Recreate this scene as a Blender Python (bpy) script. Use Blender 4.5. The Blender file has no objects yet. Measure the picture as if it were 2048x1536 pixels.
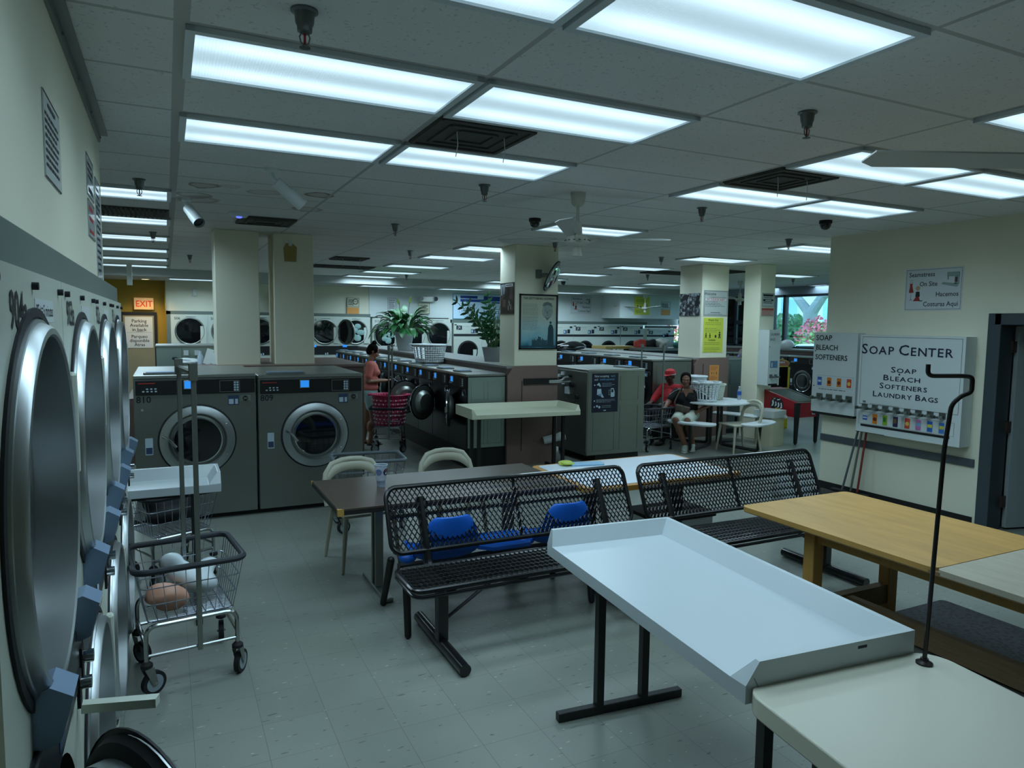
import bpy, bmesh, math, random
from mathutils import Vector, Matrix, Euler
R = math.radians
S = bpy.context.scene
C = S.collection
H, CEIL = 1.965, 3.043          # eye height, ceiling height
GX, GY = 0.0788, 2.9017         # origin of the ceiling grid
TX, TY = 1.2192, 0.6096         # ceiling tile

# ---------------------------------------------------------------- camera, world, exposure
cam = bpy.data.cameras.new('camera')
cam.sensor_fit = 'HORIZONTAL'; cam.sensor_width = 36.0
cam.lens = 36.0 * 1399.75 / 2048
cam.clip_start = 0.05; cam.clip_end = 200
camo = bpy.data.objects.new('camera', cam)
camo.location = (0, 0, H)
camo.rotation_euler = (1.48486832, -0.01215996, -0.45710902)
C.objects.link(camo); S.camera = camo
W = bpy.data.worlds.new('sky'); S.world = W; W.use_nodes = True
wn = W.node_tree.nodes; wbg = wn['Background']
wbg.inputs[0].default_value = (0.52, 0.80, 1.0, 1); wbg.inputs[1].default_value = 4.5
S.view_settings.view_transform = 'Standard'; S.view_settings.look = 'None'
S.view_settings.exposure = 0.0; S.view_settings.gamma = 1.0
S.view_settings.use_curve_mapping = False
for k, v in dict(max_bounces=8, diffuse_bounces=5, glossy_bounces=4, transmission_bounces=6, transparent_max_bounces=8,
                 caustics_reflective=False, caustics_refractive=False, sample_clamp_indirect=4.0, use_denoising=True).items():
    try: setattr(S.cycles, k, v)
    except Exception: pass
LIGHT_COL = (0.61, 0.855, 1.0)
LIGHT_STR = 1.02
PANEL_LAMP_W = 8.2

# ---------------------------------------------------------------- materials
def srgb(h):
    h = h.lstrip('#')
    o = []
    for i in (0, 2, 4):
        c = int(h[i:i+2], 16) / 255
        o.append(c/12.92 if c <= 0.04045 else ((c+0.055)/1.055)**2.4)
    return tuple(o)
MATS = {}
def mat(name, col, rough=0.5, metal=0.0, var=0.06, vscale=6.0, bump=0.0, bscale=80.0, trans=0.0, alpha=1.0, emit=0.0, ecol=None,
        stretch=None, spec=0.5, coat=0.0):
    """Principled material with a procedural variation of its colour, and an optional bump."""
    if name in MATS: return MATS[name]
    if isinstance(col, str): col = srgb(col)
    m = bpy.data.materials.new(name); m.use_nodes = True
    nt = m.node_tree; n = nt.nodes; l = nt.links
    b = n['Principled BSDF']
    b.inputs['Roughness'].default_value = rough; b.inputs['Metallic'].default_value = metal
    b.inputs['Specular IOR Level'].default_value = spec
    if coat: b.inputs['Coat Weight'].default_value = coat
    if trans: b.inputs['Transmission Weight'].default_value = trans
    if alpha < 1: b.inputs['Alpha'].default_value = alpha
    if emit:
        b.inputs['Emission Color'].default_value = (*(ecol or col), 1); b.inputs['Emission Strength'].default_value = emit
    tc = n.new('ShaderNodeTexCoord'); no = n.new('ShaderNodeTexNoise')
    no.inputs['Scale'].default_value = vscale; no.inputs['Detail'].default_value = 3
    src = tc.outputs['Object']
    if stretch:
        mp = n.new('ShaderNodeMapping'); mp.inputs['Scale'].default_value = stretch
        l.new(src, mp.inputs[0]); src = mp.outputs[0]
    l.new(src, no.inputs['Vector'])
    mx = n.new('ShaderNodeMix'); mx.data_type = 'RGBA'
    mx.inputs[6].default_value = (*[min(1, c*(1-var)) for c in col], 1)
    mx.inputs[7].default_value = (*[min(1, c*(1+var)) for c in col], 1)
    l.new(no.outputs[0], mx.inputs[0]); l.new(mx.outputs[2], b.inputs['Base Color'])
    if bump:
        n2 = n.new('ShaderNodeTexNoise'); n2.inputs['Scale'].default_value = bscale
        l.new(src, n2.inputs['Vector'])
        bp = n.new('ShaderNodeBump'); bp.inputs['Strength'].default_value = bump; bp.inputs['Distance'].default_value = 0.01
        l.new(n2.outputs[0], bp.inputs['Height']); l.new(bp.outputs[0], b.inputs['Normal'])
    MATS[name] = m
    return m
def node_mat(name):
    m = bpy.data.materials.new(name); m.use_nodes = True
    MATS[name] = m
    return m, m.node_tree.nodes, m.node_tree.links, m.node_tree.nodes['Principled BSDF']
def nmath(n, l, op, a, b=None, c=None):
    k = n.new('ShaderNodeMath'); k.operation = op
    for i, x in enumerate((a, b, c)):
        if x is None: continue
        if isinstance(x, (int, float)): k.inputs[i].default_value = x
        else: l.new(x, k.inputs[i])
    return k.outputs[0]
def ramp(n, l, f, stops):
    r = n.new('ShaderNodeValToRGB'); l.new(f, r.inputs[0])
    e = r.color_ramp.elements
    while len(e) < len(stops): e.new(0.5)
    for i, (p, c) in enumerate(stops):
        e[i].position = p; e[i].color = (*(srgb(c) if isinstance(c, str) else c), 1)
    return r.outputs[0]

cream   = mat('cream_paint', '#e4e2cd', 0.6, var=0.05, vscale=1.5, bump=0.04, bscale=60)
cream2  = mat('cream_paint_pillar', '#ebe9d3', 0.6, var=0.04, vscale=1.2, bump=0.03, bscale=60)
white_wall = mat('white_wall_paint', '#d6dedd', 0.6, var=0.04, vscale=1.5)
mustard = mat('mustard_paint', '#a88b2c', 0.6, var=0.08, vscale=1.0)
grey_green = mat('grey_green_trim', '#69746e', 0.5, var=0.05)
steel   = mat('brushed_steel', '#b3b6b2', 0.36, 1.0, var=0.10, vscale=3, stretch=(1, 1, 60))
steel_d = mat('dull_steel', '#90958f', 0.38, 0.92, var=0.14, vscale=2.2)
steel_side = mat('galvanised_side', '#a3b5ac', 0.36, 0.7, var=0.12, vscale=2.0)
chrome  = mat('chrome', '#c9cfd2', 0.12, 1.0, var=0.02)
brush   = mat('brushed_ring', '#b9bfc1', 0.34, 1.0, var=0.06, vscale=8)
black   = mat('black_enamel', '#17191b', 0.35, var=0.1)
blackm  = mat('matt_black', '#0c0d0e', 0.7, var=0.1)
charcoal= mat('charcoal_panel', '#1f2428', 0.38, var=0.08)
rubber  = mat('black_rubber', '#16181a', 0.75, var=0.1)
dglass  = mat('dark_door_glass', '#0d1114', 0.06, var=0.1, coat=0.5)
white_e = mat('white_enamel', '#d8dcd6', 0.35, var=0.03)
white_b = mat('white_board', '#cfd6d8', 0.5, var=0.02)
white_p = mat('white_plastic', '#d9e0e3', 0.35, var=0.02)
beige_p = mat('beige_plastic', '#b7b5a2', 0.45, var=0.04)
ink     = mat('black_ink', '#15171d', 0.6, var=0.05)
inkblue = mat('navy_ink', '#141d3c', 0.6, var=0.05)
grey_ink= mat('grey_ink', '#5b6266', 0.6, var=0.05)
red_ink = mat('red_ink', '#b33a34', 0.6, var=0.05)
blue_scr= mat('blue_screen', '#2f8df0', 0.3, emit=0.75, ecol=srgb('#2f8df0'))
label_b = mat('blue_label', '#34476a', 0.5, var=0.1)
label_w = mat('pale_label', '#bcd0de', 0.5, var=0.1)
granite = mat('pink_granite_laminate', '#7d6760', 0.45, var=0.35, vscale=140)
lam_top = mat('laminate_ledge', '#8d8b88', 0.3, var=0.08, vscale=3)
brownlam= mat('brown_laminate_side', '#5b4a44', 0.45, var=0.12, vscale=9)

# ---------------------------------------------------------------- mesh builder
_txt = {}
def _text_geo(s, align):
    k = (s, align)
    if k not in _txt:
        cu = bpy.data.curves.new('t', 'FONT'); cu.body = s; cu.size = 1.0
        cu.offset = 0.012; cu.align_x = align; cu.align_y = 'CENTER'; cu.resolution_u = 2
        o = bpy.data.objects.new('t', cu)
        me = bpy.data.meshes.new_from_object(o)
        _txt[k] = ([v.co.copy() for v in me.vertices], [tuple(p.vertices) for p in me.polygons])
        bpy.data.objects.remove(o); bpy.data.meshes.remove(me); bpy.data.curves.remove(cu)
    return _txt[k]
class MB:
    def __init__(s, m=None):
        s.v, s.f, s.mi, s.mats, s.cur, s.T = [], [], [], [], 0, None
        if m: s.use(m)
    def use(s, m):
        if m not in s.mats: s.mats.append(m)
        s.cur = s.mats.index(m); return s
    def add(s, vs, fs):
        o = len(s.v)
        for p in vs:
            p = Vector(p)
            s.v.append(s.T @ p if s.T else p)
        for f in fs: s.f.append(tuple(i+o for i in f)); s.mi.append(s.cur)
        return s
    def box(s, x0, x1, y0, y1, z0, z1, bev=0.0, seg=1):
        if x0 > x1: x0, x1 = x1, x0
        if y0 > y1: y0, y1 = y1, y0
        if z0 > z1: z0, z1 = z1, z0
        vs = [(x, y, z) for x in (x0, x1) for y in (y0, y1) for z in (z0, z1)]
        fs = [(0, 1, 3, 2), (4, 6, 7, 5), (0, 4, 5, 1), (2, 3, 7, 6), (0, 2, 6, 4), (1, 5, 7, 3)]
        if not bev: return s.add(vs, fs)
        bm = bmesh.new(); bv = [bm.verts.new(v) for v in vs]
        for f in fs: bm.faces.new([bv[i] for i in f])
        bmesh.ops.bevel(bm, geom=bm.edges[:], offset=bev, segments=seg, affect='EDGES', profile=0.5)
        bm.verts.index_update()
        s.add([v.co.copy() for v in bm.verts], [tuple(v.index for v in f.verts) for f in bm.faces]); bm.free()
        return s
    def cyl(s, p0, p1, r, r2=None, n=16, caps=True):
        p0, p1 = Vector(p0), Vector(p1); r2 = r if r2 is None else r2
        d = (p1-p0).normalized()
        a = d.orthogonal().normalized(); b = d.cross(a)
        vs = []
        for p, q in ((p0, r), (p1, r2)):
            for i in range(n):
                t = 2*math.pi*i/n
                vs.append(p + (a*math.cos(t)+b*math.sin(t))*q)
        fs = [(i, (i+1) % n, n+(i+1) % n, n+i) for i in range(n)]
        if caps: fs += [tuple(range(n-1, -1, -1)), tuple(range(n, 2*n))]
        return s.add(vs, fs)
    def tube(s, pts, r, n=8, closed=False, caps=True):
        pts = [Vector(p) for p in pts]; m = len(pts); rs = r if isinstance(r, (list, tuple)) else [r]*m
        vs = []; ref = None
        for i, p in enumerate(pts):
            a = pts[i-1] if (i > 0 or closed) else p
            b = pts[(i+1) % m] if (i < m-1 or closed) else p
            d = (b-a)
            d = d.normalized() if d.length > 1e-9 else Vector((0, 0, 1))
            if ref is None: ref = d.orthogonal().normalized()
            ref = ref - d*ref.dot(d)
            ref = ref.normalized() if ref.length > 1e-6 else d.orthogonal().normalized()
            c = d.cross(ref)
            for k in range(n):
                t = 2*math.pi*(k+0.5)/n
                vs.append(p + (ref*math.cos(t)+c*math.sin(t))*rs[i])
        fs = []
        for i in range(m if closed else m-1):
            j = (i+1) % m
            for k in range(n): fs.append((i*n+k, i*n+(k+1) % n, j*n+(k+1) % n, j*n+k))
        if caps and not closed:
            fs += [tuple(range(n-1, -1, -1)), tuple((m-1)*n+k for k in range(n))]
        return s.add(vs, fs)
    def lathe(s, prof, c=(0, 0, 0), axis='z', n=32, caps=True):
        """prof: (radius, height) pairs along the axis; axis may be z, y, -y, x, -x."""
        c = Vector(c); vs = []
        for r, h in prof:
            for i in range(n):
                t = 2*math.pi*i/n; a, b = r*math.cos(t), r*math.sin(t)
                q = {'z': (a, b, h), 'y': (b, h, a), '-y': (a, -h, b), 'x': (h, a, b), '-x': (-h, b, a)}[axis]
                vs.append(c+Vector(q))
        m = len(prof); fs = []
        for j in range(m-1):
            for i in range(n): fs.append((j*n+i, j*n+(i+1) % n, (j+1)*n+(i+1) % n, (j+1)*n+i))
        if caps:
            if prof[0][0] > 1e-6: fs.append(tuple(range(n-1, -1, -1)))
            if prof[-1][0] > 1e-6: fs.append(tuple((m-1)*n+i for i in range(n)))
        return s.add(vs, fs)
    def prism(s, poly, a, b, plane='xy'):
        """Extrude a 2D outline. plane 'xy': a..b along z; 'xz': along y; 'yz': along x."""
        n = len(poly)
        def P(u, v, w): return {'xy': (u, v, w), 'xz': (u, w, v), 'yz': (w, u, v)}[plane]
        vs = [P(u, v, a) for u, v in poly]+[P(u, v, b) for u, v in poly]
        fs = [tuple(range(n)), tuple(range(2*n-1, n-1, -1))]+[(i, n+i, n+(i+1) % n, (i+1) % n) for i in range(n)]
        return s.add(vs, fs)
    def ell(s, c, r, n=14, m=9):
        c = Vector(c); r = (r, r, r) if isinstance(r, (int, float)) else r
        vs = [c+Vector((0, 0, -r[2]))]
        for j in range(1, m):
            ph = -math.pi/2+math.pi*j/m
            for i in range(n):
                t = 2*math.pi*i/n
                vs.append(c+Vector((r[0]*math.cos(ph)*math.cos(t), r[1]*math.cos(ph)*math.sin(t), r[2]*math.sin(ph))))
        vs.append(c+Vector((0, 0, r[2])))
        fs = [(0, 1+(i+1) % n, 1+i) for i in range(n)]
        for j in range(m-2):
            for i in range(n): fs.append((1+j*n+i, 1+j*n+(i+1) % n, 1+(j+1)*n+(i+1) % n, 1+(j+1)*n+i))
        e = len(vs)-1
        fs += [(e, 1+(m-2)*n+i, 1+(m-2)*n+(i+1) % n) for i in range(n)]
        return s.add(vs, fs)
    def limb(s, a, b, ra, rb, n=12):
        """A tapered limb with round ends."""
        s.cyl(a, b, ra, rb, n); s.ell(a, ra, n, 8); s.ell(b, rb, n, 8); return s
    def quad(s, a, b, c, d): return s.add([a, b, c, d], [(0, 1, 2, 3)])
    def text(s, t, o, ux, uy, size, align='CENTER', sx=1.0):
        vs, fs = _text_geo(t, align); o, ux, uy = Vector(o), Vector(ux).normalized(), Vector(uy).normalized()
        return s.add([o+ux*(v.x*size*sx)+uy*(v.y*size) for v in vs], fs)
    def build(s, name, parent=None, smooth=35, loc=None, rz=0):
        me = bpy.data.meshes.new(name); me.from_pydata([tuple(v) for v in s.v], [], s.f); me.validate()
        for m in s.mats: me.materials.append(m)
        if len(s.mats) > 1 and len(me.polygons) == len(s.mi): me.polygons.foreach_set('material_index', s.mi)
        bm = bmesh.new(); bm.from_mesh(me); bmesh.ops.recalc_face_normals(bm, faces=bm.faces[:]); bm.to_mesh(me); bm.free()
        if smooth:
            me.polygons.foreach_set('use_smooth', [True]*len(me.polygons))
            me.set_sharp_from_angle(angle=R(smooth))
        o = bpy.data.objects.new(name, me); C.objects.link(o)
        if parent: o.parent = parent
        if loc: o.location = loc
        if rz: o.rotation_euler = (0, 0, rz)
        return o
    def buildn(s, name, parent=None, **k):
        """build without recalculating normals (flat sheets, signs)."""
        return s.build(name, parent, **k)
def tag(o, label=None, cat=None, group=None, kind=None):
    if label: o['label'] = label
    if cat: o['category'] = cat
    if group: o['group'] = group
    if kind: o['kind'] = kind
    return o
def thing(name, label, cat, loc=(0, 0, 0), rz=0.0, group=None):
    o = bpy.data.objects.new(name, None); o.empty_display_size = 0.1; C.objects.link(o)
    o.location = loc; o.rotation_euler = (0, 0, rz)
    return tag(o, label, cat, group)
def struct(mb, name, **k): return tag(mb.build(name, **k), kind='structure')
def dup(root, loc=None, rz=None, label=None, group=None, scale=None):
    def cp(o, par):
        c = o.copy(); C.objects.link(c)
        if par: c.parent = par
        for ch in list(kids.get(o.name, ())): cp(ch, c)
        return c
    kids = {}
    for o in root.children_recursive: kids.setdefault(o.parent.name, []).append(o)
    r = cp(root, None)
    if loc is not None: r.location = loc
    if rz is not None: r.rotation_euler = (0, 0, rz)
    if scale: r.scale = scale
    if label: r['label'] = label
    if group: r['group'] = group
    return r
ORD = ['first', 'second', 'third', 'fourth', 'fifth', 'sixth', 'seventh', 'eighth', 'ninth', 'tenth', 'eleventh', 'twelfth']
rnd = random.Random(7)
def arc(cx, cy, r, a0, a1, n):
    return [(cx+r*math.cos(R(a0+(a1-a0)*i/n)), cy+r*math.sin(R(a0+(a1-a0)*i/n))) for i in range(n+1)]
def rrect(x0, x1, y0, y1, r, n=5):
    return arc(x1-r, y1-r, r, 0, 90, n)+arc(x0+r, y1-r, r, 90, 180, n)+arc(x0+r, y0+r, r, 180, 270, n)+arc(x1-r, y0+r, r, 270, 360, n)
def bend(pts, r, n=5):
    """round the corners of a 3D polyline"""
    pts = [Vector(p) for p in pts]; out = [pts[0]]
    for i in range(1, len(pts)-1):
        p = pts[i]; a = (pts[i-1]-p); b = (pts[i+1]-p)
        q = min(r, a.length*0.49, b.length*0.49)
        A, B = p+a.normalized()*q, p+b.normalized()*q
        for k in range(n+1):
            t = k/n; out.append(A*(1-t)**2+p*2*t*(1-t)+B*t*t)
    out.append(pts[-1]); return out
def fake_lines(mb, o, ux, uy, w, n, pitch, h, ragged=0.3, seed=1, words=True):
    """rows of small print too small to read"""
    r = random.Random(seed); o, ux, uy = Vector(o), Vector(ux), Vector(uy)
    for i in range(n):
        L = w*(1-ragged*r.random()); x = 0
        while x < L:
            q = min(L-x, w*(0.05+0.12*r.random())) if words else L
            a = o+ux*x-uy*(i*pitch)
            mb.quad(a, a+ux*q, a+ux*q+uy*h, a+uy*h)
            x += q+w*0.025
# ================================================================ the setting
BACK = 18.3        # back wall
WX = 15.0          # window wall
RX = 7.15          # right hand partition
LX = -0.33         # left partition
LOWY, LOWZ = 16.75, 2.87
# floor: vinyl tiles with flecks
fm, n, l, b = node_mat('vinyl_tile_floor')
tc = n.new('ShaderNodeTexCoord'); sp = n.new('ShaderNodeSeparateXYZ'); l.new(tc.outputs['Object'], sp.inputs[0])
def seam(axis, off, per, w):
    f = nmath(n, l, 'FRACT', nmath(n, l, 'DIVIDE', nmath(n, l, 'SUBTRACT', sp.outputs[axis], off), per))
    d = nmath(n, l, 'MINIMUM', f, nmath(n, l, 'SUBTRACT', 1.0, f))
    return nmath(n, l, 'LESS_THAN', d, w/per)
sm = nmath(n, l, 'MAXIMUM', seam(0, 0.0635, 0.3035, 0.0007), seam(1, 0.11, 0.3035, 0.0006))
no = n.new('ShaderNodeTexNoise'); no.inputs['Scale'].default_value = 0.9; no.inputs['Detail'].default_value = 4; l.new(tc.outputs['Object'], no.inputs['Vector'])
base = ramp(n, l, no.outputs[0], [(0.3, '#7a7f76'), (0.55, '#868b83'), (0.75, '#8f938a')])
ids = n.new('ShaderNodeTexWhiteNoise'); vf = n.new('ShaderNodeVectorMath'); vf.operation = 'FLOOR'
vm = n.new('ShaderNodeVectorMath'); vm.operation = 'MULTIPLY'; vm.inputs[1].default_value = (1/0.3035, 1/0.3035, 0)
vo = n.new('ShaderNodeVectorMath'); vo.operation = 'SUBTRACT'; vo.inputs[1].default_value = (0.0635, 0.11, 0)
l.new(tc.outputs['Object'], vo.inputs[0]); l.new(vo.outputs[0], vm.inputs[0]); l.new(vm.outputs[0], vf.inputs[0]); l.new(vf.outputs[0], ids.inputs[0])
mx = n.new('ShaderNodeMix'); mx.data_type = 'RGBA'; mx.blend_type = 'MULTIPLY'; mx.inputs[0].default_value = 1
tv = ramp(n, l, ids.outputs[0], [(0, (0.93, 0.93, 0.93)), (1, (1, 1, 1))]); l.new(base, mx.inputs[6]); l.new(tv, mx.inputs[7])
def flecks(scale, th, rot, col, prev):
    mp = n.new('ShaderNodeMapping'); mp.inputs['Rotation'].default_value = (0, 0, R(rot)); mp.inputs['Scale'].default_value = (scale, scale*4.2, 1)
    l.new(tc.outputs['Object'], mp.inputs[0])
    v = n.new('ShaderNodeTexNoise'); v.inputs['Scale'].default_value = 1; v.inputs['Detail'].default_value = 1; l.new(mp.outputs[0], v.inputs['Vector'])
    g = nmath(n, l, 'GREATER_THAN', v.outputs[0], th)
    m2 = n.new('ShaderNodeMix'); m2.data_type = 'RGBA'; l.new(nmath(n, l, 'MULTIPLY', g, 0.75), m2.inputs[0]); l.new(prev, m2.inputs[6]); m2.inputs[7].default_value = (*srgb(col), 1)
    return m2.outputs[2]
c = flecks(13, 0.735, 8, '#3f4440', mx.outputs[2]); c = flecks(11, 0.745, 96, '#4a4f4a', c); c = flecks(17, 0.75, 50, '#c8cbbd', c)
m3 = n.new('ShaderNodeMix'); m3.data_type = 'RGBA'; l.new(sm, m3.inputs[0]); l.new(c, m3.inputs[6]); m3.inputs[7].default_value = (*srgb('#3c403c'), 1)
l.new(m3.outputs[2], b.inputs['Base Color'])
rr = ramp(n, l, no.outputs[0], [(0.3, (0.30,)*3), (0.7, (0.46,)*3)]); l.new(rr, b.inputs['Roughness'])
struct(MB(fm).box(-5, WX+0.2, -3, BACK+0.4, -0.1, 0.0), 'floor')

# ceiling: lay-in tiles, T-bars, water stains
cm, n, l, b = node_mat('ceiling_tiles')
tc = n.new('ShaderNodeTexCoord'); sp = n.new('ShaderNodeSeparateXYZ'); l.new(tc.outputs['Object'], sp.inputs[0])
bx = seam(0, GX, TX, 0.013); by = seam(1, GY, TY, 0.012)
bar = nmath(n, l, 'MAXIMUM', bx, by)
ba = nmath(n, l, 'LESS_THAN', nmath(n, l, 'ABSOLUTE', nmath(n, l, 'SUBTRACT', sp.outputs[0], GX)), 0.027)
bar = nmath(n, l, 'MAXIMUM', bar, ba)
no = n.new('ShaderNodeTexNoise'); no.inputs['Scale'].default_value = 0.8; no.inputs['Detail'].default_value = 4; l.new(tc.outputs['Object'], no.inputs['Vector'])
base = ramp(n, l, no.outputs[0], [(0.3, '#dddddc'), (0.7, '#e8e8e7')])
pit = n.new('ShaderNodeTexNoise'); pit.inputs['Scale'].default_value = 55; pit.inputs['Detail'].default_value = 2; l.new(tc.outputs['Object'], pit.inputs['Vector'])
pm = nmath(n, l, 'GREATER_THAN', pit.outputs[0], 0.66)
m1 = n.new('ShaderNodeMix'); m1.data_type = 'RGBA'; l.new(nmath(n, l, 'MULTIPLY', pm, 0.3), m1.inputs[0]); l.new(base, m1.inputs[6]); m1.inputs[7].default_value = (*srgb('#6d6d68'), 1)
cur = m1.outputs[2]
wob = n.new('ShaderNodeTexNoise'); wob.inputs['Scale'].default_value = 5; l.new(tc.outputs['Object'], wob.inputs['Vector'])
for (sx, sy, sr, k) in ((0.29, 6.27, 0.13, .8), (0.24, 6.78, 0.16, .7), (0.77, 6.33, 0.14, .45), (1.19, 6.22, 0.15, .95), (1.24, 7.06, 0.16, .6), (0.28, 7.0, 0.22, .5), (0.5, 6.2, 0.07, .4)):
    dx = nmath(n, l, 'SUBTRACT', sp.outputs[0], sx); dy = nmath(n, l, 'SUBTRACT', sp.outputs[1], sy)
    d = nmath(n, l, 'SQRT', nmath(n, l, 'ADD', nmath(n, l, 'MULTIPLY', dx, dx), nmath(n, l, 'MULTIPLY', dy, dy)))
    d = nmath(n, l, 'ADD', d, nmath(n, l, 'MULTIPLY', nmath(n, l, 'SUBTRACT', wob.outputs[0], 0.5), 0.16))
    q = nmath(n, l, 'DIVIDE', d, sr)
    ring = ramp(n, l, q, [(0, (0.35,)*3), (0.62, (0.4,)*3), (0.84, (1,)*3), (1.0, (0, 0, 0))])
    m2 = n.new('ShaderNodeMix'); m2.data_type = 'RGBA'; l.new(nmath(n, l, 'MULTIPLY', ring, k), m2.inputs[0]); l.new(cur, m2.inputs[6]); m2.inputs[7].default_value = (*srgb('#6f5a3e'), 1)
    cur = m2.outputs[2]
m3 = n.new('ShaderNodeMix'); m3.data_type = 'RGBA'; l.new(bar, m3.inputs[0]); l.new(cur, m3.inputs[6]); m3.inputs[7].default_value = (*srgb('#b9bab6'), 1)
l.new(m3.outputs[2], b.inputs['Base Color']); b.inputs['Roughness'].default_value = 0.85
bp = n.new('ShaderNodeBump'); bp.inputs['Strength'].default_value = 0.25; bp.inputs['Distance'].default_value = 0.004; l.new(pit.outputs[0], bp.inputs['Height']); l.new(bp.outputs[0], b.inputs['Normal'])
struct(MB(cm).box(-5, WX+0.2, -3, LOWY, CEIL, CEIL+0.12), 'ceiling')
plaster = mat('plaster_ceiling', '#b4b8b6', 0.8, var=0.04)
struct(MB(plaster).box(-5, WX+0.2, LOWY, BACK+0.5, LOWZ, CEIL+0.12), 'ceiling')

# walls
wl = MB(cream); wl.box(-5, LX, -3, 4.88, 2.07, CEIL); wl.box(-5, -1.3, -3, 4.88, 0, 2.07); wl.box(-1.3, LX, -3, 1.26, 0, 2.07); struct(wl, 'wall_left')
wl = MB(cream); wl.box(-5.1, -5.0, 4.88, BACK+0.4, 0, CEIL); struct(wl, 'wall_far_left')
struct(MB(cream).box(-5, RX, -3.1, -3.0, 0, CEIL), 'wall_behind')
# right partition with a door opening y 2.95..3.97, z..2.07
DY0, DY1, DZ = 2.96, 4.00, 2.06
wr = MB(cream); wr.box(RX, RX+0.16, DY1, 5.93, 0, CEIL); wr.box(RX, RX+0.16, -3, DY0, 0, CEIL); wr.box(RX, RX+0.16, DY0, DY1, DZ, CEIL)
struct(wr, 'wall_right')
struct(MB(cream).box(RX+0.161, WX+0.2, 5.76, 5.92, 0, CEIL), 'wall_front')
struct(MB(white_wall).box(RX+0.16, 9.2, 1.9, 2.0, 0, CEIL), 'wall_store_side')
struct(MB(white_wall).box(9.2, 9.3, 1.9, 5.76, 0, CEIL), 'wall_store_end')
bw = MB(cream); bw.box(0.0, 4.81, BACK+0.05, BACK+0.3, 2.09, LOWZ); bw.box(0.0, 4.81, BACK+0.7, BACK+0.8, 0, 2.1); struct(bw, 'wall_back_left')
bw = MB(white_wall); bw.box(4.81, 7.1, BACK+0.02, BACK+0.3, 2.08, LOWZ); bw.box(7.1, WX+0.2, BACK+0.02, BACK+0.3, 1.97, LOWZ); bw.box(4.81, WX+0.2, BACK+0.7, BACK+0.8, 0, 2.1); struct(bw, 'wall_back')
bw = MB(mustard); bw.box(-5, 0.0, BACK+0.25, BACK+0.45, 0, LOWZ); bw.box(-0.02, 0.0, BACK-0.0, BACK+0.3, 0, LOWZ); struct(bw, 'wall_exit')
struct(MB(white_wall).box(12.1, 14.8, 17.35, BACK+0.02, 2.17, LOWZ), 'trim_3')      # soffit over the far dryers
# chair rail, kick boards
rail = mat('dark_grey_rail', '#4a5258', 0.5)
struct(MB(rail).box(RX-0.02, RX, 4.11, 5.93, 0.60, 0.68, 0.004), 'trim_1')
struct(MB(blackm).box(RX-0.012, RX, DY1+.1, 5.93, 0, 0.10), 'baseboard_right')
struct(MB(grey_green).box(LX-.0, -0.262, -2.5, 4.88, 2.062, 2.15, 0.004), 'trim_2')
ang = mat('aluminium_angle', '#7d8683', 0.4, 0.5)
tb = MB(ang); tb.box(LX, LX+0.05, -3, 4.84, CEIL-0.012, CEIL-0.001); tb.box(LX, LX+0.012, -3, 4.84, CEIL-0.05, CEIL-0.001)
for k in range(9): tb.cyl((LX+0.012, 0.4+k*0.55, CEIL-0.03), (LX+0.018, 0.4+k*0.55, CEIL-0.03), 0.006, n=8)
struct(tb, 'trim_4')
tb = MB(grey_green)
tb.box(0.0, 4.81, BACK-0.1, BACK+0.06, 2.09, 2.17); tb.box(0.0, 0.09, BACK-0.1, BACK+0.06, 0.0, 2.17); struct(tb, 'trim_5')
tb = MB(blackm); tb.box(4.81, 7.0, BACK-0.1, BACK+0.03, 2.075, 2.10); struct(tb, 'trim_6')
tb = MB(grey_green); tb.box(7.05, 13.75, BACK-0.1, BACK+0.03, 1.97, 2.06); tb.box(13.75, 14.95, BACK-0.1, BACK+0.03, 1.87, 1.96); struct(tb, 'trim_7')

# pillars
def pillar(x0, x1, y0, y1, z0, bev=0.008):
    return struct(MB(cream2).box(x0, x1, y0, y1, z0, CEIL, bev), 'pillar')
pillar(0.53, 1.03, 9.1, 9.6, 1.42)
pillar(1.20, 1.68, 9.1, 9.6, 1.42)
pillar(4.27, 4.945, 8.60, 9.08, 1.38)
pillar(8.42, 9.03, 9.60, 10.20, 1.40)
pillar(9.18, 9.53, 9.0, 9.38, 0.0)

# bulkheads that carry the pipes between back-to-back washers
def bulkhead(x0, x1, y0, y1, z1, ch=0.1, both=False):
    m = MB(granite)
    poly = [(x0, 0), (x1, 0), (x1, z1), (x0+ch, z1), (x0, z1-ch*1.3)] if not both else [(x0, 0), (x1, 0), (x1, z1-ch), (x1-ch, z1), (x0+ch, z1), (x0, z1-ch)]
    m.prism(poly, y0, y0+0.03, 'xz')
    m.use(brownlam).box(x0, x1, y0+0.031, y1, 0, z1-0.03)
    m.use(lam_top).box(x0-0.005, x1+0.005, y0+0.031, y1, z1-0.03, z1)
    return m
m = bulkhead(4.16, 4.945, 8.57, 16.9, 1.385)
m.use(blackm).box(4.40, 4.93, 8.55, 8.571, 1.13, 1.21); m.use(ink).box(4.375, 4.383, 8.564, 8.571, 0.2, 1.18)
struct(m, 'bulkhead')
m = bulkhead(8.28, 9.06, 9.57, 16.2, 1.405)
m.use(ink).box(8.47, 8.478, 9.564, 9.571, 0.5, 1.3)
struct(m, 'bulkhead')
m = MB(brownlam); m.box(0.30, 2.25, 8.85, 10.6, 0, 1.40); m.use(granite).box(0.28, 2.27, 8.83, 10.62, 1.40, 1.43); struct(m, 'bulkhead')
m = MB(lam_top).box(14.36, WX-0.02, 7.6, 17.2, 1.36, 1.40); m.use(brownlam).box(14.4, WX-0.02, 7.6, 17.2, 0, 1.36); struct(m, 'bulkhead')

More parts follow.
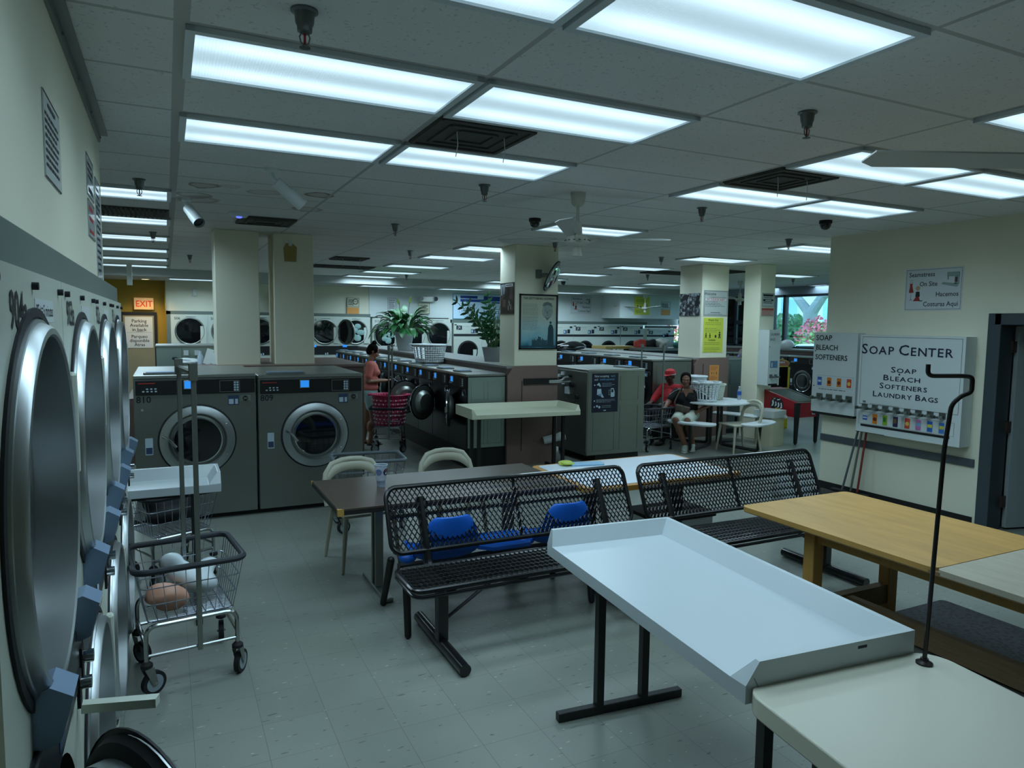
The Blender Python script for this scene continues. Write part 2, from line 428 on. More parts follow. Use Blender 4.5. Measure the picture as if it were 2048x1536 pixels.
# ---------------------------------------------------------------- windows
wfm = mat('dark_window_frame', '#1b2430', 0.4, var=0.1)
gm = bpy.data.materials.new('window_glass'); gm.use_nodes = True
n, l = gm.node_tree.nodes, gm.node_tree.links
for x in list(n): n.remove(x)
o_ = n.new('ShaderNodeOutputMaterial'); t_ = n.new('ShaderNodeBsdfTransparent'); g_ = n.new('ShaderNodeBsdfGlossy'); x_ = n.new('ShaderNodeMixShader'); f_ = n.new('ShaderNodeFresnel')
t_.inputs[0].default_value = (0.80, 0.95, 1.0, 1); g_.inputs['Roughness'].default_value = 0.02; f_.inputs[0].default_value = 1.45
l.new(f_.outputs[0], x_.inputs[0]); l.new(t_.outputs[0], x_.inputs[1]); l.new(g_.outputs[0], x_.inputs[2]); l.new(x_.outputs[0], o_.inputs[0])
WZ0, WZ1 = 1.40, 2.83
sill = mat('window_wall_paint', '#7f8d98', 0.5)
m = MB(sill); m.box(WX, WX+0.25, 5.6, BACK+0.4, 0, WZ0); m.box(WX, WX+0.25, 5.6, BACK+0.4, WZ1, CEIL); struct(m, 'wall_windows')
edges = [5.93, 7.6, 9.4, 11.0, 12.02, 13.85, 14.25, 15.65, 16.1, 18.2]
for i in range(len(edges)-1):
    y0, y1 = edges[i], edges[i+1]
    f = MB(wfm); t = 0.045
    f.box(WX+0.02, WX+0.14, y0, y0+t, WZ0, WZ1); f.box(WX+0.02, WX+0.14, y1-t, y1, WZ0, WZ1)
    f.box(WX+0.02, WX+0.14, y0, y1, WZ0, WZ0+0.05); f.box(WX+0.02, WX+0.14, y0, y1, WZ1-0.06, WZ1)
    if i in (2,): f.box(WX+0.03, WX+0.12, y0, y1, WZ1-0.20, WZ1-0.12)
    if i == 7:
        pass
    if i in (6, 8): f.box(WX-0.0, WX+0.14, y0, y1, 2.03, 2.14); f.box(WX+0.02, WX+0.1, y0, y1, 1.60, 1.62)
    w = tag(f.build('window_%d' % (i+1)), kind='structure')
    MB(gm).box(WX+0.07, WX+0.078, y0+t, y1-t, WZ0+0.05, WZ1-0.06).build('pane', w)
pl = bpy.data.lights.new('daylight_portal', 'AREA'); pl.shape = 'RECTANGLE'; pl.size = 12.2; pl.size_y = 1.4
try: pl.cycles.is_portal = True
except Exception: pass
po = bpy.data.objects.new('daylight_portal', pl); po.location = (WX+0.3, 12.0, 2.12); po.rotation_euler = (0, R(90), 0)
po.rotation_euler = Vector((-1, 0, 0)).to_track_quat('-Z', 'Y').to_euler(); C.objects.link(po)

# doors: the open one in the right partition and the exit
dfr = mat('slate_door_frame', '#3b464c', 0.4)
m = MB(dfr)
m.box(RX-0.03, RX+0.19, DY1-0.06, DY1+0.06, 0, DZ+0.06, 0.004); m.box(RX-0.03, RX+0.19, DY0-0.06, DY0+0.06, 0, DZ+0.06, 0.004); m.box(RX-0.03, RX+0.19, DY0, DY1, DZ-0.05, DZ+0.06, 0.004)
d1 = tag(m.build('door_1'), kind='structure')
ddm = mat('pale_grey_door', '#a9b6b9', 0.4, var=0.03); rustm = mat('rusty_hinge', '#55463f', 0.5, 0.5)
# leaf, swung back into the store room about the far jamb
lf = MB(ddm); lf.box(0, 0.98, -0.022, 0.022, 0.02, DZ-0.06); lo = lf.build('door_leaf', d1, loc=(RX+0.215, DY1-0.08, 0), rz=R(-14))
hg = MB(rustm)
for z in (0.28, 1.02, 1.80): hg.box(RX+0.15, RX+0.225, DY1-0.085, DY1-0.06, z-0.055, z+0.055)
hg.build('hinge', d1)
exm = mat('exit_door_paint', '#8f886f', 0.5)
m = MB(ink); ey = BACK+0.25
m.box(-0.96, -0.20, ey-0.05, ey, 0, 2.13); d2 = tag(m.build('door_2'), kind='structure')
m = MB(exm); m.box(-0.90, -0.26, ey-0.06, ey-0.045, 0.01, 2.05); m.build('door_leaf', d2)
m = MB(white_b); m.box(-0.86, -0.29, ey-0.067, ey-0.06, 1.30, 2.02); m.use(ink)
for i, t in enumerate(('Parking', 'Available', 'in back')): m.text(t, (-0.57, ey-0.069, 1.92-i*0.10), (1, 0, 0), (0, 0, 1), 0.105)
for i, t in enumerate(('Parqueo', 'disponible', 'Atras')): m.text(t, (-0.57, ey-0.069, 1.56-i*0.095), (1, 0, 0), (0, 0, 1), 0.10)
m.box(-0.84, -0.31, ey-0.068, ey-0.066, 1.655, 1.659); m.box(-0.64, -0.50, ey-0.068, ey-0.066, 1.675, 1.683)
m.build('door_notice', d2)
m = MB(steel); m.cyl((-0.83, ey-0.06, 1.05), (-0.83, ey-0.11, 1.05), 0.02); m.ell((-0.83, ey-0.12, 1.05), 0.03); m.build('knob', d2)

# ---------------------------------------------------------------- ceiling lights
lm, n, l, b = node_mat('prismatic_diffuser')
tc = n.new('ShaderNodeTexCoord'); sp = n.new('ShaderNodeSeparateXYZ'); l.new(tc.outputs['Object'], sp.inputs[0])
yy = nmath(n, l, 'ABSOLUTE', sp.outputs[1])
q = nmath(n, l, 'DIVIDE', nmath(n, l, 'SUBTRACT', yy, 0.15), 0.075)
gss = nmath(n, l, 'EXPONENT', nmath(n, l, 'MULTIPLY', nmath(n, l, 'MULTIPLY', q, q), -1.0))
xe = nmath(n, l, 'ABSOLUTE', sp.outputs[0])
endf = ramp(n, l, xe, [(0.40, (1,)*3), (0.58, (0.55,)*3)])
rib = nmath(n, l, 'SINE', nmath(n, l, 'MULTIPLY', sp.outputs[0], 520.0))
st = nmath(n, l, 'ADD', 0.62, nmath(n, l, 'MULTIPLY', nmath(n, l, 'MULTIPLY', gss, 0.75), endf))
st = nmath(n, l, 'MULTIPLY', st, nmath(n, l, 'ADD', 1.0, nmath(n, l, 'MULTIPLY', rib, 0.05)))
st = nmath(n, l, 'MULTIPLY', st, LIGHT_STR)
b.inputs['Base Color'].default_value = (0.7, 0.8, 0.82, 1); b.inputs['Roughness'].default_value = 0.3
b.inputs['Emission Color'].default_value = (*LIGHT_COL, 1); l.new(st, b.inputs['Emission Strength'])
lfm = mat('light_frame', '#cdd5da', 0.45)
def make_light(label, group):
    t = thing('ceiling_light', label, 'ceiling light', group=group)
    x, y = TX/2-0.012, TY/2-0.012
    f = MB(lfm)
    for s in (-1, 1):
        f.box(s*x, s*(x-0.034), -y, y, -0.022, 0); f.box(-x, x, s*y, s*(y-0.034), -0.022, 0)
    f.build('frame', t)
    d = MB(lm); d.quad((-x+0.03, -y+0.03, -0.012), (x-0.03, -y+0.03, -0.012), (x-0.03, y-0.03, -0.012), (-x+0.03, y-0.03, -0.012)); 
    d.build('diffuser', t, smooth=0)
    al = bpy.data.lights.new('added_panel_lamp', 'AREA'); al.shape = 'RECTANGLE'; al.size = TX-0.1; al.size_y = TY-0.1  # area lamp added under the glowing diffuser to brighten the room
    al.energy = PANEL_LAMP_W; al.color = LIGHT_COL; al.spread = R(136)
    ao = bpy.data.objects.new('added_panel_lamp', al); C.objects.link(ao); ao.parent = t; ao.location = (0, 0, -0.03)
    return t
lights = []
def cellc(c, r): return (GX+(c+0.5)*TX, GY+(r+0.5)*TY, CEIL-0.001)
near = {(0, -2): 'ceiling light panel cut by the top picture edge, left of the large one', (1, -2): 'large bright ceiling light panel nearest the camera, cut by the top edge',
        (0, 0): 'long ceiling light panel beside the nearest sprinkler head', (1, 0): 'ceiling light panel just before the square vent with two strings',
        (0, 2): 'second ceiling light panel from the nearest sprinkler, along the left beam', (1, 2): 'ceiling light panel just behind the square vent with two strings',
        (3, -2): 'ceiling light panel cut off by the right picture edge', (3, 0): 'ceiling light panel that the near fan blade crosses',
        (4, 0): 'ceiling light panel right of the one crossed by the fan blade', (3, 2): 'ceiling light panel just behind the vent near the right partition',
        (4, 2): 'ceiling light panel nearest the top of the right partition wall'}
specs = [(k, cellc(*k), v, 'light panels over the front tables') for k, v in near.items()]
for i, r in enumerate((6, 9, 12, 15, 18, 21)):
    specs.append((('L', r), cellc(-1, r), 'ceiling light panel, %s from the camera in the row toward the exit door' % ORD[i], 'light panels toward the exit'))
for i, r in enumerate((6, 10, 12.6, 16, 19, 21.65)):
    specs.append((('M', r), cellc(3, r), 'ceiling light panel, %s from the camera in the row above the pillar with mirror' % ORD[i] if i else 'ceiling light panel right behind the white ceiling fan', 'light panels in the middle row'))
for i, r in enumerate((6, 9.2, 12.6, 16, 19, 21.65)):
    specs.append((('R', r), cellc(6, r), 'ceiling light panel, %s along the row between the mirror pillar and notice pillar' % ORD[i] if i else 'ceiling light panel beside the corner of the right partition', 'light panels before the notice pillar'))
for i, (cc, r) in enumerate(((9, 12.3), (9, 19), (9, 21.65), (12, 15.4), (12, 18.2))):
    specs.append((('W', i), cellc(cc, r), 'ceiling light panel, %s counted toward the windows behind the notice pillar' % ORD[i], 'light panels near the windows'))
for i, (x, y) in enumerate(((0.65, 17.25), (4.9, 17.3), (7.05, 17.5), (10.2, 17.3))):
    specs.append((('B', i), (x, y, LOWZ-0.001), 'light panel in the low back ceiling, %s from the exit' % ORD[i], 'light panels in the low back ceiling'))
l0 = make_light(specs[0][2], specs[0][3]); l0.location = specs[0][1]
panel_lamp = [o for o in l0.children if o.type == 'LIGHT'][0].data      # added lamps: narrow spread near the camera, wider and stronger to brighten the back
panel_lamp_mid = panel_lamp.copy(); panel_lamp_mid.spread = R(150); panel_lamp_back = panel_lamp.copy(); panel_lamp_back.spread = R(162); panel_lamp_back.energy = PANEL_LAMP_W*2.3
for k, loc, lab, g in specs[1:]:
    o = dup(l0, loc, label=lab, group=g); r = k[1]
    if isinstance(k[0], str) or r == 2:
        for c in o.children:
            if c.type == 'LIGHT': c.data = panel_lamp_back if isinstance(k[0], str) else panel_lamp_mid

# vents
vg = mat('dusty_vent', '#4a4a46', 0.8, var=0.3, vscale=7)
vstr = mat('white_string', '#c9cdc9', 0.8)
def vent(x, y, w, d, label, slats=False, strings=True, z=CEIL):
    t = thing('ceiling_vent', label, 'ceiling vent', (x, y, z))
    m = MB(vg); m.box(-w/2, w/2, -d/2, d/2, -0.012, -0.001)
    if slats:
        k = int(w/0.04)
        for i in range(k): m.box(-w/2+i*w/k, -w/2+i*w/k+0.012, -d/2, d/2, -0.03, -0.01)
    else:
        for q in (0.27, 0.19, 0.11):
            for a in (0, 1):
                for s in (-1, 1):
                    if a: m.box(s*q-0.012, s*q+0.012, -q, q, -0.022, -0.01)
                    else: m.box(-q, q, s*q-0.012, s*q+0.012, -0.022, -0.01)
    m.build('grille', t)
    if strings:
        s = MB(vstr)
        for a, b_ in ((-0.13, -0.1), (0.16, -0.1)):
            s.tube([(a, b_, -0.02), (a+0.006, b_, -0.09), (a-0.01, b_-0.01, -0.16)], 0.0025, 5)
        s.build('string', t)
    return t
vent(GX+TX+0.305, GY+1.5*TY, 0.57, 0.57, 'dusty square ceiling vent with two hanging strings above the brown table')
vent(GX+3*TX+0.305, GY+1.5*TY, 0.57, 0.57, 'dusty square ceiling vent with two strings near the right partition')
vent(GX+0.5*TX+0.305, GY+8.5*TY, 0.57, 0.57, 'dusty square ceiling vent in front of the two left pillars', strings=False)
vent(GX+2*TX+0.305, GY+15*TY, 0.57, 0.57, 'small dark ceiling vent behind the two left pillars, strings hanging')
vent(GX-0.5*TX, GY+8.5*TY, 1.17, 0.57, 'long dark slatted ceiling vent between the panels toward the exit', slats=True, strings=False)
vent(GX+2.5*TX, GY+18*TY, 1.17, 0.57, 'long dark ceiling vent far behind the two left pillars', slats=True, strings=False)
vent(GX+7.5*TX, GY+14*TY, 1.17, 0.57, 'long dark ceiling vent beside the notice pillar top', slats=True, strings=False)
vent(9.9, 10.6, 0.57, 0.57, 'grey ceiling vent between the vending pillar and the windows', slats=True, strings=False)

# sprinklers
spm = mat('sprinkler_metal', '#6d7272', 0.35, 0.8); redb = mat('red_bulb', '#a02028', 0.2)
def sprinkler(x, y, label, z=CEIL):
    t = thing('sprinkler_head', label, 'sprinkler', (x, y, z), group='sprinkler heads on the ceiling')
    m = MB(spm); m.lathe([(0.062, 0), (0.064, -0.01), (0.05, -0.016), (0.046, -0.03), (0.043, -0.06), (0.036, -0.075), (0.034, -0.10), (0.02, -0.108)], n=20); m.build('cup', t)
    m = MB(spm)
    for s in (-1, 1): m.tube([(s*0.016, 0, -0.105), (s*0.024, 0, -0.125), (s*0.018, 0, -0.15), (0, 0, -0.165)], 0.004, 6)
    m.lathe([(0.004, -0.165), (0.026, -0.17), (0.026, -0.173), (0.0, -0.174)], n=14); m.build('deflector', t)
    MB(redb).cyl((0, 0, -0.108), (0, 0, -0.155), 0.006, n=8).build('bulb', t)
    return t
SP = [(0.46, 2.60, 'chrome sprinkler head with red bulb nearest the camera'), (2.92, 2.60, 'sprinkler head in front of the light panels at right'),
      (2.26, 5.11, 'sprinkler head to the left of the white ceiling fan'), (4.42, 5.08, 'sprinkler head to the right of the white ceiling fan'),
      (2.29, 7.6, 'sprinkler head between the left pillars and the mirror pillar'), (3.32, 10.25, 'small sprinkler head behind the peace lily, middle of ceiling'),
      (-0.16, 6.23, 'dark sprinkler head beside the end of the left wall'), (-0.12, 9.87, 'sprinkler head in front of the third panel toward the exit'),
      (0.38, 13.0, 'sprinkler head just left of the left pillar'), (6.89, 6.33, 'sprinkler head beside the light near the partition corner'),
      (7.04, 9.0, 'sprinkler head between the mirror pillar and notice pillar'), (4.6, 8.1, 'sprinkler head in front of the pillar with the mirror'),
      (9.2, 12.2, 'sprinkler head far behind, left of the notice pillar'), (12.6, 11.4, 'sprinkler head near the windows'),
      (4.9, 15.4, 'far sprinkler head in front of the white back wall')]
sp0 = sprinkler(*SP[0])
sp0.scale = (.74,)*3
for x, y, lab in SP[1:]: dup(sp0, (x, y, CEIL), label=lab)
# cameras on the ceiling
dm = mat('smoked_dome', '#0c0e14', 0.1, coat=0.5)
def dome(x, y, label):
    t = thing('dome_camera', label, 'security camera', (x, y, CEIL), group='dome cameras on the ceiling')
    MB(blackm).lathe([(0.062, 0), (0.062, -0.03), (0.052, -0.035)], n=20).build('base', t)
    MB(dm).lathe([(0.055, -0.03), (0.053, -0.055), (0.04, -0.08), (0.02, -0.092), (0, -0.095)], n=20).build('dome', t)
    return t
d0 = dome(3.42, 6.45, 'black dome camera left of the white ceiling fan')
dup(d0, (6.01, 5.06, CEIL), label='black dome camera near the right partition wall')
dup(d0, (9.0, 15.4, CEIL), label='small black dome camera far behind the mirror pillar')
def bullet(x, y, label, rz, tilt, L=0.2, r=0.042, sc_=0.62):
    t = thing('bullet_camera', label, 'security camera', (x, y, CEIL), rz, 'white bullet cameras on the ceiling')
    m = MB(white_p); m.lathe([(0.045, 0), (0.045, -0.02), (0.03, -0.03)], n=18); m.tube(bend([(0, 0, -0.02), (0, 0, -0.07), (0.04, 0, -0.09)], 0.03), 0.017, 8); m.build('bracket', t)
    b_ = MB(white_p); d = Vector((math.cos(tilt), 0, -math.sin(tilt))); p = Vector((0.03, 0, -0.09))
    b_.cyl(p, p+d*L, r, n=20); b_.cyl(p+d*L*0.55+Vector((0, 0, 0.004)), p+d*(L+0.04)+Vector((0, 0, 0.004)), r+0.004, r+0.004, n=20, caps=False)
    b_.use(ink).box(0.07, 0.11, -r*0.3, r*0.3, p.z-0.01, p.z-0.008)
    b_.build('body', t)
    k = MB(dm); k.cyl(p+d*L, p+d*(L+0.012), r*0.93, n=20); k.build('lens', t)
    return t
bullet(0.70, 5.33, 'white bullet camera on the ceiling beside the stained tiles', R(8), R(38))
bullet(0.19, 7.0, 'small white bullet camera facing the tables, below the water stains', R(-65), R(38), 0.2, 0.045)
t = thing('smoke_detector', 'round white smoke detector with blue light on the stained ceiling', 'smoke detector', (0.68, 7.62, CEIL))
MB(white_p).lathe([(0.10, 0), (0.10, -0.018), (0.075, -0.045), (0, -0.05)], n=24).build('case', t)
MB(mat('blue_led', '#5b6cff', 0.3, emit=1.5)).ell((0, -0.03, -0.05), (0.03, 0.03, 0.012)).build('led', t)
# ================================================================ machines
def ring_prof(r, lip, w=0.045):
    return [(r, 0), (r, lip*0.25), (r-0.012, lip*0.75), (r-0.022, lip), (r-w, lip), (r-w-0.006, lip*0.9), (r-w-0.012, 0.004)]
card_b = mat('card_reader_blue', '#7f97b4', 0.35, 0.3, var=0.05); mirrorp = mat('reader_window', '#2c3d4d', 0.1, var=0.1)
off_white = mat('dryer_enamel', '#c3cabd', 0.35, var=0.03)
def pierced(m, x0, x1, z0, z1, cx, cz, r, y=0.0, n=48):
    """a plate in the xz plane with a round hole"""
    v = []
    for i in range(n):
        a = 2*math.pi*i/n; c, s_ = math.cos(a), math.sin(a)
        k = min(((x1-cx)/c if c > 1e-6 else (x0-cx)/c if c < -1e-6 else 9e9), ((z1-cz)/s_ if s_ > 1e-6 else (z0-cz)/s_ if s_ < -1e-6 else 9e9))
        v += [(cx+c*r, y, cz+s_*r), (cx+c*k, y, cz+s_*k)]
    m.add(v, [(2*i, 2*i+1, (2*i+3) % (2*n), (2*i+2) % (2*n)) for i in range(n)])
    for px, pz in ((x0, z0), (x1, z0), (x1, z1), (x0, z1)):
        q = sorted(range(n), key=lambda i: (v[2*i+1][0]-px)**2+(v[2*i+1][2]-pz)**2)[:2]
        m.add([v[2*q[0]+1], (px, y, pz), v[2*q[1]+1]], [(0, 1, 2)])
def left_dryer(num, label, y, open_low=0):
    """Tall double dryer, front toward +x."""
    W, T = 0.90, 2.06
    t = thing('stack_dryer', label, 'dryer', (-0.245, y, 0), R(90), 'stack dryers along the left wall')
    m = MB(off_white); a_, b_, d_ = -W/2+.002, W/2-.002, 1.0
    m.add([(a_, 0, .1), (b_, 0, .1), (b_, d_, .1), (a_, d_, .1), (a_, 0, T), (b_, 0, T), (b_, d_, T), (a_, d_, T)], [(0, 3, 2, 1), (4, 5, 6, 7), (1, 2, 6, 5), (2, 3, 7, 6), (3, 0, 4, 7)])
    pierced(m, a_, b_, 1.155, T, 0, 1.575, 0.39); pierced(m, a_, b_, 0.10, 1.0, 0, 0.575, 0.39); m.box(a_, b_, 0, 0.01, 1.0, 1.155)
    m.use(blackm).box(-W/2+.002, W/2-.002, 0.05, 1.0, 0, 0.10)
    m.use(ink); m.text(num + 'a', (-0.28 if num != '904' else -0.16, -0.0015, 1.975), (1, 0, 0), (0, 0, 1), 0.10, sx=0.9)
    for x in (-0.38, 0.0, 0.38): m.cyl((x, 0, 2.03), (x, -0.012, 2.03), 0.008, n=10)
    m.use(white_b).box(0.02, 0.28, -0.001, 0, 1.955, 2.005); m.use(ink).text('25¢ = 5 minutes', (0.15, -0.002, 1.98), (1, 0, 0), (0, 0, 1), 0.036) if num == '904' else None
    m.build('body', t)
    for z, r, nm in ((1.575, 0.405, 'upper'), (0.575, 0.405, 'lower')):
        d = MB(brush); piv = (-r, 0, z)
        if nm == 'lower' and open_low: piv = (r, 0, z)
        s = -1 if piv[0] > 0 else 1
        d.use(ink).lathe([(r+0.006, 0), (r+0.006, 0.006), (r-0.012, 0.007)], (s*r, 0, 0), '-y', 48, caps=False)
        d.use(brush).lathe([(r-0.016, 0.002), (r-0.018, 0.012), (r-0.024, 0.013), (r-0.030, 0.026), (r-0.036, 0.032), (r-0.048, 0.033), (r-0.053, 0.029), (r-0.055, -0.07)], (s*r, 0, 0), '-y', 64, caps=False)
        o = d.build('door', t, loc=piv, smooth=40)
        if nm == 'lower' and open_low: o.rotation_euler = (0, 0, R(open_low))
        g = MB(dglass); g.lathe([(r-0.055, -0.070), (r-0.062, -0.064), (0.2, -0.06), (0, -0.058)], (s*r, 0, 0), '-y', 40, caps=False)
        if nm == 'lower' and open_low: g.use(blackm).lathe([(r-0.008, 0.0), (r-0.02, -0.02), (r-0.06, -0.03), (r-0.066, -0.105), (0, -0.11)], (s*r, 0, 0), '-y', 48, caps=False)
        g.build('door_glass', o)
        h = MB(off_white); h.box(s*(2*r)-0.012, s*(2*r)+0.03, -0.03, 0.0, -0.02, 0.25, 0.008); h.build('door_handle', o)
    p = MB(charcoal); p.box(-W/2+0.01, W/2-0.01, -0.014, 0.0, 1.0, 1.155, 0.004)
    p.use(label_b).box(-0.02, 0.05, -0.0155, -0.013, 1.03, 1.12); p.use(label_w).box(-0.01, 0.04, -0.0165, -0.013, 1.05, 1.11)
    p.build('control_panel', t)
    for x, z in ((-0.18, 1.215), (0.39, 1.185)):
        w = MB(card_b); w.prism([(0, z+0.05), (-0.03, z+0.06), (-0.068, z+0.035), (-0.045, z-0.05), (-0.02, z-0.06), (0, z-0.055)], x-0.045, x+0.045, 'yz')
        w.use(mirrorp).add([(x+0.0455, -0.03, z+0.045), (x+0.0455, -0.062, z+0.028), (x+0.0455, -0.042, z-0.045), (x+0.0455, -0.02, z-0.05)], [(0, 1, 2, 3)]); w.add([(x-0.035, -0.0690, z+0.025), (x+0.035, -0.0690, z+0.025), (x+0.035, -0.0485, z-0.043), (x-0.035, -0.0485, z-0.043)], [(0, 1, 2, 3)])
        w.build('card_reader', t)
    for x, z in ((0.40, 1.06), (0.33, 1.02)):
        k = MB(chrome); k.cyl((x, -0.012, z), (x, -0.045, z), 0.017, n=16); k.use(blackm).box(x-0.02, x+0.02, -0.02, -0.012, z-0.06, z+0.03); k.build('coin_slide', t)
    if open_low:
        k = MB(off_white); k.prism([(0.40, -0.01), (0.43, -0.01), (0.38, -0.20), (0.35, -0.19)], 0.90, 0.925, 'xy'); k.build('hinge_strap', t)
    return t
for i, (num, y) in enumerate((('904', 1.73), ('903', 2.63), ('902', 3.53), ('901', 4.43))):
    lab = {'904': 'cream double dryer 904a nearest the camera, its lower door ajar', '903': 'cream double dryer marked 903a, second along the left wall',
           '902': 'cream double dryer marked 902a, third along the left wall', '901': 'cream double dryer at the far end of the left wall row'}[num]
    left_dryer(num, lab, y, 26 if num == '904' else 0)

# ---- washers
def washer(kind, label, W, D, z0, T, door_z, r, front, num='', open_=0, group=None, lid=True, side=steel_side, blk=0.14, cat='washing machine', screen=-0.26, tx=0):
    t = thing(kind, label, cat, group=group)
    m = MB(front); m.box(-W/2+.003, W/2-.003, 0, D, z0, T-0.035, 0.004)
    m.use(side)
    for s in (-1, 1): m.box(s*(W/2-.0035), s*(W/2-.001), 0.02, D-0.01, z0+0.01, T-0.045)
    for s in (-1, 1):
        for (a, b_) in ((0.12, 0.44), (0.54, 0.90)):
            y0, y1 = a*D, b_*D; zz = z0+(T-z0)*0.62
            for c0, c1 in ((z0+0.06, zz-0.06), (zz+0.02, T-0.10)):
                m.tube([(s*(W/2-.001), y0, c0), (s*(W/2-.001), y1, c0), (s*(W/2-.001), y1, c1), (s*(W/2-.001), y0, c1)], 0.005, 6, closed=True)
    m.use(steel); m.box(-W/2+.001, W/2-.001, -0.005, D, T-0.036, T, 0.006)
    if num: m.use(ink).text(num, (-W/2+0.085, -0.002, T-0.235), (1, 0, 0), (0, 0, 1), 0.085)
    m.use(chrome).cyl((-W/2+0.07, 0, T-0.33), (-W/2+0.07, -0.006, T-0.33), 0.012, n=12)
    m.build('body', t)
    p = MB(blackm); p.box(-W/2+0.02, W/2-0.012, -0.012, 0, T-0.05-blk, T-0.05, 0.004); po_ = p.build('control_panel', t)
    sc = MB(blue_scr); sx = screen*W; sc.use(steel).box(sx-0.05, sx+0.05, -0.018, -0.011, T-0.14, T-0.055, 0.004); sc.use(blue_scr).box(sx-0.042, sx+0.042, -0.0195, -0.017, T-0.133, T-0.063); sc.build('display', po_)
    kp = MB(steel); x0, x1 = W*0.19, W*0.36
    for a, b_, c, d in ((x0, x1, T-0.068, T-0.064), (x0, x1, T-0.178, T-0.174), (x0, x0+0.004, T-0.178, T-0.064), (x1-0.004, x1, T-0.178, T-0.064)): kp.box(a, b_, -0.0145, -0.0115, c, d)
    kp.use(label_w)
    for i in range(4):
        for j in range(2): kp.box(x1-0.055+j*0.025, x1-0.036+j*0.025, -0.0145, -0.0115, T-0.168+i*0.025, T-0.150+i*0.025)
    for i in range(4): kp.box(-W*0.43+i*0.035, -W*0.43+i*0.035+0.018, -0.0145, -0.0115, T-0.16, T-0.148)
    for i in range(3): kp.box(-W*0.40+i*0.035, -W*0.40+i*0.035+0.018, -0.0145, -0.0115, T-0.136, T-0.124)
    kp.use(red_ink).box(-W*0.46, -W*0.33, -0.0135, -0.0115, T-0.082, T-0.074)
    kp.build('keypad', po_)
    l_ = MB(label_b); l_.box(W*0.26, W*0.35, -0.004, 0, T-0.31, T-0.215); l_.use(label_w).box(W*0.265, W*0.305, -0.005, -0.003, T-0.30, T-0.25); l_.box(W*0.318, W*0.342, -0.005, -0.003, T-0.30, T-0.25)
    l_.build('card_label', t)
    k = MB(steel); k.box(W*0.36, W*0.45, -0.008, 0, T-0.275, T-0.215, 0.003); k.use(blackm).cyl((W*0.405, -0.005, T-0.245), (W*0.405, -0.022, T-0.245), 0.026, n=6); k.use(chrome).box(W*0.39, W*0.42, -0.027, -0.02, T-0.255, T-0.235); k.build('coin_lock', t)
    k = MB(label_w); k.box(-W*0.42, -W*0.36, -0.003, 0, door_z-0.12, door_z+0.04); k.use(label_b).box(-W*0.415, -W*0.365, -0.004, -0.002, door_z-0.11, door_z-0.05); k.build('safety_label', t)
    dx = tx
    d = MB(ink); d.lathe([(r+0.012, 0), (r+0.012, 0.008), (r, 0.012)], (r, 0, 0), '-y', 40, caps=False)
    d.use(brush if kind == 'big_washer' else charcoal)
    d.lathe([(r, 0.004), (r-0.004, 0.030), (r*0.80, 0.055), (r*0.77, 0.055), (r*0.74, 0.03)], (r, 0, 0), '-y', 48, caps=False)
    d.use(steel_d).lathe([(r*0.74, 0.03), (r*0.72, 0.015), (r*0.66, 0.02)], (r, 0, 0), '-y', 48, caps=False)
    d.use(chrome).lathe([(r*0.66, 0.02), (r*0.655, 0.034), (r*0.62, 0.034), (r*0.60, 0.02)], (r, 0, 0), '-y', 48, caps=False)
    if kind != 'big_washer': d.lathe([(r, 0.02), (r+0.006, 0.028), (r, 0.04), (r-0.012, 0.036)], (r, 0, 0), '-y', 48, caps=False)
    for a in (30, -30): d.use(chrome).ell((r+r*0.88*math.cos(R(a)), -0.042, r*0.88*math.sin(R(a))), 0.008, 8, 6)
    do = d.build('door', t, loc=(dx-r, 0, door_z), smooth=40); do.rotation_euler = (0, 0, -R(open_))
    g = MB(dglass); g.lathe([(r*0.62, 0.015), (r*0.5, 0.0), (r*0.3, -0.012), (0, -0.018)], (r, -0.0, 0), '-y', 36, caps=False)
    if open_: g.use(steel_d).lathe([(r*0.98, -0.002), (r*0.7, -0.004), (r*0.64, -0.03), (r*0.5, -0.06), (0, -0.065)], (r, 0, 0), '-y', 36, caps=False)
    else: g.lathe([(r*0.62, -0.0), (0, -0.0)], (r, -0.022, 0), '-y', 36, caps=False)
    g.build('door_glass', do)
    h = MB(chrome)
    hx = r*2-(r*2*0.95) if kind == 'big_washer' else r*1.9
    if kind == 'big_washer': h.tube([(r*0.10, -0.05, 0.06), (r*0.25, -0.07, 0.03), (r*0.44, -0.06, -0.05)], 0.013, 8)
    else: h.box(r*1.88, r*2.06, -0.06, -0.02, -0.04, 0.04, 0.008)
    h.build('door_handle', do)
    if lid:
        q = MB(steel_d); q.prism(rrect(-W*0.42, -W*0.05, 0.03, 0.24, 0.03), T+0.002, T+0.018, 'xy'); q.use(card_b).prism(rrect(-W*0.40, -W*0.07, 0.05, 0.22, 0.02), T+0.018, T+0.024, 'xy'); q.build('soap_lid', t)
    return t
plinth = mat('black_plinth', '#0b0c0d', 0.6)
m = MB(plinth); m.box(-0.33, 1.87, 7.46, 8.6, 0, 0.05); struct(m, 'plinth')
w = washer('big_washer', 'large steel washer numbered 810 behind the wheeled cart', 1.085, 1.38, 0.05, 1.44, 0.80, 0.34, steel_d, num='810', group='large steel washers before the pillars', screen=-0.06, tx=0.0)
w.location = (0.245, 7.40, 0)
w = washer('big_washer', 'large steel washer numbered 809, right of its twin', 1.06, 1.38, 0.05, 1.42, 0.79, 0.335, steel_d, num='809', group='large steel washers before the pillars', screen=-0.07, tx=0.03)
w.location = (1.335, 7.40, 0)

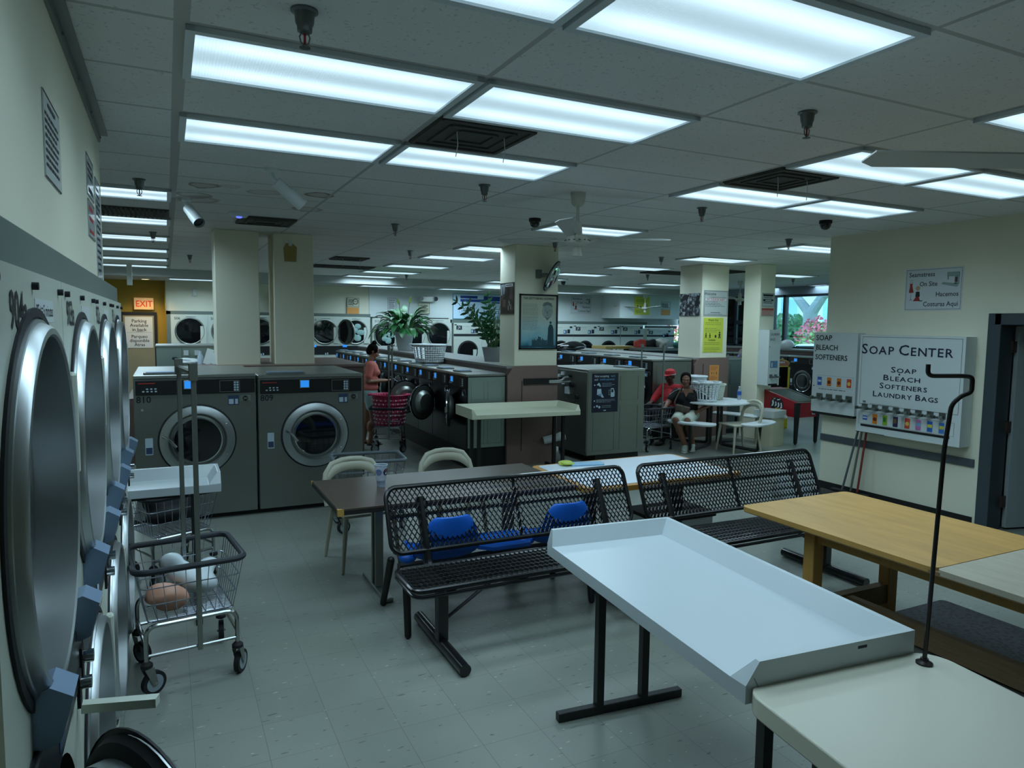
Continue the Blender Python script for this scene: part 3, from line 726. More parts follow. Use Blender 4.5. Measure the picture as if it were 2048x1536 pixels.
front_blk = mat('black_washer_front', '#1d2022', 0.32, 0.5, var=0.12)
m = MB(plinth); m.box(3.60, 4.16, 8.63, 16.70, 0, 0.27); struct(m, 'plinth')
small = {}
for i in range(12):
    op = {0: 24, 1: 62, 2: 88, 3: 14, 4: 0, 5: 20, 6: 12}.get(i, 0)
    lab = 'black washer nearest the end of the middle row, door slightly open' if i == 0 else 'black washer, %s from the near end of the row behind the pink basket' % ORD[i]
    g = 'black washers in the middle row'
    if op not in small:
        small[op] = washer('small_washer', lab, 0.67, 0.58, 0.27, 1.285, 0.80, 0.25, front_blk, open_=op, group=g); o = small[op]
    else: o = dup(small[op], label=lab, group=g)
    o.location = (3.58, 8.96+0.67*i, 0); o.rotation_euler = (0, 0, R(-90))
m = MB(plinth); m.box(7.42, 8.27, 9.63, 13.6, 0, 0.2); struct(m, 'plinth')
for i in range(5):
    lab = 'dark washer, %s from the near end of the row behind the seated people' % ORD[i]
    if i == 0: w2 = o = washer('small_washer', lab, 0.81, 0.86, 0.2, 1.39, 0.85, 0.26, front_blk, group='dark washers behind the seated people', side=steel_d)
    else: o = dup(w2, label=lab)
    o.location = (7.39, 10.01+0.81*i, 0); o.rotation_euler = (0, 0, R(-90))
# row under the windows
for i in range(8):
    lab = 'dark washer below the window sill, %s of that row counted from the right' % ORD[i]
    if i == 0: w3 = o = washer('small_washer', lab, 0.92, 0.48, 0.12, 1.26, 0.66, 0.26, front_blk, group='dark washers below the windows', lid=False)
    else: o = dup(w3, label=lab)
    o.location = (13.86, 8.3+0.95*i, 0); o.rotation_euler = (0, 0, R(-90))
m = MB(plinth); m.box(13.9, 14.34, 7.8, 15.5, 0, 0.12); struct(m, 'plinth')
# grey machines facing the other way
m = MB(plinth); m.box(5.45, 6.20, 8.34, 9.38, 0, 0.11); struct(m, 'plinth')
o = washer('big_washer', 'grey steel washer whose side carries the blue payment poster', 1.10, 0.98, 0.11, 1.335, 0.75, 0.32, steel_d, side=steel_d, group=None)
o.location = (6.27, 8.86, 0); o.rotation_euler = (0, 0, R(90))
# the back of that washer: bare sheet with fittings and hoses
m = MB(steel_d); m.box(-0.54, 0.54, 0.981, 0.99, 0.14, 1.29)
m.use(white_p)
for x, z, a in ((-0.30, 1.18, .03), (-0.22, 1.20, .02), (-0.12, 1.24, .025), (0.02, 1.0, .05), (-0.36, 1.05, .02), (-0.42, 1.10, .02), (-0.10, 1.10, .02)): m.box(-x-a, -x+a, 0.99, 1.02, z-a, z+a)
m.use(blackm)
for x, z, a in ((-0.16, 1.17, .012), (0.10, 1.22, .02), (0.14, 1.09, .035), (0.3, 0.93, .03)): m.cyl((-x, 0.985, z), (-x, 1.03, z), a, n=12)
for i in range(6): m.use(steel).box(-0.35+i*0.07, -0.30+i*0.07, 0.989, 0.993, 0.80+0.03*(i % 3), 0.815+0.03*(i % 3))
m.build('back_panel', o)
m = MB(mat('washer_hose', '#a9adab', 0.4))
for z, dz in ((1.17, 0.03), (1.15, -0.02)): m.tube(bend([(5.28, 8.78, z+dz), (5.18, 8.76, z+dz), (5.0, 8.56, z), (4.86, 8.54, z), (4.80, 8.56, z)], 0.06), 0.014, 8)
tag(m.build('water_hose'), 'pair of pale water hoses running from the pillar slot to grey washer', 'hose')
o = washer('big_washer', 'grey washer right of the brown bulkhead with the orange notice', 0.9, 0.9, 0.1, 1.385, 0.75, 0.3, steel_d, side=steel_d)
o.location = (9.98, 10.08, 0); o.rotation_euler = (0, 0, R(90))
m = MB(steel_d); m.box(-0.05, 0.05, 0.905, 0.93, 0.5, 1.2)
m.build('back_panel', o)
# a small island seen from behind, beyond washer 810
t = thing('washer_back', 'grey sheet metal washer back with hoses beyond the left pillar', 'washing machine', (0.32, 11.0, 0))
m = MB(steel_side); m.box(-0.46, 0.46, 0, 0.9, 0.9, 1.58, 0.006); m.use(steel_d); m.box(-0.46, 0.46, -0.004, 0, 1.20, 1.21); m.box(-0.14, -0.13, -0.004, 0, 1.22, 1.56)
for i in range(5):
    m.box(-0.2+0.1*i, -0.13+0.1*i, -0.006, 0, 1.24+0.03*(i % 2), 1.25+0.03*(i % 2))
m.use(steel).box(-0.47, 0.47, -0.01, 0.9, 1.58, 1.60)
m.build('body', t)
m = MB(white_p)
for x in (-0.08, 0.06, 0.22): m.box(x-0.03, x+0.03, -0.03, 0, 1.46, 1.53)
m.build('fitting', t)
m = MB(rubber); m.tube(bend([(-0.25, -0.02, 1.42), (-0.2, -0.06, 1.42), (-0.16, -0.07, 1.25), (-0.15, -0.06, 1.2)], .05), 0.02, 8); m.box(-0.44, -0.15, -0.03, -0.005, 1.19, 1.215); m.build('drain_hose', t)
m = MB(brownlam); m.box(-0.5, 0.9, 10.62, 12.0, 0, 0.9); struct(m, 'bulkhead')

# ---- back wall dryers
dry_w = mat('white_dryer', '#cbd2c9', 0.35, var=0.03)
def back_dryer(label, num, kind=0, rr=0.305, zc=1.70, group=None, open_=0, laundry=None):
    t = thing('stack_dryer', label, 'dryer', group=group)
    W, T = 0.795, 2.085
    m = MB(dry_w); m.box(-W/2, W/2, 0, 0.75, 0.02, T, 0.004)
    m.use(ink).text(num, (-W/2+0.13, -0.002, T-0.09), (1, 0, 0), (0, 0, 1), 0.085); m.use(grey_ink).box(-0.08, 0.14, -0.002, 0, T-0.055, T-0.045)
    m.build('body', t)
    for z in (zc, 0.72):
        d = MB(steel_d); d.lathe([(rr+0.025, 0), (rr+0.02, 0.022), (rr, 0.026), (rr-0.012, 0.02)], (0, 0, 0), '-y', 36, caps=False)
        d.use(dry_w).box(rr*0.72, rr+0.05, -0.024, -0.003, -0.30, 0.12, 0.004)
        o = d.build('door', t, loc=(0, 0, z))
        g = MB(dglass); g.lathe([(rr-0.005, 0.018), (rr*0.6, 0.026), (0, 0.028)], (0, 0, 0), '-y', 36, caps=False); g.build('door_glass', o)
        if open_ and z > 1:
            q = MB(steel_d); q.lathe([(rr+0.02, 0), (rr+0.02, 0.03), (rr-0.02, 0.03), (rr-0.025, 0)], (-rr, 0, 0), '-y', 36, caps=False); q.use(dglass).lathe([(rr-0.02, 0.012), (0, 0.014)], (-rr, 0, 0), '-y', 36, caps=False)
            qo = q.build('door', t, loc=(rr+0.02, -0.02, z)); qo.rotation_euler = (0, 0, R(118))
        if laundry and z > 1:
            q = MB(laundry); r_ = random.Random(3)
            for k in range(9): q.ell((-.12+.28*r_.random(), -0.026, -.2+.4*r_.random()), (0.09, 0.012, 0.07), 8, 6)
            q.build('laundry_inside', o)
    p = MB(blackm); p.box(-W/2+0.01, W/2-0.01, -0.012, 0, 1.12, 1.34); p.use(blue_scr).box(-0.33, -0.22, -0.014, -0.011, 1.31, 1.37) if kind == 0 else None
    p.use(label_w).box(0.0, 0.03, -0.014, -0.011, 1.10, 1.16); p.box(0.05, 0.08, -0.014, -0.011, 1.12, 1.17)
    p.build('control_panel', t)
    return t
BD = BACK-0.1
nums = ['506', '507', '508', '509', '510', '511']
towel = mat('pale_towel', '#8fb0ac', 0.8)
for i in range(6):
    x = 0.10+0.395+0.782*i
    lab = {0: 'white dryer numbered 506 left of the left pillar', 1: 'white dryer hidden in part by the left pillar', 2: 'white dryer with blue screen seen between the two pillars',
           3: 'white dryer mostly behind the right one of two pillars', 4: 'white back dryer with its round door standing open', 5: 'white back dryer tumbling a pale towel, left of the peace lily'}[i]
    o = back_dryer(lab, nums[i], group='white dryers along the cream back wall', open_=i == 4, laundry=towel if i == 5 else None)
    o.location = (x, BD, 0)
# three brighter dryers on the white wall
for i, x in enumerate((5.23, 5.99, 6.72)):
    lab = ('white dryer behind the peace lily, towels showing', 'white dryer just right of the peace lily leaves', 'white dryer left of the dry cleaning sign')[i]
    o = back_dryer(lab, '51%d' % (2+i), kind=0 if i == 2 else 1, rr=0.335, zc=1.64, group='white dryers on the white back wall', laundry=towel if i == 0 else None); o.location = (x, BD, 0)
    o.scale = (0.94, 1, 0.995)
badge = mat('black_badge', '#151922', 0.4)
def jx(label, T=1.965, W=0.855, first=True):
    t = thing('card_dryer', label, 'dryer', group='white dryers with black badges')
    m = MB(dry_w); m.box(-W/2, W/2, 0, 0.75, 0.02, T, 0.004); m.use(ink).box(-W/2, W/2, -0.004, 0, 1.60, 1.665); m.box(-W/2+0.02, -W/2+0.09, -0.003, 0, T-0.06, T-0.035); m.use(grey_ink).box(-0.15, 0.05, -0.002, 0, T-0.095, T-0.09); m.build('body', t)
    b_ = MB(badge); b_.box(-W/2+0.08, -W/2+0.24, -0.008, 0, T-0.18, T-0.07); b_.use(white_b).text('JX', (-W/2+0.16, -0.0095, T-0.125), (1, 0.0, 0), (0, 0, 1), 0.095); b_.build('badge', t)
    l_ = MB(label_b); l_.box(0.09, 0.20, -0.004, 0, T-0.28, T-0.17); l_.use(label_w).box(0.10, 0.15, -0.005, -0.003, T-0.26, T-0.19); l_.use(badge).box(0.22, 0.31, -0.004, 0, T-0.27, T-0.15); l_.use(label_w).box(0.33, 0.38, -0.004, 0, T-0.24, T-0.06); l_.use(ink).box(0.30, 0.39, -0.006, -0.002, T-0.11, T-0.06); l_.build('card_label', t)
    for z in (1.17, 0.40):
        d = MB(blackm); d.lathe([(0.31, 0), (0.31, 0.02), (0.27, 0.03), (0.26, 0.02)], (0, 0, 0), '-y', 36, caps=False); d.use(dglass).lathe([(0.262, 0.02), (0, 0.022)], (0, 0, 0), '-y', 36, caps=False); d.use(dry_w).box(0.15, 0.36, -0.024, -0.002, -0.33, 0.06)
        d.build('door', t, loc=(0, 0, z))
    return t
xs = [7.58, 8.44, 9.73, 10.59, 11.45, 12.30, 13.18]
labs = ['badged dryer below the dry cleaning sign, left one', 'badged dryer partly behind the dark leafy plant', 'badged dryer peeking out behind the mirror pillar, left one', 'badged white dryer just right of the framed poster',
        'badged white dryer with a round door below the seamstress sign', 'badged white dryer behind the tan board', 'badged white dryer behind the pile of clothes']
j0 = None
for x, lab in zip(xs, labs):
    if j0 is None: j0 = o = jx(lab)
    else: o = dup(j0, label=lab)
    o.location = (x, BD, 0)
o = jx('lower badged dryer at the window end of the back wall', 1.865, 1.1); o.location = (14.3, BD, 0)
# ================================================================ furniture
tray_w = mat('white_tray_laminate', '#b9c3c8', 0.30, var=0.02, vscale=2)
tray_c = mat('cream_tray_laminate', '#cccfb6', 0.35, var=0.02, vscale=2)
steel_blk = mat('black_steel_tube', '#141516', 0.45, var=0.2, vscale=20)
def tray_table(label, L, Wd, loc, rz, m_, zt=0.93, skirt=0.13, walls='back right front', foot=True, legx=0.17, marks=False, open_side='left'):
    """Folding counter: a tray with three sloped walls and one low open side (at local -x). Local y is its length."""
    t = thing('folding_table', label, 'folding table', loc, rz)
    x, y, zi, zb = Wd/2, L/2, zt-0.075, zt-skirt
    m = MB(m_)
    s = 0.075   # slope width of the walls
    # outer skirt + rim + inner slopes as one solid shell
    o0, o1, o2, o3 = (-x, -y), (x, -y), (x, y), (-x, y)
    v = [(-x, -y, zb), (x, -y, zb), (x, y, zb), (-x, y, zb),                          # 0-3 bottom
         (-x, -y, zi+0.004), (x, -y, zt), (x, y, zt), (-x, y, zi+0.004),                # 4-7 outer top corners (low at the open side)
         (-x+0.05, -y, zt), (-x+0.02, y, zt),                                          # 8,9 where the end walls reach full height
         (-x, -y+s, zi), (x-s, -y+s, zi), (x-s, y-s*0.8, zi), (-x, y-s*0.8, zi),         # 10-13 inner floor
         (x-0.02, -y+0.02, zt), (x-0.02, y-0.02, zt), (-x+0.05, -y+0.02, zt), (-x+0.02, y-0.02, zt)]  # 14-17 inner rim
    f = [(0, 3, 2, 1), (1, 2, 6, 5), (10, 11, 12, 13), (0, 1, 5, 8, 4), (2, 3, 7, 9, 6), (3, 0, 4, 10, 13, 7),
         (5, 6, 15, 14), (14, 15, 12, 11), (8, 5, 14, 16), (16, 14, 11, 10), (4, 8, 16, 10), (6, 9, 17, 15), (9, 7, 13, 17), (17, 13, 12, 15)]
    m.add(v, f)
    if marks: m.use(ink).box(x-0.26, x-0.22, -y-0.001, -y, zt-0.025, zt-0.015); m.tube([(-x+0.03, -y-0.001, zt-0.05), (-x+0.05, -y-0.001, zt-0.085), (-x+0.06, -y-0.001, zt-0.08)], 0.001, 4)
    o = m.build('tray', t, smooth=20)
    bv = o.modifiers.new('bevel', 'BEVEL'); bv.width = 0.004; bv.segments = 2; bv.limit_method = 'ANGLE'; bv.angle_limit = R(25)
    for q, nm in ((y-0.16, 'leg'), (-y+0.16, 'leg')):
        g = MB(steel_blk)
        for lx in (-0.13, 0.13): g.box(lx-0.02, lx+0.02, q-0.02, q+0.02, 0.04, zb)
        g.box(-0.36, 0.36, q-0.02, q+0.02, 0, 0.045, 0.003)
        g.build('leg_frame', t)
    g = MB(steel_blk); g.box(-0.03, 0.03, -y+0.2, y-0.2, zb-0.045, zb-0.002); g.build('rail', t)
    return t
tray_table('white tray-topped folding table on black H legs in the foreground', 1.50, 0.715, (1.995, 2.25, 0), R(-5), tray_w, marks=True)
tray_table('cream tray-topped folding table in front of the mirror pillar', 1.52, 0.62, (4.11, 8.14, 0), R(87.5), tray_c, zt=0.91)
tray_table('white tray-topped table end sticking out past the left dryers', 1.2, 0.34, (-0.30, 5.16, 0), R(90), tray_w, zt=0.95)
# cream counter in the bottom right corner with its rod
t = thing('cream_counter', 'cream counter with rounded corner in the bottom right foreground', 'table', (0, 0, 0))
cct = mat('cream_counter_laminate', '#c4c3b2', 0.32, var=0.02, vscale=2)
m = MB(cct); m.T = Matrix.Translation((1.575, 1.565, 0)) @ Matrix.Rotation(R(-7), 4, 'Z')
poly = rrect(0, 0.79, -1.15, 0.0, 0.10, 8)
m.prism(poly, 0.785, 0.85, 'xy'); o = m.build('tabletop', t, smooth=40)
bv = o.modifiers.new('bevel', 'BEVEL'); bv.width = 0.006; bv.segments = 2; bv.limit_method = 'ANGLE'; bv.angle_limit = R(60)
g = MB(steel_blk); g.T = m.T; g.box(0.18, 0.23, -0.30, -0.25, 0, 0.785); g.build('leg', t)
g = MB(steel_blk); g.T = m.T; g.box(0.60, 0.65, -0.30, -0.25, 0, 0.785); g.build('leg', t)
g = MB(steel_blk); g.T = m.T; g.box(0.05, 0.75, -0.295, -0.255, 0, 0.04); g.build('foot', t)
rod = mat('dark_steel_rod', '#33302f', 0.35, 0.7)
rx, ry = 2.241, 1.405
t = thing('bent_rod', 'tall dark bent rod standing in a flange on the cream counter', 'rod', (rx, ry, 0.85))
m = MB(rod); m.lathe([(0.026, 0), (0.026, 0.006), (0.014, 0.012), (0.012, 0.02)], n=20); m.build('flange', t)
m = MB(rod)
pts = [(0, 0, 0), (0.011, -0.013, 0.724), (0.016, -0.024, 0.875), (0.030, -0.048, 0.905), (0.046, -0.066, 0.915), (0.046, -0.066, 0.965), (0.03, -0.045, 0.967), (-0.022, 0.036, 0.962), (-0.022, 0.036, 1.0)]
m.tube(bend(pts, 0.022, 6), 0.0072, 10); m.build('bar', t)

# brown table and pale table end to end
wood_d = mat('dark_wood_laminate', '#4d4139', 0.28, var=0.22, vscale=3, stretch=(1.5, 26, 1)); edge_d = mat('table_edge', '#231f1d', 0.5)
chip = mat('bare_chipboard', '#b28f45', 0.8, var=0.3, vscale=60)
def pedestal(m, x, y, z):
    for s in (-1, 1): m.box(x-0.03, x+0.03, y+s*0.045-0.014, y+s*0.045+0.014, 0.03, z, 0.004)
    m.prism([(x-0.28, y-0.03), (x-0.05, y-0.055), (x+0.05, y-0.055), (x+0.28, y-0.03), (x+0.28, y+0.03), (x+0.05, y+0.055), (x-0.05, y+0.055), (x-0.28, y+0.03)], 0, 0.03, 'xy') if False else None
    m.box(x-0.035, x+0.035, y-0.30, y+0.30, 0, 0.032, 0.006)
    m.box(x-0.05, x+0.05, y-0.22, y+0.22, z-0.012, z)
t = thing('dining_table', 'long dark brown laminate table with a drinking cup on it', 'table', (1.87, 4.95, 0))
m = MB(wood_d); m.box(-0.90, 0.90, -0.455, 0.455, 0.735, 0.745); m.use(edge_d).box(-0.903, 0.903, -0.458, 0.458, 0.705, 0.7345)
m.use(chip)
m.prism([(-0.906, -0.461), (-0.865, -0.461), (-0.885, -0.445), (-0.906, -0.43)], 0.7, 0.7465, 'xy'); m.box(-0.908, -0.892, 0.45, 0.461, 0.72, 0.7465)
m.build('tabletop', t)
for x in (-0.52, 0.55): g = MB(steel_d); pedestal(g, x, 0.0, 0.705); g.build('pedestal', t)
honey = mat('honey_wood_edge', '#c08a3c', 0.4, var=0.15, stretch=(2, 20, 1)); palet = mat('pale_blue_laminate', '#dbe4ee', 0.25, var=0.03)
t = thing('dining_table', 'pale topped table with honey wood rim behind the black benches', 'table', (3.54, 4.79, 0))
m = MB(palet); m.prism(rrect(-0.72, 0.72, -0.43, 0.43, 0.05), 0.735, 0.751, 'xy'); m.use(honey).prism(rrect(-0.765, 0.765, -0.475, 0.475, 0.07), 0.705, 0.745, 'xy'); m.build('tabletop', t)
for x in (-0.45, 0.45): g = MB(steel_blk); pedestal(g, x, 0, 0.705); g.build('pedestal', t)
# wooden work table
pine = mat('worn_pine_top', '#b98f4e', 0.45, var=0.28, vscale=2.2, stretch=(7, 1.2, 1)); pine_e = mat('pine_edge', '#7d6548', 0.6, var=0.3, vscale=9, stretch=(1, 1, 12)); pine_l = mat('pine_leg', '#a97f3f', 0.5, var=0.2, vscale=4, stretch=(8, 8, 1))
greyw = mat('grey_worn_pine', '#a8a08e', 0.5, var=0.2, vscale=3, stretch=(8, 1.5, 1)); scr = mat('pale_scratch', '#c7bfae', 0.6)
t = thing('work_table', 'big worn pine work table in front of the soap machines', 'table', (3.99, 2.20, 0))
m = MB(pine); m.prism(rrect(-0.52, 0.52, -0.05, 1.30, 0.05), 0.722, 0.752, 'xy'); m.use(greyw).prism(rrect(-0.52, 0.52, -1.45, -0.055, 0.03), 0.722, 0.7515, 'xy')
m.use(pine_e).prism(rrect(-0.518, 0.518, -1.448, 1.298, 0.05), 0.716, 0.7355, 'xy')
m.build('tabletop', t)
for x, y in ((-0.34, 0.84), (0.40, 0.84), (-0.34, -1.0), (0.40, -1.0)): g = MB(pine_l); g.box(x-0.045, x+0.045, y-0.04, y+0.04, 0, 0.716, 0.003); g.build('leg', t)
g = MB(pine_l)
for x in (-0.34, 0.40): g.box(x-0.02, x+0.02, -0.96, 0.80, 0.615, 0.714)
for y in (0.84, -1.0): g.box(-0.295, 0.355, y-0.02, y+0.02, 0.615, 0.714)
g.build('apron', t)
g = MB(pine_e); g.box(-0.295, 0.355, 0.81, 0.87, 0.10, 0.23); g.box(-0.295, 0.355, -1.03, -0.97, 0.10, 0.23); g.box(-0.05, 0.0, -0.97, 0.81, 0.09, 0.22); g.build('stretcher', t)
matm, n, l, b = node_mat('perforated_mat')
tc = n.new('ShaderNodeTexCoord'); v = n.new('ShaderNodeTexVoronoi'); v.inputs['Scale'].default_value = 34; l.new(tc.outputs['Object'], v.inputs['Vector'])
l.new(ramp(n, l, v.outputs['Distance'], [(0.35, '#050606'), (0.5, '#24272a')]), b.inputs['Base Color']); b.inputs['Roughness'].default_value = 0.7
m = MB(matm); m.prism(rrect(4.12, 4.98, 0.9, 3.02, 0.04), 0.001, 0.018, 'xy'); tag(m.build('rubber_mat'), 'black perforated rubber mat on the floor beside the pine table', 'mat')

# expanded metal benches
bench_m = mat('black_plastic_coated_steel', '#101213', 0.28, var=0.1, coat=0.2)
def diamond(m, P, w, h, nx, ny, r):
    """expanded-metal strands over a w x h panel; P maps panel coordinates to space"""
    for j in range(ny+1):
        pts = []
        for i in range(2*nx+1):
            u = w*i/(2*nx); a = 0.5 if (i % 2 == 0) == (j % 2 == 0) else -0.5
            v = h*j/ny+a*h/ny*0.92
            pts.append(P(u, min(max(v, 0), h)))
        m.tube(pts, r, 4, caps=False)
def bench(label, loc):
    t = thing('mesh_bench', label, 'bench', loc, group='black mesh benches')
    L = 1.83
    # seat panel: local x 0..L, y -0.2 (front) .. 0.2
    s = MB(bench_m); sz = 0.45
    s.tube([(x, y, sz) for x, y in rrect(0.01, L-0.01, -0.205, 0.19, 0.06, 6)], 0.015, 8, closed=True)
    s.tube([(x, y, sz-0.03) for x, y in rrect(0.01, L-0.01, -0.212, 0.195, 0.06, 6)], 0.012, 8, closed=True)
    diamond(s, lambda u, v: (0.02+u, -0.19+v, sz+0.003), L-0.04, 0.365, 52, 13, 0.0075)
    s.build('seat', t)
    b0, b1 = Vector((0, 0.235, 0.535)), Vector((0, 0.40, 0.915))
    k = MB(bench_m)
    Pb = lambda u, v: Vector((u, 0, 0))+b0.lerp(b1, v)
    k.tube([Pb(x, y) for x, y in rrect(0.01, L-0.01, 0.0, 1.0, 0.085, 6)] if False else [Vector((x, 0, 0))+b0.lerp(b1, y/0.415) for x, y in rrect(0.01, L-0.01, 0.0, 0.415, 0.07, 6)], 0.015, 8, closed=True)
    diamond(k, lambda u, v: Vector((0.02+u, 0, 0))+b0.lerp(b1, v/0.415), L-0.04, 0.415, 54, 15, 0.0072)
    k.tube([Vector((L/2, 0.012, 0))+b0, Vector((L/2, 0.012, 0))+b1], 0.012, 6)
    k.tube([Vector((0.02, 0.012, 0))+b0.lerp(b1, .55), Vector((L-0.02, 0.012, 0))+b0.lerp(b1, .55)], 0.012, 6)
    k.build('backrest', t)
    for x in (0.24, L-0.24):
        f = MB(bench_m)
        f.box(x-0.032, x+0.032, -0.055, 0.015, 0.06, sz-0.02, 0.004)
        f.cyl((x, -0.40, 0.04), (x, 0.40, 0.04), 0.035, n=18)
        f.box(x-0.03, x+0.03, -0.18, 0.18, sz-0.045, sz-0.015)
        f.tube(bend([(x, 0.10, sz-0.03), (x, 0.21, sz-0.02), (x, 0.26, 0.56), (x, 0.39, 0.84)], 0.05), 0.030, 8)
        f.use(chrome).cyl((x+0.03, -0.02, 0.14), (x+0.037, -0.02, 0.14), 0.012, n=6)
        f.build('leg', t)
        g = MB(bench_m); xs_ = 1 if x < L/2 else -1
        g.tube([(x+xs_*0.02, -0.02, 0.18), (x+xs_*0.42, -0.02, sz-0.02)], 0.011, 8); g.build('brace', t)
    return t
b1 = bench('black mesh bench in front of the brown table, left of its twin', (1.20, 3.86, 0))
dup(b1, (3.12, 3.83, 0), label='black mesh bench beside the pine work table, right of its twin')

# tandem seat behind the left bench
blue = mat('blue_seat_plastic', '#1560c8', 0.35, var=0.05)
t = thing('tandem_seat', 'row of bright blue moulded seats with a small blue table, behind the mesh bench', 'seat', (1.20, 4.32, 0))
def shell(m, x, rz=0):
    """moulded shell, back at -y (toward the benches)"""
    n_ = 12
    rows = []
    prof = [(0.20, 0.44, 0.21), (0.13, 0.415, 0.225), (0.0, 0.40, 0.235), (-0.11, 0.41, 0.24), (-0.17, 0.46, 0.235), (-0.195, 0.55, 0.215), (-0.215, 0.66, 0.18), (-0.225, 0.73, 0.12)]
    v = []
    for (y, z, w) in prof:
        for i in range(n_+1):
            a = -1+2*i/n_
            lift = (abs(a)**4)*(0.05 if z < 0.5 else 0.0); fwd = (abs(a)**2)*(0.05 if z > 0.44 else 0)
            v.append((x+a*w, y+fwd, z+lift))
    f = [(j*(n_+1)+i, j*(n_+1)+i+1, (j+1)*(n_+1)+i+1, (j+1)*(n_+1)+i) for j in range(len(prof)-1) for i in range(n_)]
    m.add(v, f)
for x in (0.42, 1.30):
    m = MB(blue); shell(m, x); o = m.build('seat_shell', t, smooth=60); so = o.modifiers.new('thickness', 'SOLIDIFY'); so.thickness = 0.012; ss = o.modifiers.new('soft', 'SUBSURF'); ss.levels = 1; ss.render_levels = 1
    if x < 1:
        a_ = MB(blue); a_.ell((x-0.26, -0.06, 0.445), (0.06, 0.05, 0.035)); a_.build('armrest', t)
    else:
        a_ = MB(blue); a_.ell((x-0.27, -0.04, 0.445), (0.07, 0.05, 0.035)); a_.build('armrest', t)
m = MB(blue); m.prism([(0.66, -0.06), (0.74, -0.14), (1.02, -0.14), (1.06, -0.06), (1.06, 0.2), (0.66, 0.2)], 0.435, 0.46, 'xy'); m.build('side_table', t)
m = MB(steel_blk); m.box(0.12, 1.55, -0.03, 0.03, 0.34, 0.385); m.box(0.12, 1.5, -0.22, -0.17, 0.335, 0.375); m.build('beam', t)
for x, y0, y1 in ((0.10, -0.26, -0.20), (0.10, 0.30, 0.22), (1.45, -0.26, -0.20), (1.45, 0.30, 0.22)):
    g = MB(steel_blk); g.limb((x, y0, 0.02), (x+0.02, y1*0.8, 0.36), 0.022, 0.026, 10); g.build('leg', t)

# beige chairs
def chair(label, loc, rz, group='beige plastic chairs'):
    """local: sits facing -y, back at +y"""
    t = thing('plastic_chair', label, 'chair', loc, rz, group)
    s = MB(beige_p); s.box(-0.22, 0.22, -0.22, 0.21, 0.43, 0.455, 0.01, 2); o = s.build('seat', t)
    b_ = MB(beige_p)
    # arch of the back: an outer loop with an opening below the top band
    outer = [(-0.235, 0.20, 0.45), (-0.245, 0.235, 0.60), (-0.225, 0.265, 0.70), (-0.17, 0.285, 0.775), (-0.08, 0.295, 0.80), (0, 0.298, 0.805), (0.08, 0.295, 0.80), (0.17, 0.285, 0.775), (0.225, 0.265, 0.70), (0.245, 0.235, 0.60), (0.235, 0.20, 0.45)]
    b_.tube(outer, 0.017, 8)
    n_ = 16; v = []
    for i in range(n_+1):
        a = -1+2*i/n_; x = a*0.235
        top = 0.80-0.12*abs(a)**3.2; bot = 0.715-0.02*a*a-0.08*abs(a)**3
        for z, dy in ((top, 0), (bot, -0.012)): v.append((x*(1.0 if z == top else 0.985), 0.292-0.045*a*a+dy, z))
    f = [(2*i, 2*i+1, 2*i+3, 2*i+2) for i in range(n_)]
    b_.add(v, f); o = b_.build('backrest', t, smooth=60); so = o.modifiers.new('thickness', 'SOLIDIFY'); so.thickness = 0.014; so.offset = 0
    for sx in (-1, 1):
        for sy, ex in ((-1, 0.02), (1, 0.05)):
            g = MB(beige_p); g.limb((sx*0.195, sy*0.19, 0.425), (sx*0.235, sy*(0.21+ex), 0.012), 0.022, 0.014, 10); g.build('leg', t)
    return t
c0 = chair('beige plastic chair at the left end of the brown table', (1.40, 5.58, 0), R(4))
dup(c0, (2.24, 5.66, 0), R(-3), label='beige plastic chair behind the middle of the brown table')
dup(c0, (7.98, 8.16, 0), R(-100), label='beige plastic chair beside the round table and seated woman')

# round table with attached seats
t = thing('round_table', 'round white table with attached bench seats where the woman sits', 'table', (7.98, 8.70, 0))
m = MB(white_p); m.lathe([(0.0, 0.725), (0.50, 0.725), (0.545, 0.735), (0.555, 0.75), (0.545, 0.765), (0.0, 0.768)], n=48, caps=False); m.build('tabletop', t)
for a in (20, 110, 200, 290):
    d = Vector((math.cos(R(a)), math.sin(R(a)), 0)); p = Vector((-d.y, d.x, 0))
    m = MB(white_p); pts = [(0.80, 0.40), (0.60, 0.30)]
    poly = [(d*rr_+p*q)[:2] for rr_, q in ((0.62, 0.36), (0.70, 0.40), (0.80, 0.40), (0.90, 0.30), (0.93, 0.0), (0.90, -0.30), (0.80, -0.40), (0.70, -0.40), (0.62, -0.36), (0.66, 0.0))]
    m.prism(poly, 0.445, 0.485, 'xy'); o = m.build('bench_seat', t); bv = o.modifiers.new('bevel', 'BEVEL'); bv.width = 0.015; bv.segments = 2
    g = MB(steel_blk); g.tube(bend([d*0.12+Vector((0, 0, 0.70)), d*0.12+Vector((0, 0, 0.06)), d*0.75+Vector((0, 0, 0.03)), d*0.78+Vector((0, 0, 0.445))], 0.05), 0.025, 8); g.build('leg', t)

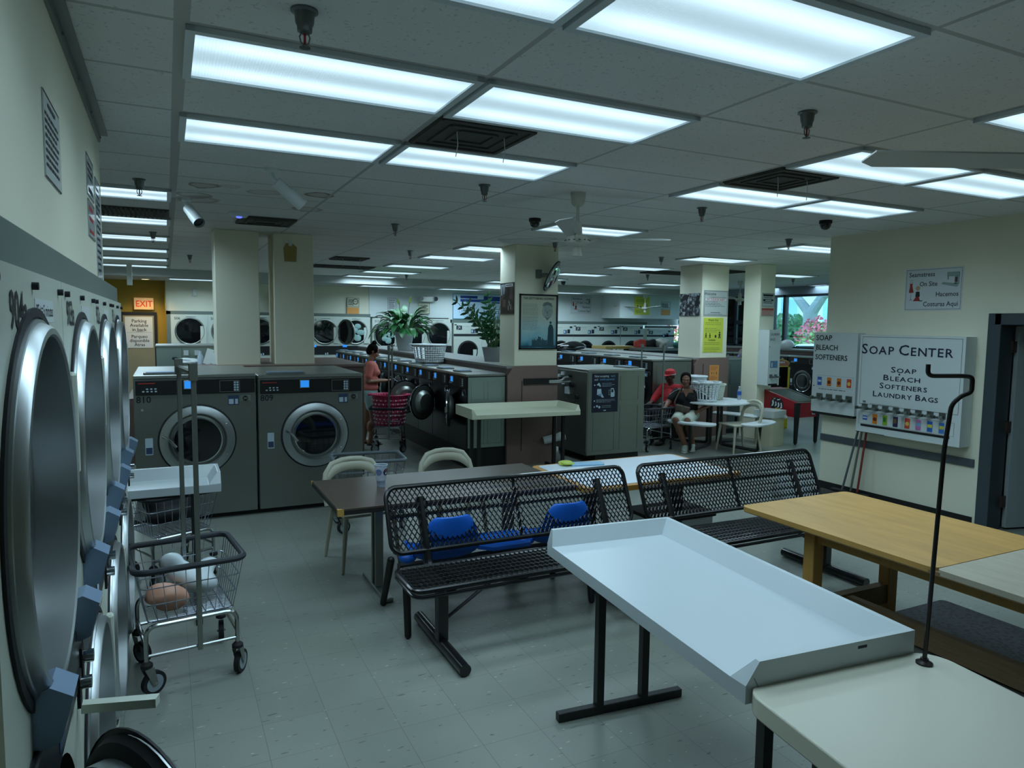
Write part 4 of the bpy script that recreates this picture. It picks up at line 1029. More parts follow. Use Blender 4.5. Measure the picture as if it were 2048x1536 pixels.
# ---------------------------------------------------------------- laundry carts
wire = mat('chrome_wire', '#aeb4c2', 0.25, 0.9, var=0.05); tubing = mat('chrome_tube', '#a9adad', 0.2, 1.0, var=0.05); bumper = mat('dark_bumper', '#1b2229', 0.55)
greyrub = mat('grey_wheel', '#8d9aa2', 0.5)
def cart(label, loc, rz=0, group='wire laundry carts', rack=True, bump=bumper, hub=greyrub, L=0.54, Wd=0.52, rack_h=1.74):
    t = thing('laundry_cart', label, 'laundry cart', loc, rz, group)
    x, y = L/2, Wd/2; zt, zb = 0.67, 0.385; xb, yb = x-0.06, y-0.055
    w = MB(wire)
    def ringp(f): 
        a, b_ = xb+(x-0.01-xb)*f, yb+(y-0.01-yb)*f; z = zb+(zt-zb)*f
        return [(px, py, z) for px, py in rrect(-a, a, -b_, b_, 0.03, 3)]
    for f in (0, 0.33, 0.66): w.tube(ringp(f), 0.0032, 6, closed=True)
    nx, ny = 9, 9
    for i in range(nx+1):
        u = -1+2*i/nx
        for s in (-1, 1):
            w.tube([(u*xb, s*yb, zb), (u*(x-0.01), s*(y-0.01), zt)], 0.0022, 5, caps=False)
        w.tube([(u*xb, -yb, zb), (u*xb, yb, zb)], 0.0022, 5, caps=False)
    for i in range(ny+1):
        u = -1+2*i/ny
        for s in (-1, 1): w.tube([(s*xb, u*yb, zb), (s*(x-0.01), u*(y-0.01), zt)], 0.0022, 5, caps=False)
    for i in range(22): u = -1+2*i/21; w.tube([(-xb, u*yb, zb-0.004), (xb, u*yb, zb-0.004)], 0.002, 5, caps=False)
    w.build('wire_basket', t)
    b_ = MB(bump); b_.tube([(px, py, zt) for px, py in rrect(-x, x, -y, y, 0.06, 5)], 0.017, 10, closed=True); b_.build('bumper_rim', t)
    f = MB(tubing); fx, fy = x-0.045, y-0.03
    for s in (-1, 1):
        f.tube(bend([(-fx, s*fy, 0.15), (-fx, s*fy, zb-0.012), (fx, s*fy, zb-0.012), (fx, s*fy, 0.15)], 0.06), 0.012, 8)
        f.tube([(-fx, s*fy, 0.215), (fx, s*fy, 0.215)], 0.009, 8); f.tube([(s*fx, -fy, 0.25), (s*fx, fy, 0.25)], 0.009, 8)
    f.build('frame', t)
    for sx, sy, a in ((-1, -1, 25), (1, -1, 55), (-1, 1, -60), (1, 1, 80)):
        c = MB(rubber); px, py = sx*fx, sy*fy
        c.lathe([(0.012, 0.15), (0.03, 0.16), (0.03, 0.175), (0.014, 0.19)], (px, py, 0), n=14)
        d = Vector((math.cos(R(a)), math.sin(R(a)), 0)); q = Vector((-d.y, d.x, 0)); wc = Vector((px, py, 0.0625))+d*0.035
        c.use(steel_d)
        for s in (-1, 1): 
            e = q*(0.022*s); c.add([Vector((px, py, 0.155))+e-d*0.022, Vector((px, py, 0.155))+e+d*0.028, wc+e+d*0.014-Vector((0, 0, .008)), wc+e-d*0.014-Vector((0, 0, .008))], [(0, 1, 2, 3)])
        co = c.build('caster', t)
        wmb = MB(rubber); wmb.cyl(wc-q*0.014, wc+q*0.014, 0.0625, n=26); wmb.use(hub).cyl(wc-q*0.016, wc+q*0.016, 0.045, n=24); wmb.use(steel).cyl(wc-q*0.024, wc+q*0.024, 0.008, n=8); wmb.build('wheel', co)
    if rack:
        k = MB(steel_d)
        for s in (-1, 1): k.box(0.02, 0.045, s*(y-0.01)-0.007, s*(y-0.01)+0.007, 0.20, rack_h, 0.002)
        k.tube([(0.0325, -y+0.01, rack_h-0.05), (0.0325, y-0.01, rack_h-0.05)], 0.014, 8)
        k.box(0.012, 0.052, -y-0.006, -y+0.03, rack_h-0.09, rack_h+0.0); k.box(0.012, 0.052, y-0.03, y+0.006, rack_h-0.09, rack_h+0.0)
        k.build('hanging_rack', t)
    return t
cart('wire laundry cart with plastic bags and tall rack beside the left dryers', (0.055, 4.23, 0), R(7))
cart('wire laundry cart half hidden under the white table end by the dryers', (-0.02, 5.86, 0), R(24), rack=False)
cart('low grey rimmed laundry cart behind the brown table chairs', (1.70, 6.56, 0), R(-6), rack=False, bump=mat('grey_bumper', '#5d686e', 0.5), L=0.66, Wd=0.46)
cart('laundry cart with the pink basket beside the standing woman', (3.02, 10.40, 0), R(-22), L=0.52, Wd=0.50, rack_h=1.62)
cart('laundry cart with tall rack at the seated woman\'s side', (6.86, 8.95, 0), R(8), L=0.62, Wd=0.50, rack_h=1.66)
# bags in the near cart
bagm = mat('white_bag_film', '#d5dfe4', 0.35, var=0.08, vscale=9); bago = mat('orange_tinted_bag', '#d8a189', 0.4, var=0.25, vscale=6)
def blob(mb, c, r, seed, amp=0.25, n=22, m=14):
    r_ = random.Random(seed); ph = [(r_.uniform(-3.4, 3.4), r_.uniform(-3.4, 3.4), r_.uniform(-3.4, 3.4), r_.uniform(0, 6)) for _ in range(7)]
    tmp = MB(); tmp.mats = [None]; tmp.ell((0, 0, 0), 1, n, m); out = []
    for v in tmp.v:
        k = 1+amp*sum(math.sin(a*v.x+b_*v.y+c_*v.z+d) for a, b_, c_, d in ph)/3
        out.append(Vector((c[0]+v.x*r[0]*k, c[1]+v.y*r[1]*k, c[2]+v.z*r[2]*k)))
    mb.add(out, tmp.f); return mb
m = MB(bagm); blob(m, (0.10, 4.30, 0.50), (0.15, 0.13, 0.11), 1, 0.35); blob(m, (0.02, 4.36, 0.56), (0.07, 0.05, 0.06), 4, 0.4); tag(m.build('plastic_bag', smooth=60), 'crumpled white plastic bag inside the near laundry cart', 'plastic bag')
m = MB(bago); blob(m, (-0.05, 4.16, 0.455), (0.11, 0.085, 0.06), 2, 0.35); tag(m.build('plastic_bag', smooth=60), 'orange tinted plastic bag lying in front inside the near cart', 'plastic bag')
m = MB(mat('dark_cloth', '#14161b', 0.8)); blob(m, (-0.02, 5.86, 0.52), (0.2, 0.17, 0.11), 5, 0.3); tag(m.build('dark_clothes', smooth=60), 'dark clothes filling the cart under the white table end', 'clothes')

# baskets
def basket(label, loc, r0, r1, h, m_, holes='slot', rz=0, sx=1.0, group=None, handles=True, inner=None):
    t = thing('laundry_basket', label, 'laundry basket', loc, rz, group)
    b_ = MB(m_); N, Mr = 40, 8
    def P(i, j, off=0): 
        f = j/Mr; r = r0+(r1-r0)*f+off; a = 2*math.pi*i/N; return (r*math.cos(a)*sx, r*math.sin(a), h*f)
    skip = set()
    if holes == 'slot': skip = {(i, j) for i in range(N) for j in range(1, 7) if i % 2 == 0}
    if holes == 'rect': skip = {(i, j) for i in range(N) for j in range(2, 7) if i % 2 == 0 and (i//10) % 2 == 0}
    for i in range(N):
        for j in range(Mr):
            if (i, j) in skip: continue
            b_.add([P(i, j), P(i+1, j), P(i+1, j+1), P(i, j+1)], [(0, 1, 2, 3)])
    b_.add([P(i, 0) for i in range(N)], [tuple(range(N))])
    if holes == 'dots':
        b_.use(white_p)
        for j in range(7):
            for i in range(22):
                a = 2*math.pi*(i+0.5*(j % 2))/22; f = (j+0.7)/8; r = (r0+(r1-r0)*f+0.006); b_.ell((r*math.cos(a)*sx, r*math.sin(a), h*f), (0.008, 0.008, 0.008), 8, 5)
    o = b_.build('body', t); so = o.modifiers.new('thickness', 'SOLIDIFY'); so.thickness = 0.006; so.offset = 0
    rm = MB(m_); rm.tube([((r1+0.008)*math.cos(2*math.pi*i/N)*sx, (r1+0.008)*math.sin(2*math.pi*i/N), h) for i in range(N)], 0.012, 8, closed=True)
    rm.build('rim', t)
    if handles:
        for s in (-1, 1):
            g = MB(m_); g.prism(rrect(s*(r1*sx+0.02)-0.035, s*(r1*sx+0.02)+0.035, -0.08, 0.08, 0.02, 3), h-0.012, h+0.012, 'xy'); g.build('handle', t)
    return t
pink = mat('pink_plastic', '#c3365f', 0.4, var=0.05)
basket('pink polka dot laundry basket standing in the wire cart', (3.04, 10.40, 0.40), 0.19, 0.235, 0.46, pink, 'dots', R(-22), 1.15)
basket('white laundry basket on top of the middle row of washers', (3.93, 11.1, 1.31), 0.20, 0.245, 0.29, white_p, 'rect', R(-30), 1.15)
basket('white slatted basket, nearest of the tubs on the round table', (7.72, 8.62, 0.77), 0.155, 0.205, 0.30, white_p, 'slot', 0, 1.0)
tub = mat('cream_tub', '#c9cdbd', 0.4)
basket('tall white bucket behind the slatted basket on the round table', (7.80, 8.98, 0.77), 0.15, 0.18, 0.37, white_p, 'none', 0, 1.0, handles=False)
basket('cream tub right of the slatted basket on the round table', (8.06, 8.82, 0.77), 0.14, 0.175, 0.24, tub, 'none', R(10), 1.0)
# cup, bottle, papers
cupm = mat('clear_cup', '#b9c6d6', 0.15, alpha=0.55, var=0.03)
t = thing('drinking_cup', 'clear plastic drinking cup with round logo on the brown table', 'cup', (1.40, 5.02, 0.746))
m = MB(cupm); m.lathe([(0.030, 0), (0.034, 0.055), (0.038, 0.06), (0.0475, 0.165)], n=28, caps=False); m.lathe([(0.0, 0.003), (0.03, 0.003)], n=28, caps=False); m.build('body', t)
m = MB(mat('cup_rim', '#aebfd0', 0.3)); m.tube([(0.048*math.cos(2*math.pi*i/28), 0.048*math.sin(2*math.pi*i/28), 0.165) for i in range(28)], 0.003, 6, closed=True); m.build('rim', t)
m = MB(mat('drink', '#8093b4', 0.1, alpha=0.7)); m.lathe([(0.0, 0.004), (0.029, 0.004), (0.033, 0.05), (0.0, 0.05)], n=24, caps=False); m.build('drink', t)
lg = MB(inkblue); 
def onside(m, a0, rr_, zc, col, sc=1.0, half=0):
    m.use(col); pts = []
    for i in range(20):
        th = 2*math.pi*i/20
        if half == 1 and math.sin(th) < 0.12: continue
        if half == -1 and math.sin(th) > -0.12: continue
        z = zc+sc*math.sin(th); a = a0+sc*math.cos(th)/rr_; q = 0.030+(0.0475-0.03)*z/0.165+0.0015+(0.0008 if half else 0)+0.002
        pts.append((q*math.cos(a), q*math.sin(a), z))
    m.add(pts, [tuple(range(len(pts)))])
onside(lg, R(-52), 0.045, 0.115, inkblue, 0.026); onside(lg, R(-52), 0.045, 0.117, mat('logo_red', '#c8413e', 0.4), 0.018, 1); onside(lg, R(-52), 0.045, 0.113, white_b, 0.012, -1)
onside(lg, R(-128), 0.045, 0.115, mat('faded_logo', '#6d7fb0', 0.4), 0.024)
lg.build('logo', t)
t = thing('water_bottle', 'small clear water bottle with blue label on the round table', 'bottle', (8.40, 8.60, 0.77))
m = MB(cupm); m.lathe([(0.03, 0), (0.032, 0.02), (0.032, 0.13), (0.028, 0.15), (0.012, 0.185), (0.012, 0.2)], n=18); m.build('body', t)
m = MB(mat('bottle_label_blue', '#2f5fb0', 0.4)); m.lathe([(0.033, 0.075), (0.033, 0.14)], n=18, caps=False); m.build('label', t)
MB(white_p).cyl((0, 0, 0.2), (0, 0, 0.218), 0.014, n=12).build('cap', t)
t = thing('wipes_packet', 'blue and green packet lying on the pale table', 'packet', (3.20, 5.12, 0.752), R(-12))
m = MB(mat('packet_blue', '#8fc0e0', 0.3)); m.box(-0.10, 0.20, -0.06, 0.06, 0, 0.014, 0.004); m.use(mat('packet_green', '#b7c94a', 0.4)); blob(m, (-0.14, 0.0, 0.018), (0.07, 0.06, 0.016), 3, 0.3); m.build('body', t)
# trash can, cloth bag bits
t = thing('trash_can', 'cream trash can with a clear liner beside the pillar', 'trash can', (9.02, 8.52, 0), R(12))
m = MB(mat('cream_bin', '#bdbb9d', 0.5)); m.prism(rrect(-0.19, 0.19, -0.17, 0.17, 0.05), 0, 0.50, 'xy'); m.prism(rrect(-0.205, 0.205, -0.185, 0.185, 0.05), 0.50, 0.56, 'xy'); m.build('body', t)
m = MB(mat('bin_liner', '#cfd8d8', 0.3, alpha=0.8)); m.prism(rrect(-0.213, 0.213, -0.193, 0.193, 0.05), 0.47, 0.585, 'xy'); blob(m, (0.17, -0.1, 0.48), (0.06, 0.1, 0.06), 8, 0.3); m.build('liner', t)
# brooms by the soap machine, dustpan
def broom(label, x, y, col, lean, name='broom'):
    t = thing(name, label, name.replace('_', ' '), (x, y, 0))
    m = MB(col); m.limb((0, 0, 0.05), (RX-0.03-x-0.02, lean, 1.0), 0.012, 0.012, 10); m.build('handle', t)
    m = MB(blackm); m.box(-0.03, 0.03, -0.15, 0.13, 0.0, 0.10, 0.01); m.build('head', t)
broom('black dustpan broom with grey handle leaning below the soap machines', 6.96, 5.46, mat('grey_handle', '#565c60', 0.4), -0.12)
broom('broom with silver handle leaning between the dustpan and red broom', 6.98, 5.36, steel_d, -0.05)
broom('broom with red handle leaning below the soap machines', 6.99, 5.28, mat('red_handle', '#7c2f27', 0.4), -0.02)
t = thing('dustpan', 'wide black dustpan standing on the floor before the brooms', 'dustpan', (6.80, 5.42, 0), R(80))
m = MB(blackm); m.prism([(-0.02, 0.0), (0.26, 0.0), (0.30, 0.13), (0.22, 0.14), (0.0, 0.10)], -0.17, 0.17, 'yz'); m.build('pan', t)
# white bag by the right bench
m = MB(mat('grey_clear_bag', '#8d9a9c', 0.3, alpha=0.6)); blob(m, (5.35, 4.75, 0.3), (0.22, 0.2, 0.30), 9, 0.2)
tag(m.build('bin_bag', smooth=60), 'large translucent bag standing behind the right bench', 'bag')
t = thing('storage_tub', 'clear storage tub under the pale table behind the benches', 'storage tub', (3.9, 4.75, 0))
m = MB(mat('clear_tub', '#6f7f80', 0.2, alpha=0.6)); m.prism(rrect(-0.3, 0.3, -0.22, 0.22, 0.04), 0, 0.34, 'xy'); m.build('body', t)
m = MB(blackm); m.prism(rrect(-0.32, 0.32, -0.24, 0.24, 0.04), 0.34, 0.37, 'xy'); m.build('lid', t)
# items near the middle bulkhead
t = thing('pvc_drain', 'white drain pipe stub sticking out under the cream table', 'pipe', (0, 0, 0))
m = MB(white_p); m.cyl((4.72, 8.54, 0.33), (4.98, 8.44, 0.40), 0.055, n=20); m.cyl((4.92, 8.465, 0.385), (5.0, 8.435, 0.405), 0.062, n=20); m.build('pipe', t)
# stuff on the bulkheads
t = thing('cloth_heap', 'jumble of white cloths on the counter left of the left pillar', 'cloth', (0.36, 10.3, 1.43))
m = MB(white_p); blob(m, (-0.12, -0.9, 0.03), (0.12, 0.09, 0.04), 11, 0.3); m.build('cloth', t)
t = thing('spray_bottle', 'small pale spray bottle on the counter beside the left pillar', 'bottle', (0.36, 9.3, 1.43))
m = MB(label_w); m.lathe([(0.035, 0), (0.035, 0.09), (0.012, 0.13), (0.012, 0.16)], n=14); m.build('body', t)
for i, (x, lab) in enumerate(((0.42, 'white folded leaflet standing on the counter by the left pillar'), (0.50, 'small white leaflet leaning on the counter nearest the left pillar'))):
    m = MB(white_b); m.box(-0.04, 0.04, -0.004, 0.004, 0, 0.20-0.06*i); o = m.build('leaflet'); o.location = (x, 9.25, 1.43); o.rotation_euler = (R(-20), R(18), 0); tag(o, lab, 'leaflet')
m = MB(dglass); blob(m, (7.95, 13.2, 1.46), (0.35, 0.2, 0.12), 12, 0.25); tag(m.build('black_bag', smooth=60), 'black bag lying on the dark washers behind the mirror pillar', 'bag')
t = thing('tan_board_table', 'tan topped folding table seen over the far washers', 'folding table', (9.6, 14.0, 0))
m = MB(mat('tan_board', '#a58f52', 0.5)); m.box(-0.42, 0.42, -0.3, 0.3, 1.40, 1.47, 0.004); m.build('tabletop', t)
for x in (-0.35, 0.35): MB(steel_blk).box(x-0.02, x+0.02, -0.02, 0.02, 0, 1.40).build('leg', t)
cl = [('#a63a2e', (-0.42, 0.12), 'red and white bag at the left end of the far clothes heap'), ('#101318', (-0.25, 0.12), 'black bundle in the far clothes heap'), ('#cfd3cf', (0.0, 0.12), 'white sack in the far clothes heap'),
      ('#2f7a4c', (0.42, 0.13), 'green blanket on top of the far clothes heap'), ('#7f93a3', (0.62, 0.08), 'pale patterned clothes in the far heap near the window'), ('#4f8f90', (0.30, 0.07), 'teal cloth at the foot of the far clothes heap')]
for i, (c_, (dx, h_), lab) in enumerate(cl):
    m = MB(mat('cloth_%d' % i, c_, 0.8, var=0.35, vscale=14)); blob(m, (10.55+dx*1.3, 13.35-dx*0.4, 1.47+h_*0.6), (0.17, 0.14, h_), 20+i, 0.3); tag(m.build('clothes_bundle', smooth=60), lab, 'clothes')
t = thing('far_counter', 'chrome edged counter carrying the far clothes heap', 'counter', (10.6, 13.35, 0)); MB(steel_d).box(-0.8, 0.95, -0.3, 0.3, 1.38, 1.44, 0.004).build('top', t); MB(steel_blk).box(-0.7, 0.85, -0.2, 0.2, 0, 1.38).build('base', t)
m = MB(mat('rag_pile', '#8a7f86', 0.9, var=0.4, vscale=14)); blob(m, (9.9, 9.95, 1.44), (0.22, 0.18, 0.13), 31, 0.3); tag(m.build('clothes_pile', smooth=60), 'heap of rumpled clothes on the grey washer right of the notice pillar', 'clothes')
# ================================================================ signs, posters, machines on the walls
class Sheet(MB):
    """A flat sheet on a wall: local u right, v up, origin at its lower left corner; w is the distance off the wall."""
    def __init__(s, o, ux, nrm):
        super().__init__(); s.o, s.ux, s.uz, s.n = Vector(o), Vector(ux), Vector((0, 0, 1)), Vector(nrm)
    def P(s, u, v, w=0): return s.o+s.ux*u+s.uz*v+s.n*w
    def slab(s, u0, u1, v0, v1, w0, w1):
        a = [s.P(u, v, w) for w in (w0, w1) for u, v in ((u0, v0), (u1, v0), (u1, v1), (u0, v1))]
        return s.add(a, [(0, 1, 2, 3), (7, 6, 5, 4), (0, 4, 5, 1), (1, 5, 6, 2), (2, 6, 7, 3), (3, 7, 4, 0)])
    def rect(s, u0, u1, v0, v1, w=0.0045): return s.add([s.P(u0, v0, w), s.P(u1, v0, w), s.P(u1, v1, w), s.P(u0, v1, w)], [(0, 1, 2, 3)])
    def poly(s, pts, w=0.0045): return s.add([s.P(u, v, w) for u, v in pts], [tuple(range(len(pts)))])
    def disc(s, u, v, r, w=0.0045, k=1.0, n=20): return s.poly([(u+r*math.cos(2*math.pi*i/n), v+k*r*math.sin(2*math.pi*i/n)) for i in range(n)], w)
    def tx(s, t, u, v, size, al='CENTER', w=0.005, sx=1.0): return s.text(t, s.P(u, v, w), s.ux, s.uz, size, al, sx)
    def frame(s, u0, u1, v0, v1, t, w=0.0046):
        for a in ((u0, u1, v0, v0+t), (u0, u1, v1-t, v1), (u0, u0+t, v0, v1), (u1-t, u1, v0, v1)): s.rect(*a, w)
    def lines(s, u, v, width, n, pitch, h, seed=1, ragged=0.3, w=0.0048): fake_lines(s, s.P(u, v, w), s.ux, s.uz, width, n, pitch, h, ragged, seed)
def done(s, name, label, cat='sign', **k): return tag(s.build(name, smooth=0), label, cat, **k)
LXs = dict(ux=(0, 1, 0), nrm=(1, 0, 0)); FRs = dict(ux=(1, 0, 0), nrm=(0, -1, 0)); LFs = dict(ux=(0, -1, 0), nrm=(-1, 0, 0)); RTs = dict(ux=(0, -1, 0), nrm=(-1, 0, 0))
paper = mat('grey_paper', '#b9c0bd', 0.5, var=0.03); glossy = mat('glossy_paper', '#bcc6ca', 0.12, var=0.03)
yellow_p = mat('yellow_paper', '#cfd64a', 0.6, var=0.04); orange_p = mat('orange_paper', '#e09a4e', 0.6, var=0.04)
# left wall notices
s = Sheet((LX, 2.66, 2.41), **LXs); s.use(paper).slab(0, 0.37, 0, 0.27, 0, 0.003); s.use(ink).frame(0, 0.37, 0, 0.27, 0.004); 
s.use(ink).rect(0.10, 0.27, 0.235, 0.248); s.lines(0.03, 0.20, 0.31, 8, 0.023, 0.010, 3, 0.15); done(s, 'wall_notice', 'grey printed notice on the left wall nearest the camera', 'notice')
s = Sheet((LX, 4.02, 2.57), **LXs); s.use(glossy).slab(0, 0.34, 0, 0.20, 0, 0.004); s.use(ink).frame(0, 0.34, 0, 0.20, 0.006); s.use(ink).lines(0.04, 0.15, 0.26, 3, 0.03, 0.014, 5); s.rect(0.06, 0.28, 0.02, 0.045); done(s, 'wall_notice', 'glossy black and white notice above the red lettered one on left wall', 'notice')
s = Sheet((LX, 4.02, 2.37), **LXs); s.use(glossy).slab(0, 0.34, 0, 0.18, 0, 0.004); s.use(ink).frame(0, 0.34, 0, 0.18, 0.004); s.use(red_ink).lines(0.04, 0.13, 0.26, 2, 0.05, 0.022, 6); s.lines(0.04, 0.02, 0.26, 1, 0.05, 0.018, 8); done(s, 'wall_notice', 'red lettered notice directly under the glossy black one on left wall', 'notice')
s = Sheet((LX, 4.45, 2.17), **LXs); s.use(glossy).slab(0, 0.30, 0, 0.56, 0, 0.004); s.use(ink).frame(0, 0.30, 0, 0.56, 0.004); s.use(inkblue).lines(0.03, 0.50, 0.24, 14, 0.034, 0.013, 9); done(s, 'wall_notice', 'tall shiny notice at the far end of the left wall', 'notice')
# seamstress sign
def seamstress(o, ux, nrm, w_, h_, label, board=white_b):
    s = Sheet(o, ux, nrm); k = w_/0.61
    s.use(board).slab(0, w_, 0, h_, 0, 0.004); s.use(ink).frame(0.012*k, w_-0.012*k, 0.012*k, h_-0.012*k, 0.003)
    s.use(mat('slate_lettering', '#2d3645', 0.6))
    s.tx('Seamstress', 0.04*k, 0.375*k, 0.068*k, 'LEFT', sx=0.92); s.tx('On Site', 0.16*k, 0.275*k, 0.068*k, 'LEFT', sx=0.92); s.tx('Hacemos', 0.575*k, 0.165*k, 0.068*k, 'RIGHT', sx=0.92); s.tx('Costuras Aqui', 0.575*k, 0.065*k, 0.068*k, 'RIGHT', sx=0.92)
    rd = mat('dress_red', '#9b2f2b', 0.6)
    s.use(rd).poly([(0.045*k, 0.19*k), (0.055*k, 0.26*k), (0.052*k, 0.30*k), (0.062*k, 0.285*k), (0.075*k, 0.285*k), (0.085*k, 0.30*k), (0.082*k, 0.26*k), (0.10*k, 0.19*k)])
    s.use(grey_ink).rect(0.069*k, 0.073*k, 0.11*k, 0.19*k); s.poly([(0.05*k, 0.10*k), (0.071*k, 0.125*k), (0.092*k, 0.10*k), (0.071*k, 0.115*k)])
    s.frame(0.062*k, 0.08*k, 0.30*k, 0.325*k, 0.002*k)
    s.use(mat('straw', '#b5a072', 0.6)).disc(0.145*k, 0.235*k, 0.024*k); s.use(mat('skin_print', '#c09a86', 0.6)).disc(0.145*k, 0.225*k, 0.016*k, 0.0047)
    s.use(ink).poly([(0.125*k, 0.20*k), (0.165*k, 0.20*k), (0.17*k, 0.145*k), (0.12*k, 0.145*k)]); s.use(rd).poly([(0.095*k, 0.10*k), (0.13*k, 0.15*k), (0.16*k, 0.15*k), (0.175*k, 0.10*k)]); s.use(ink).rect(0.16*k, 0.20*k, 0.098*k, 0.106*k)
    gm_ = mat('machine_print', '#8fa39f', 0.6)
    s.use(gm_).poly([(0.39*k, 0.27*k), (0.41*k, 0.29*k), (0.55*k, 0.27*k), (0.57*k, 0.25*k), (0.55*k, 0.235*k)]); s.poly([(0.45*k, 0.345*k), (0.45*k, 0.385*k), (0.575*k, 0.385*k), (0.575*k, 0.26*k), (0.525*k, 0.265*k), (0.525*k, 0.345*k)]); s.use(mat('plum_print', '#5b3348', 0.6)).rect(0.53*k, 0.555*k, 0.285*k, 0.335*k, 0.0048); s.use(ink).rect(0.455*k, 0.462*k, 0.31*k, 0.345*k); s.frame(0.45*k, 0.575*k, 0.345*k, 0.386*k, 0.0025*k, 0.0048)
    return done(s, 'seamstress_sign', label)
seamstress((RX, 4.95, 2.155), (0, -1, 0), (-1, 0, 0), 0.61, 0.44, 'white seamstress sign above the soap machines')
seamstress((10.98, BACK, 2.30), (1, 0, 0), (0, -1, 0), 0.72, 0.52, 'small far seamstress sign left of the soffit on the back wall')

# vending boxes on the right partition
slide = mat('coin_slide_metal', '#8d9491', 0.3, 1.0); box_w = mat('vending_enamel', '#cfd8d8', 0.35, var=0.02)
prod = [mat('pack_%d' % i, c_, 0.4, var=0.2, vscale=30) for i, c_ in enumerate(('#3e63b5', '#d97a1e', '#8fae2c', '#2b2a52', '#cf4f3d', '#c77bb5', '#2f6cc4', '#4a7fd0'))]
prod2 = [mat('packart_%d' % i, c_, 0.4, var=0.2, vscale=40) for i, c_ in enumerate(('#c9d6ee', '#6d2b1d', '#2d7d3c', '#7d5a35', '#e5c35a', '#77b7e0', '#e4dc59', '#d9d24e'))]
t = thing('soap_center', 'large white soap center vending box on the right wall', 'vending machine', (RX-0.17, 5.33, 0.80))
s = Sheet((0, 0, 0), (0, -1, 0), (-1, 0, 0)); Wv, Hv = 1.16, 1.09
s.use(box_w).slab(0, Wv, 0, Hv, -0.165, 0); s.use(ink).frame(0.03, Wv-0.03, 0.32, Hv-0.02, 0.003, 0.002)
def bigtx(t_, u, v, H_, sx=1.0, k=0.80):
    """small caps: a big initial, smaller capitals after it"""
    u_ = u
    for word in t_.split(' '):
        for i, ch in enumerate(word):
            sz = H_ if (i == 0 and k < 1) else H_*k
            vs, _ = _text_geo(ch, 'LEFT'); wd = max(v_.x for v_ in vs)
            s.text(ch, s.P(u_, v-(0 if i == 0 else H_*(1-k)*0.35), 0.003), s.ux, s.uz, sz, 'LEFT', sx); u_ += (wd+0.085)*sz*sx
        u_ += 0.22*H_*sx
    return u_
s.use(inkblue)
def cap(t_, uc, v, H_, sx=1.0, k=0.8):
    n0 = len(s.v); f0 = len(s.f)
    e = bigtx(t_, 0, v, H_, sx, k); 
    for i in range(n0, len(s.v)): s.v[i] = s.v[i]+s.ux*(uc-e/2)
cap('SOAP CENTER', 0.56, 0.93, 0.155, 1.12); cap('SOAP', 0.55, 0.72, 0.085, 1.5); cap('BLEACH', 0.53, 0.63, 0.085, 1.5); cap('SOFTENERS', 0.55, 0.54, 0.085, 1.35); cap('LAUNDRY BAGS', 0.57, 0.445, 0.085, 1.3)
s.use(ink).tx('VR', 0.09, 0.345, 0.035, 'CENTER', 0.003); s.rect(0.16, 0.50, 0.330, 0.333, 0.002); s.disc(0.49, 0.675, 0.010, 0.003)
s.use(blackm).rect(0.06, 1.06, 0.07, 0.095, 0.002); s.use(ink).frame(0.03, 0.545, 0.10, 0.235, 0.002, 0.0025); s.frame(0.56, Wv-0.06, 0.10, 0.235, 0.002, 0.0025); s.rect(0.0, 0.35, 0.0, 0.006, 0.001)
for i in range(8):
    u = 0.11+0.122*i+(0.012 if i > 3 else 0); hh = 0.05 if i == 0 else 0.11
    s.use(prod[i]).rect(u-0.028, u+0.028, 0.168-hh/2, 0.168+hh/2, 0.003); s.use(prod2[i])
    if i in (1, 4): s.disc(u, 0.165, 0.022, 0.0035)
    elif i in (2, 3): s.rect(u-0.02, u+0.012, 0.15, 0.20, 0.0035)
    else: s.rect(u-0.024, u+0.024, 0.168-hh*0.1, 0.168+hh*0.2, 0.0035)
s.build('cabinet', t, smooth=0)
for i in range(8):
    u = 0.10+0.125*i; q = Sheet((0, 0, 0), (0, -1, 0), (-1, 0, 0)); q.use(slide).slab(u-0.03, u+0.035, 0.265, 0.325, 0, 0.012); q.slab(u-0.028, u+0.02, 0.272, 0.292, 0.012, 0.10); q.slab(u-0.04, u-0.02, 0.268, 0.30, 0.08, 0.115); q.build('coin_slide', t, smooth=0)
t = thing('soap_dispenser', 'smaller white soap bleach softeners vending box at the wall corner', 'vending machine', (RX-0.12, 6.00, 0.955))
s = Sheet((0, 0, 0), (0, -1, 0), (-1, 0, 0)); s.use(box_w).slab(0, 0.60, 0, 0.95, -0.115, 0); s.use(blackm).slab(0.02, 0.58, -0.03, 0.0, -0.10, -0.005)
s.use(ink)
for i, t_ in enumerate(('SOAP', 'BLEACH', 'SOFTENERS')): s.tx(t_, 0.03, 0.885-0.115*i, 0.088, 'LEFT', 0.003, sx=(1.05, 0.98, 0.98)[i])
s.disc(0.03, 0.73, 0.008, 0.003); s.disc(0.03, 0.31, 0.008, 0.003); s.use(grey_ink).lines(0.10, 0.275, 0.40, 1, 0.02, 0.008, 4, w=0.002); s.frame(0.07, 0.57, 0.30, 0.44, 0.0015, 0.002)
for i, c_ in enumerate((0, 1, 1, 4)):
    u = 0.11+0.135*i; s.use(prod[c_]).rect(u-0.03, u+0.03, 0.32, 0.42, 0.003); s.use(prod2[c_])
    s.disc(u, 0.365, 0.022, 0.0035) if i else s.rect(u-0.022, u+0.022, 0.36, 0.385, 0.0035)
s.build('cabinet', t, smooth=0)
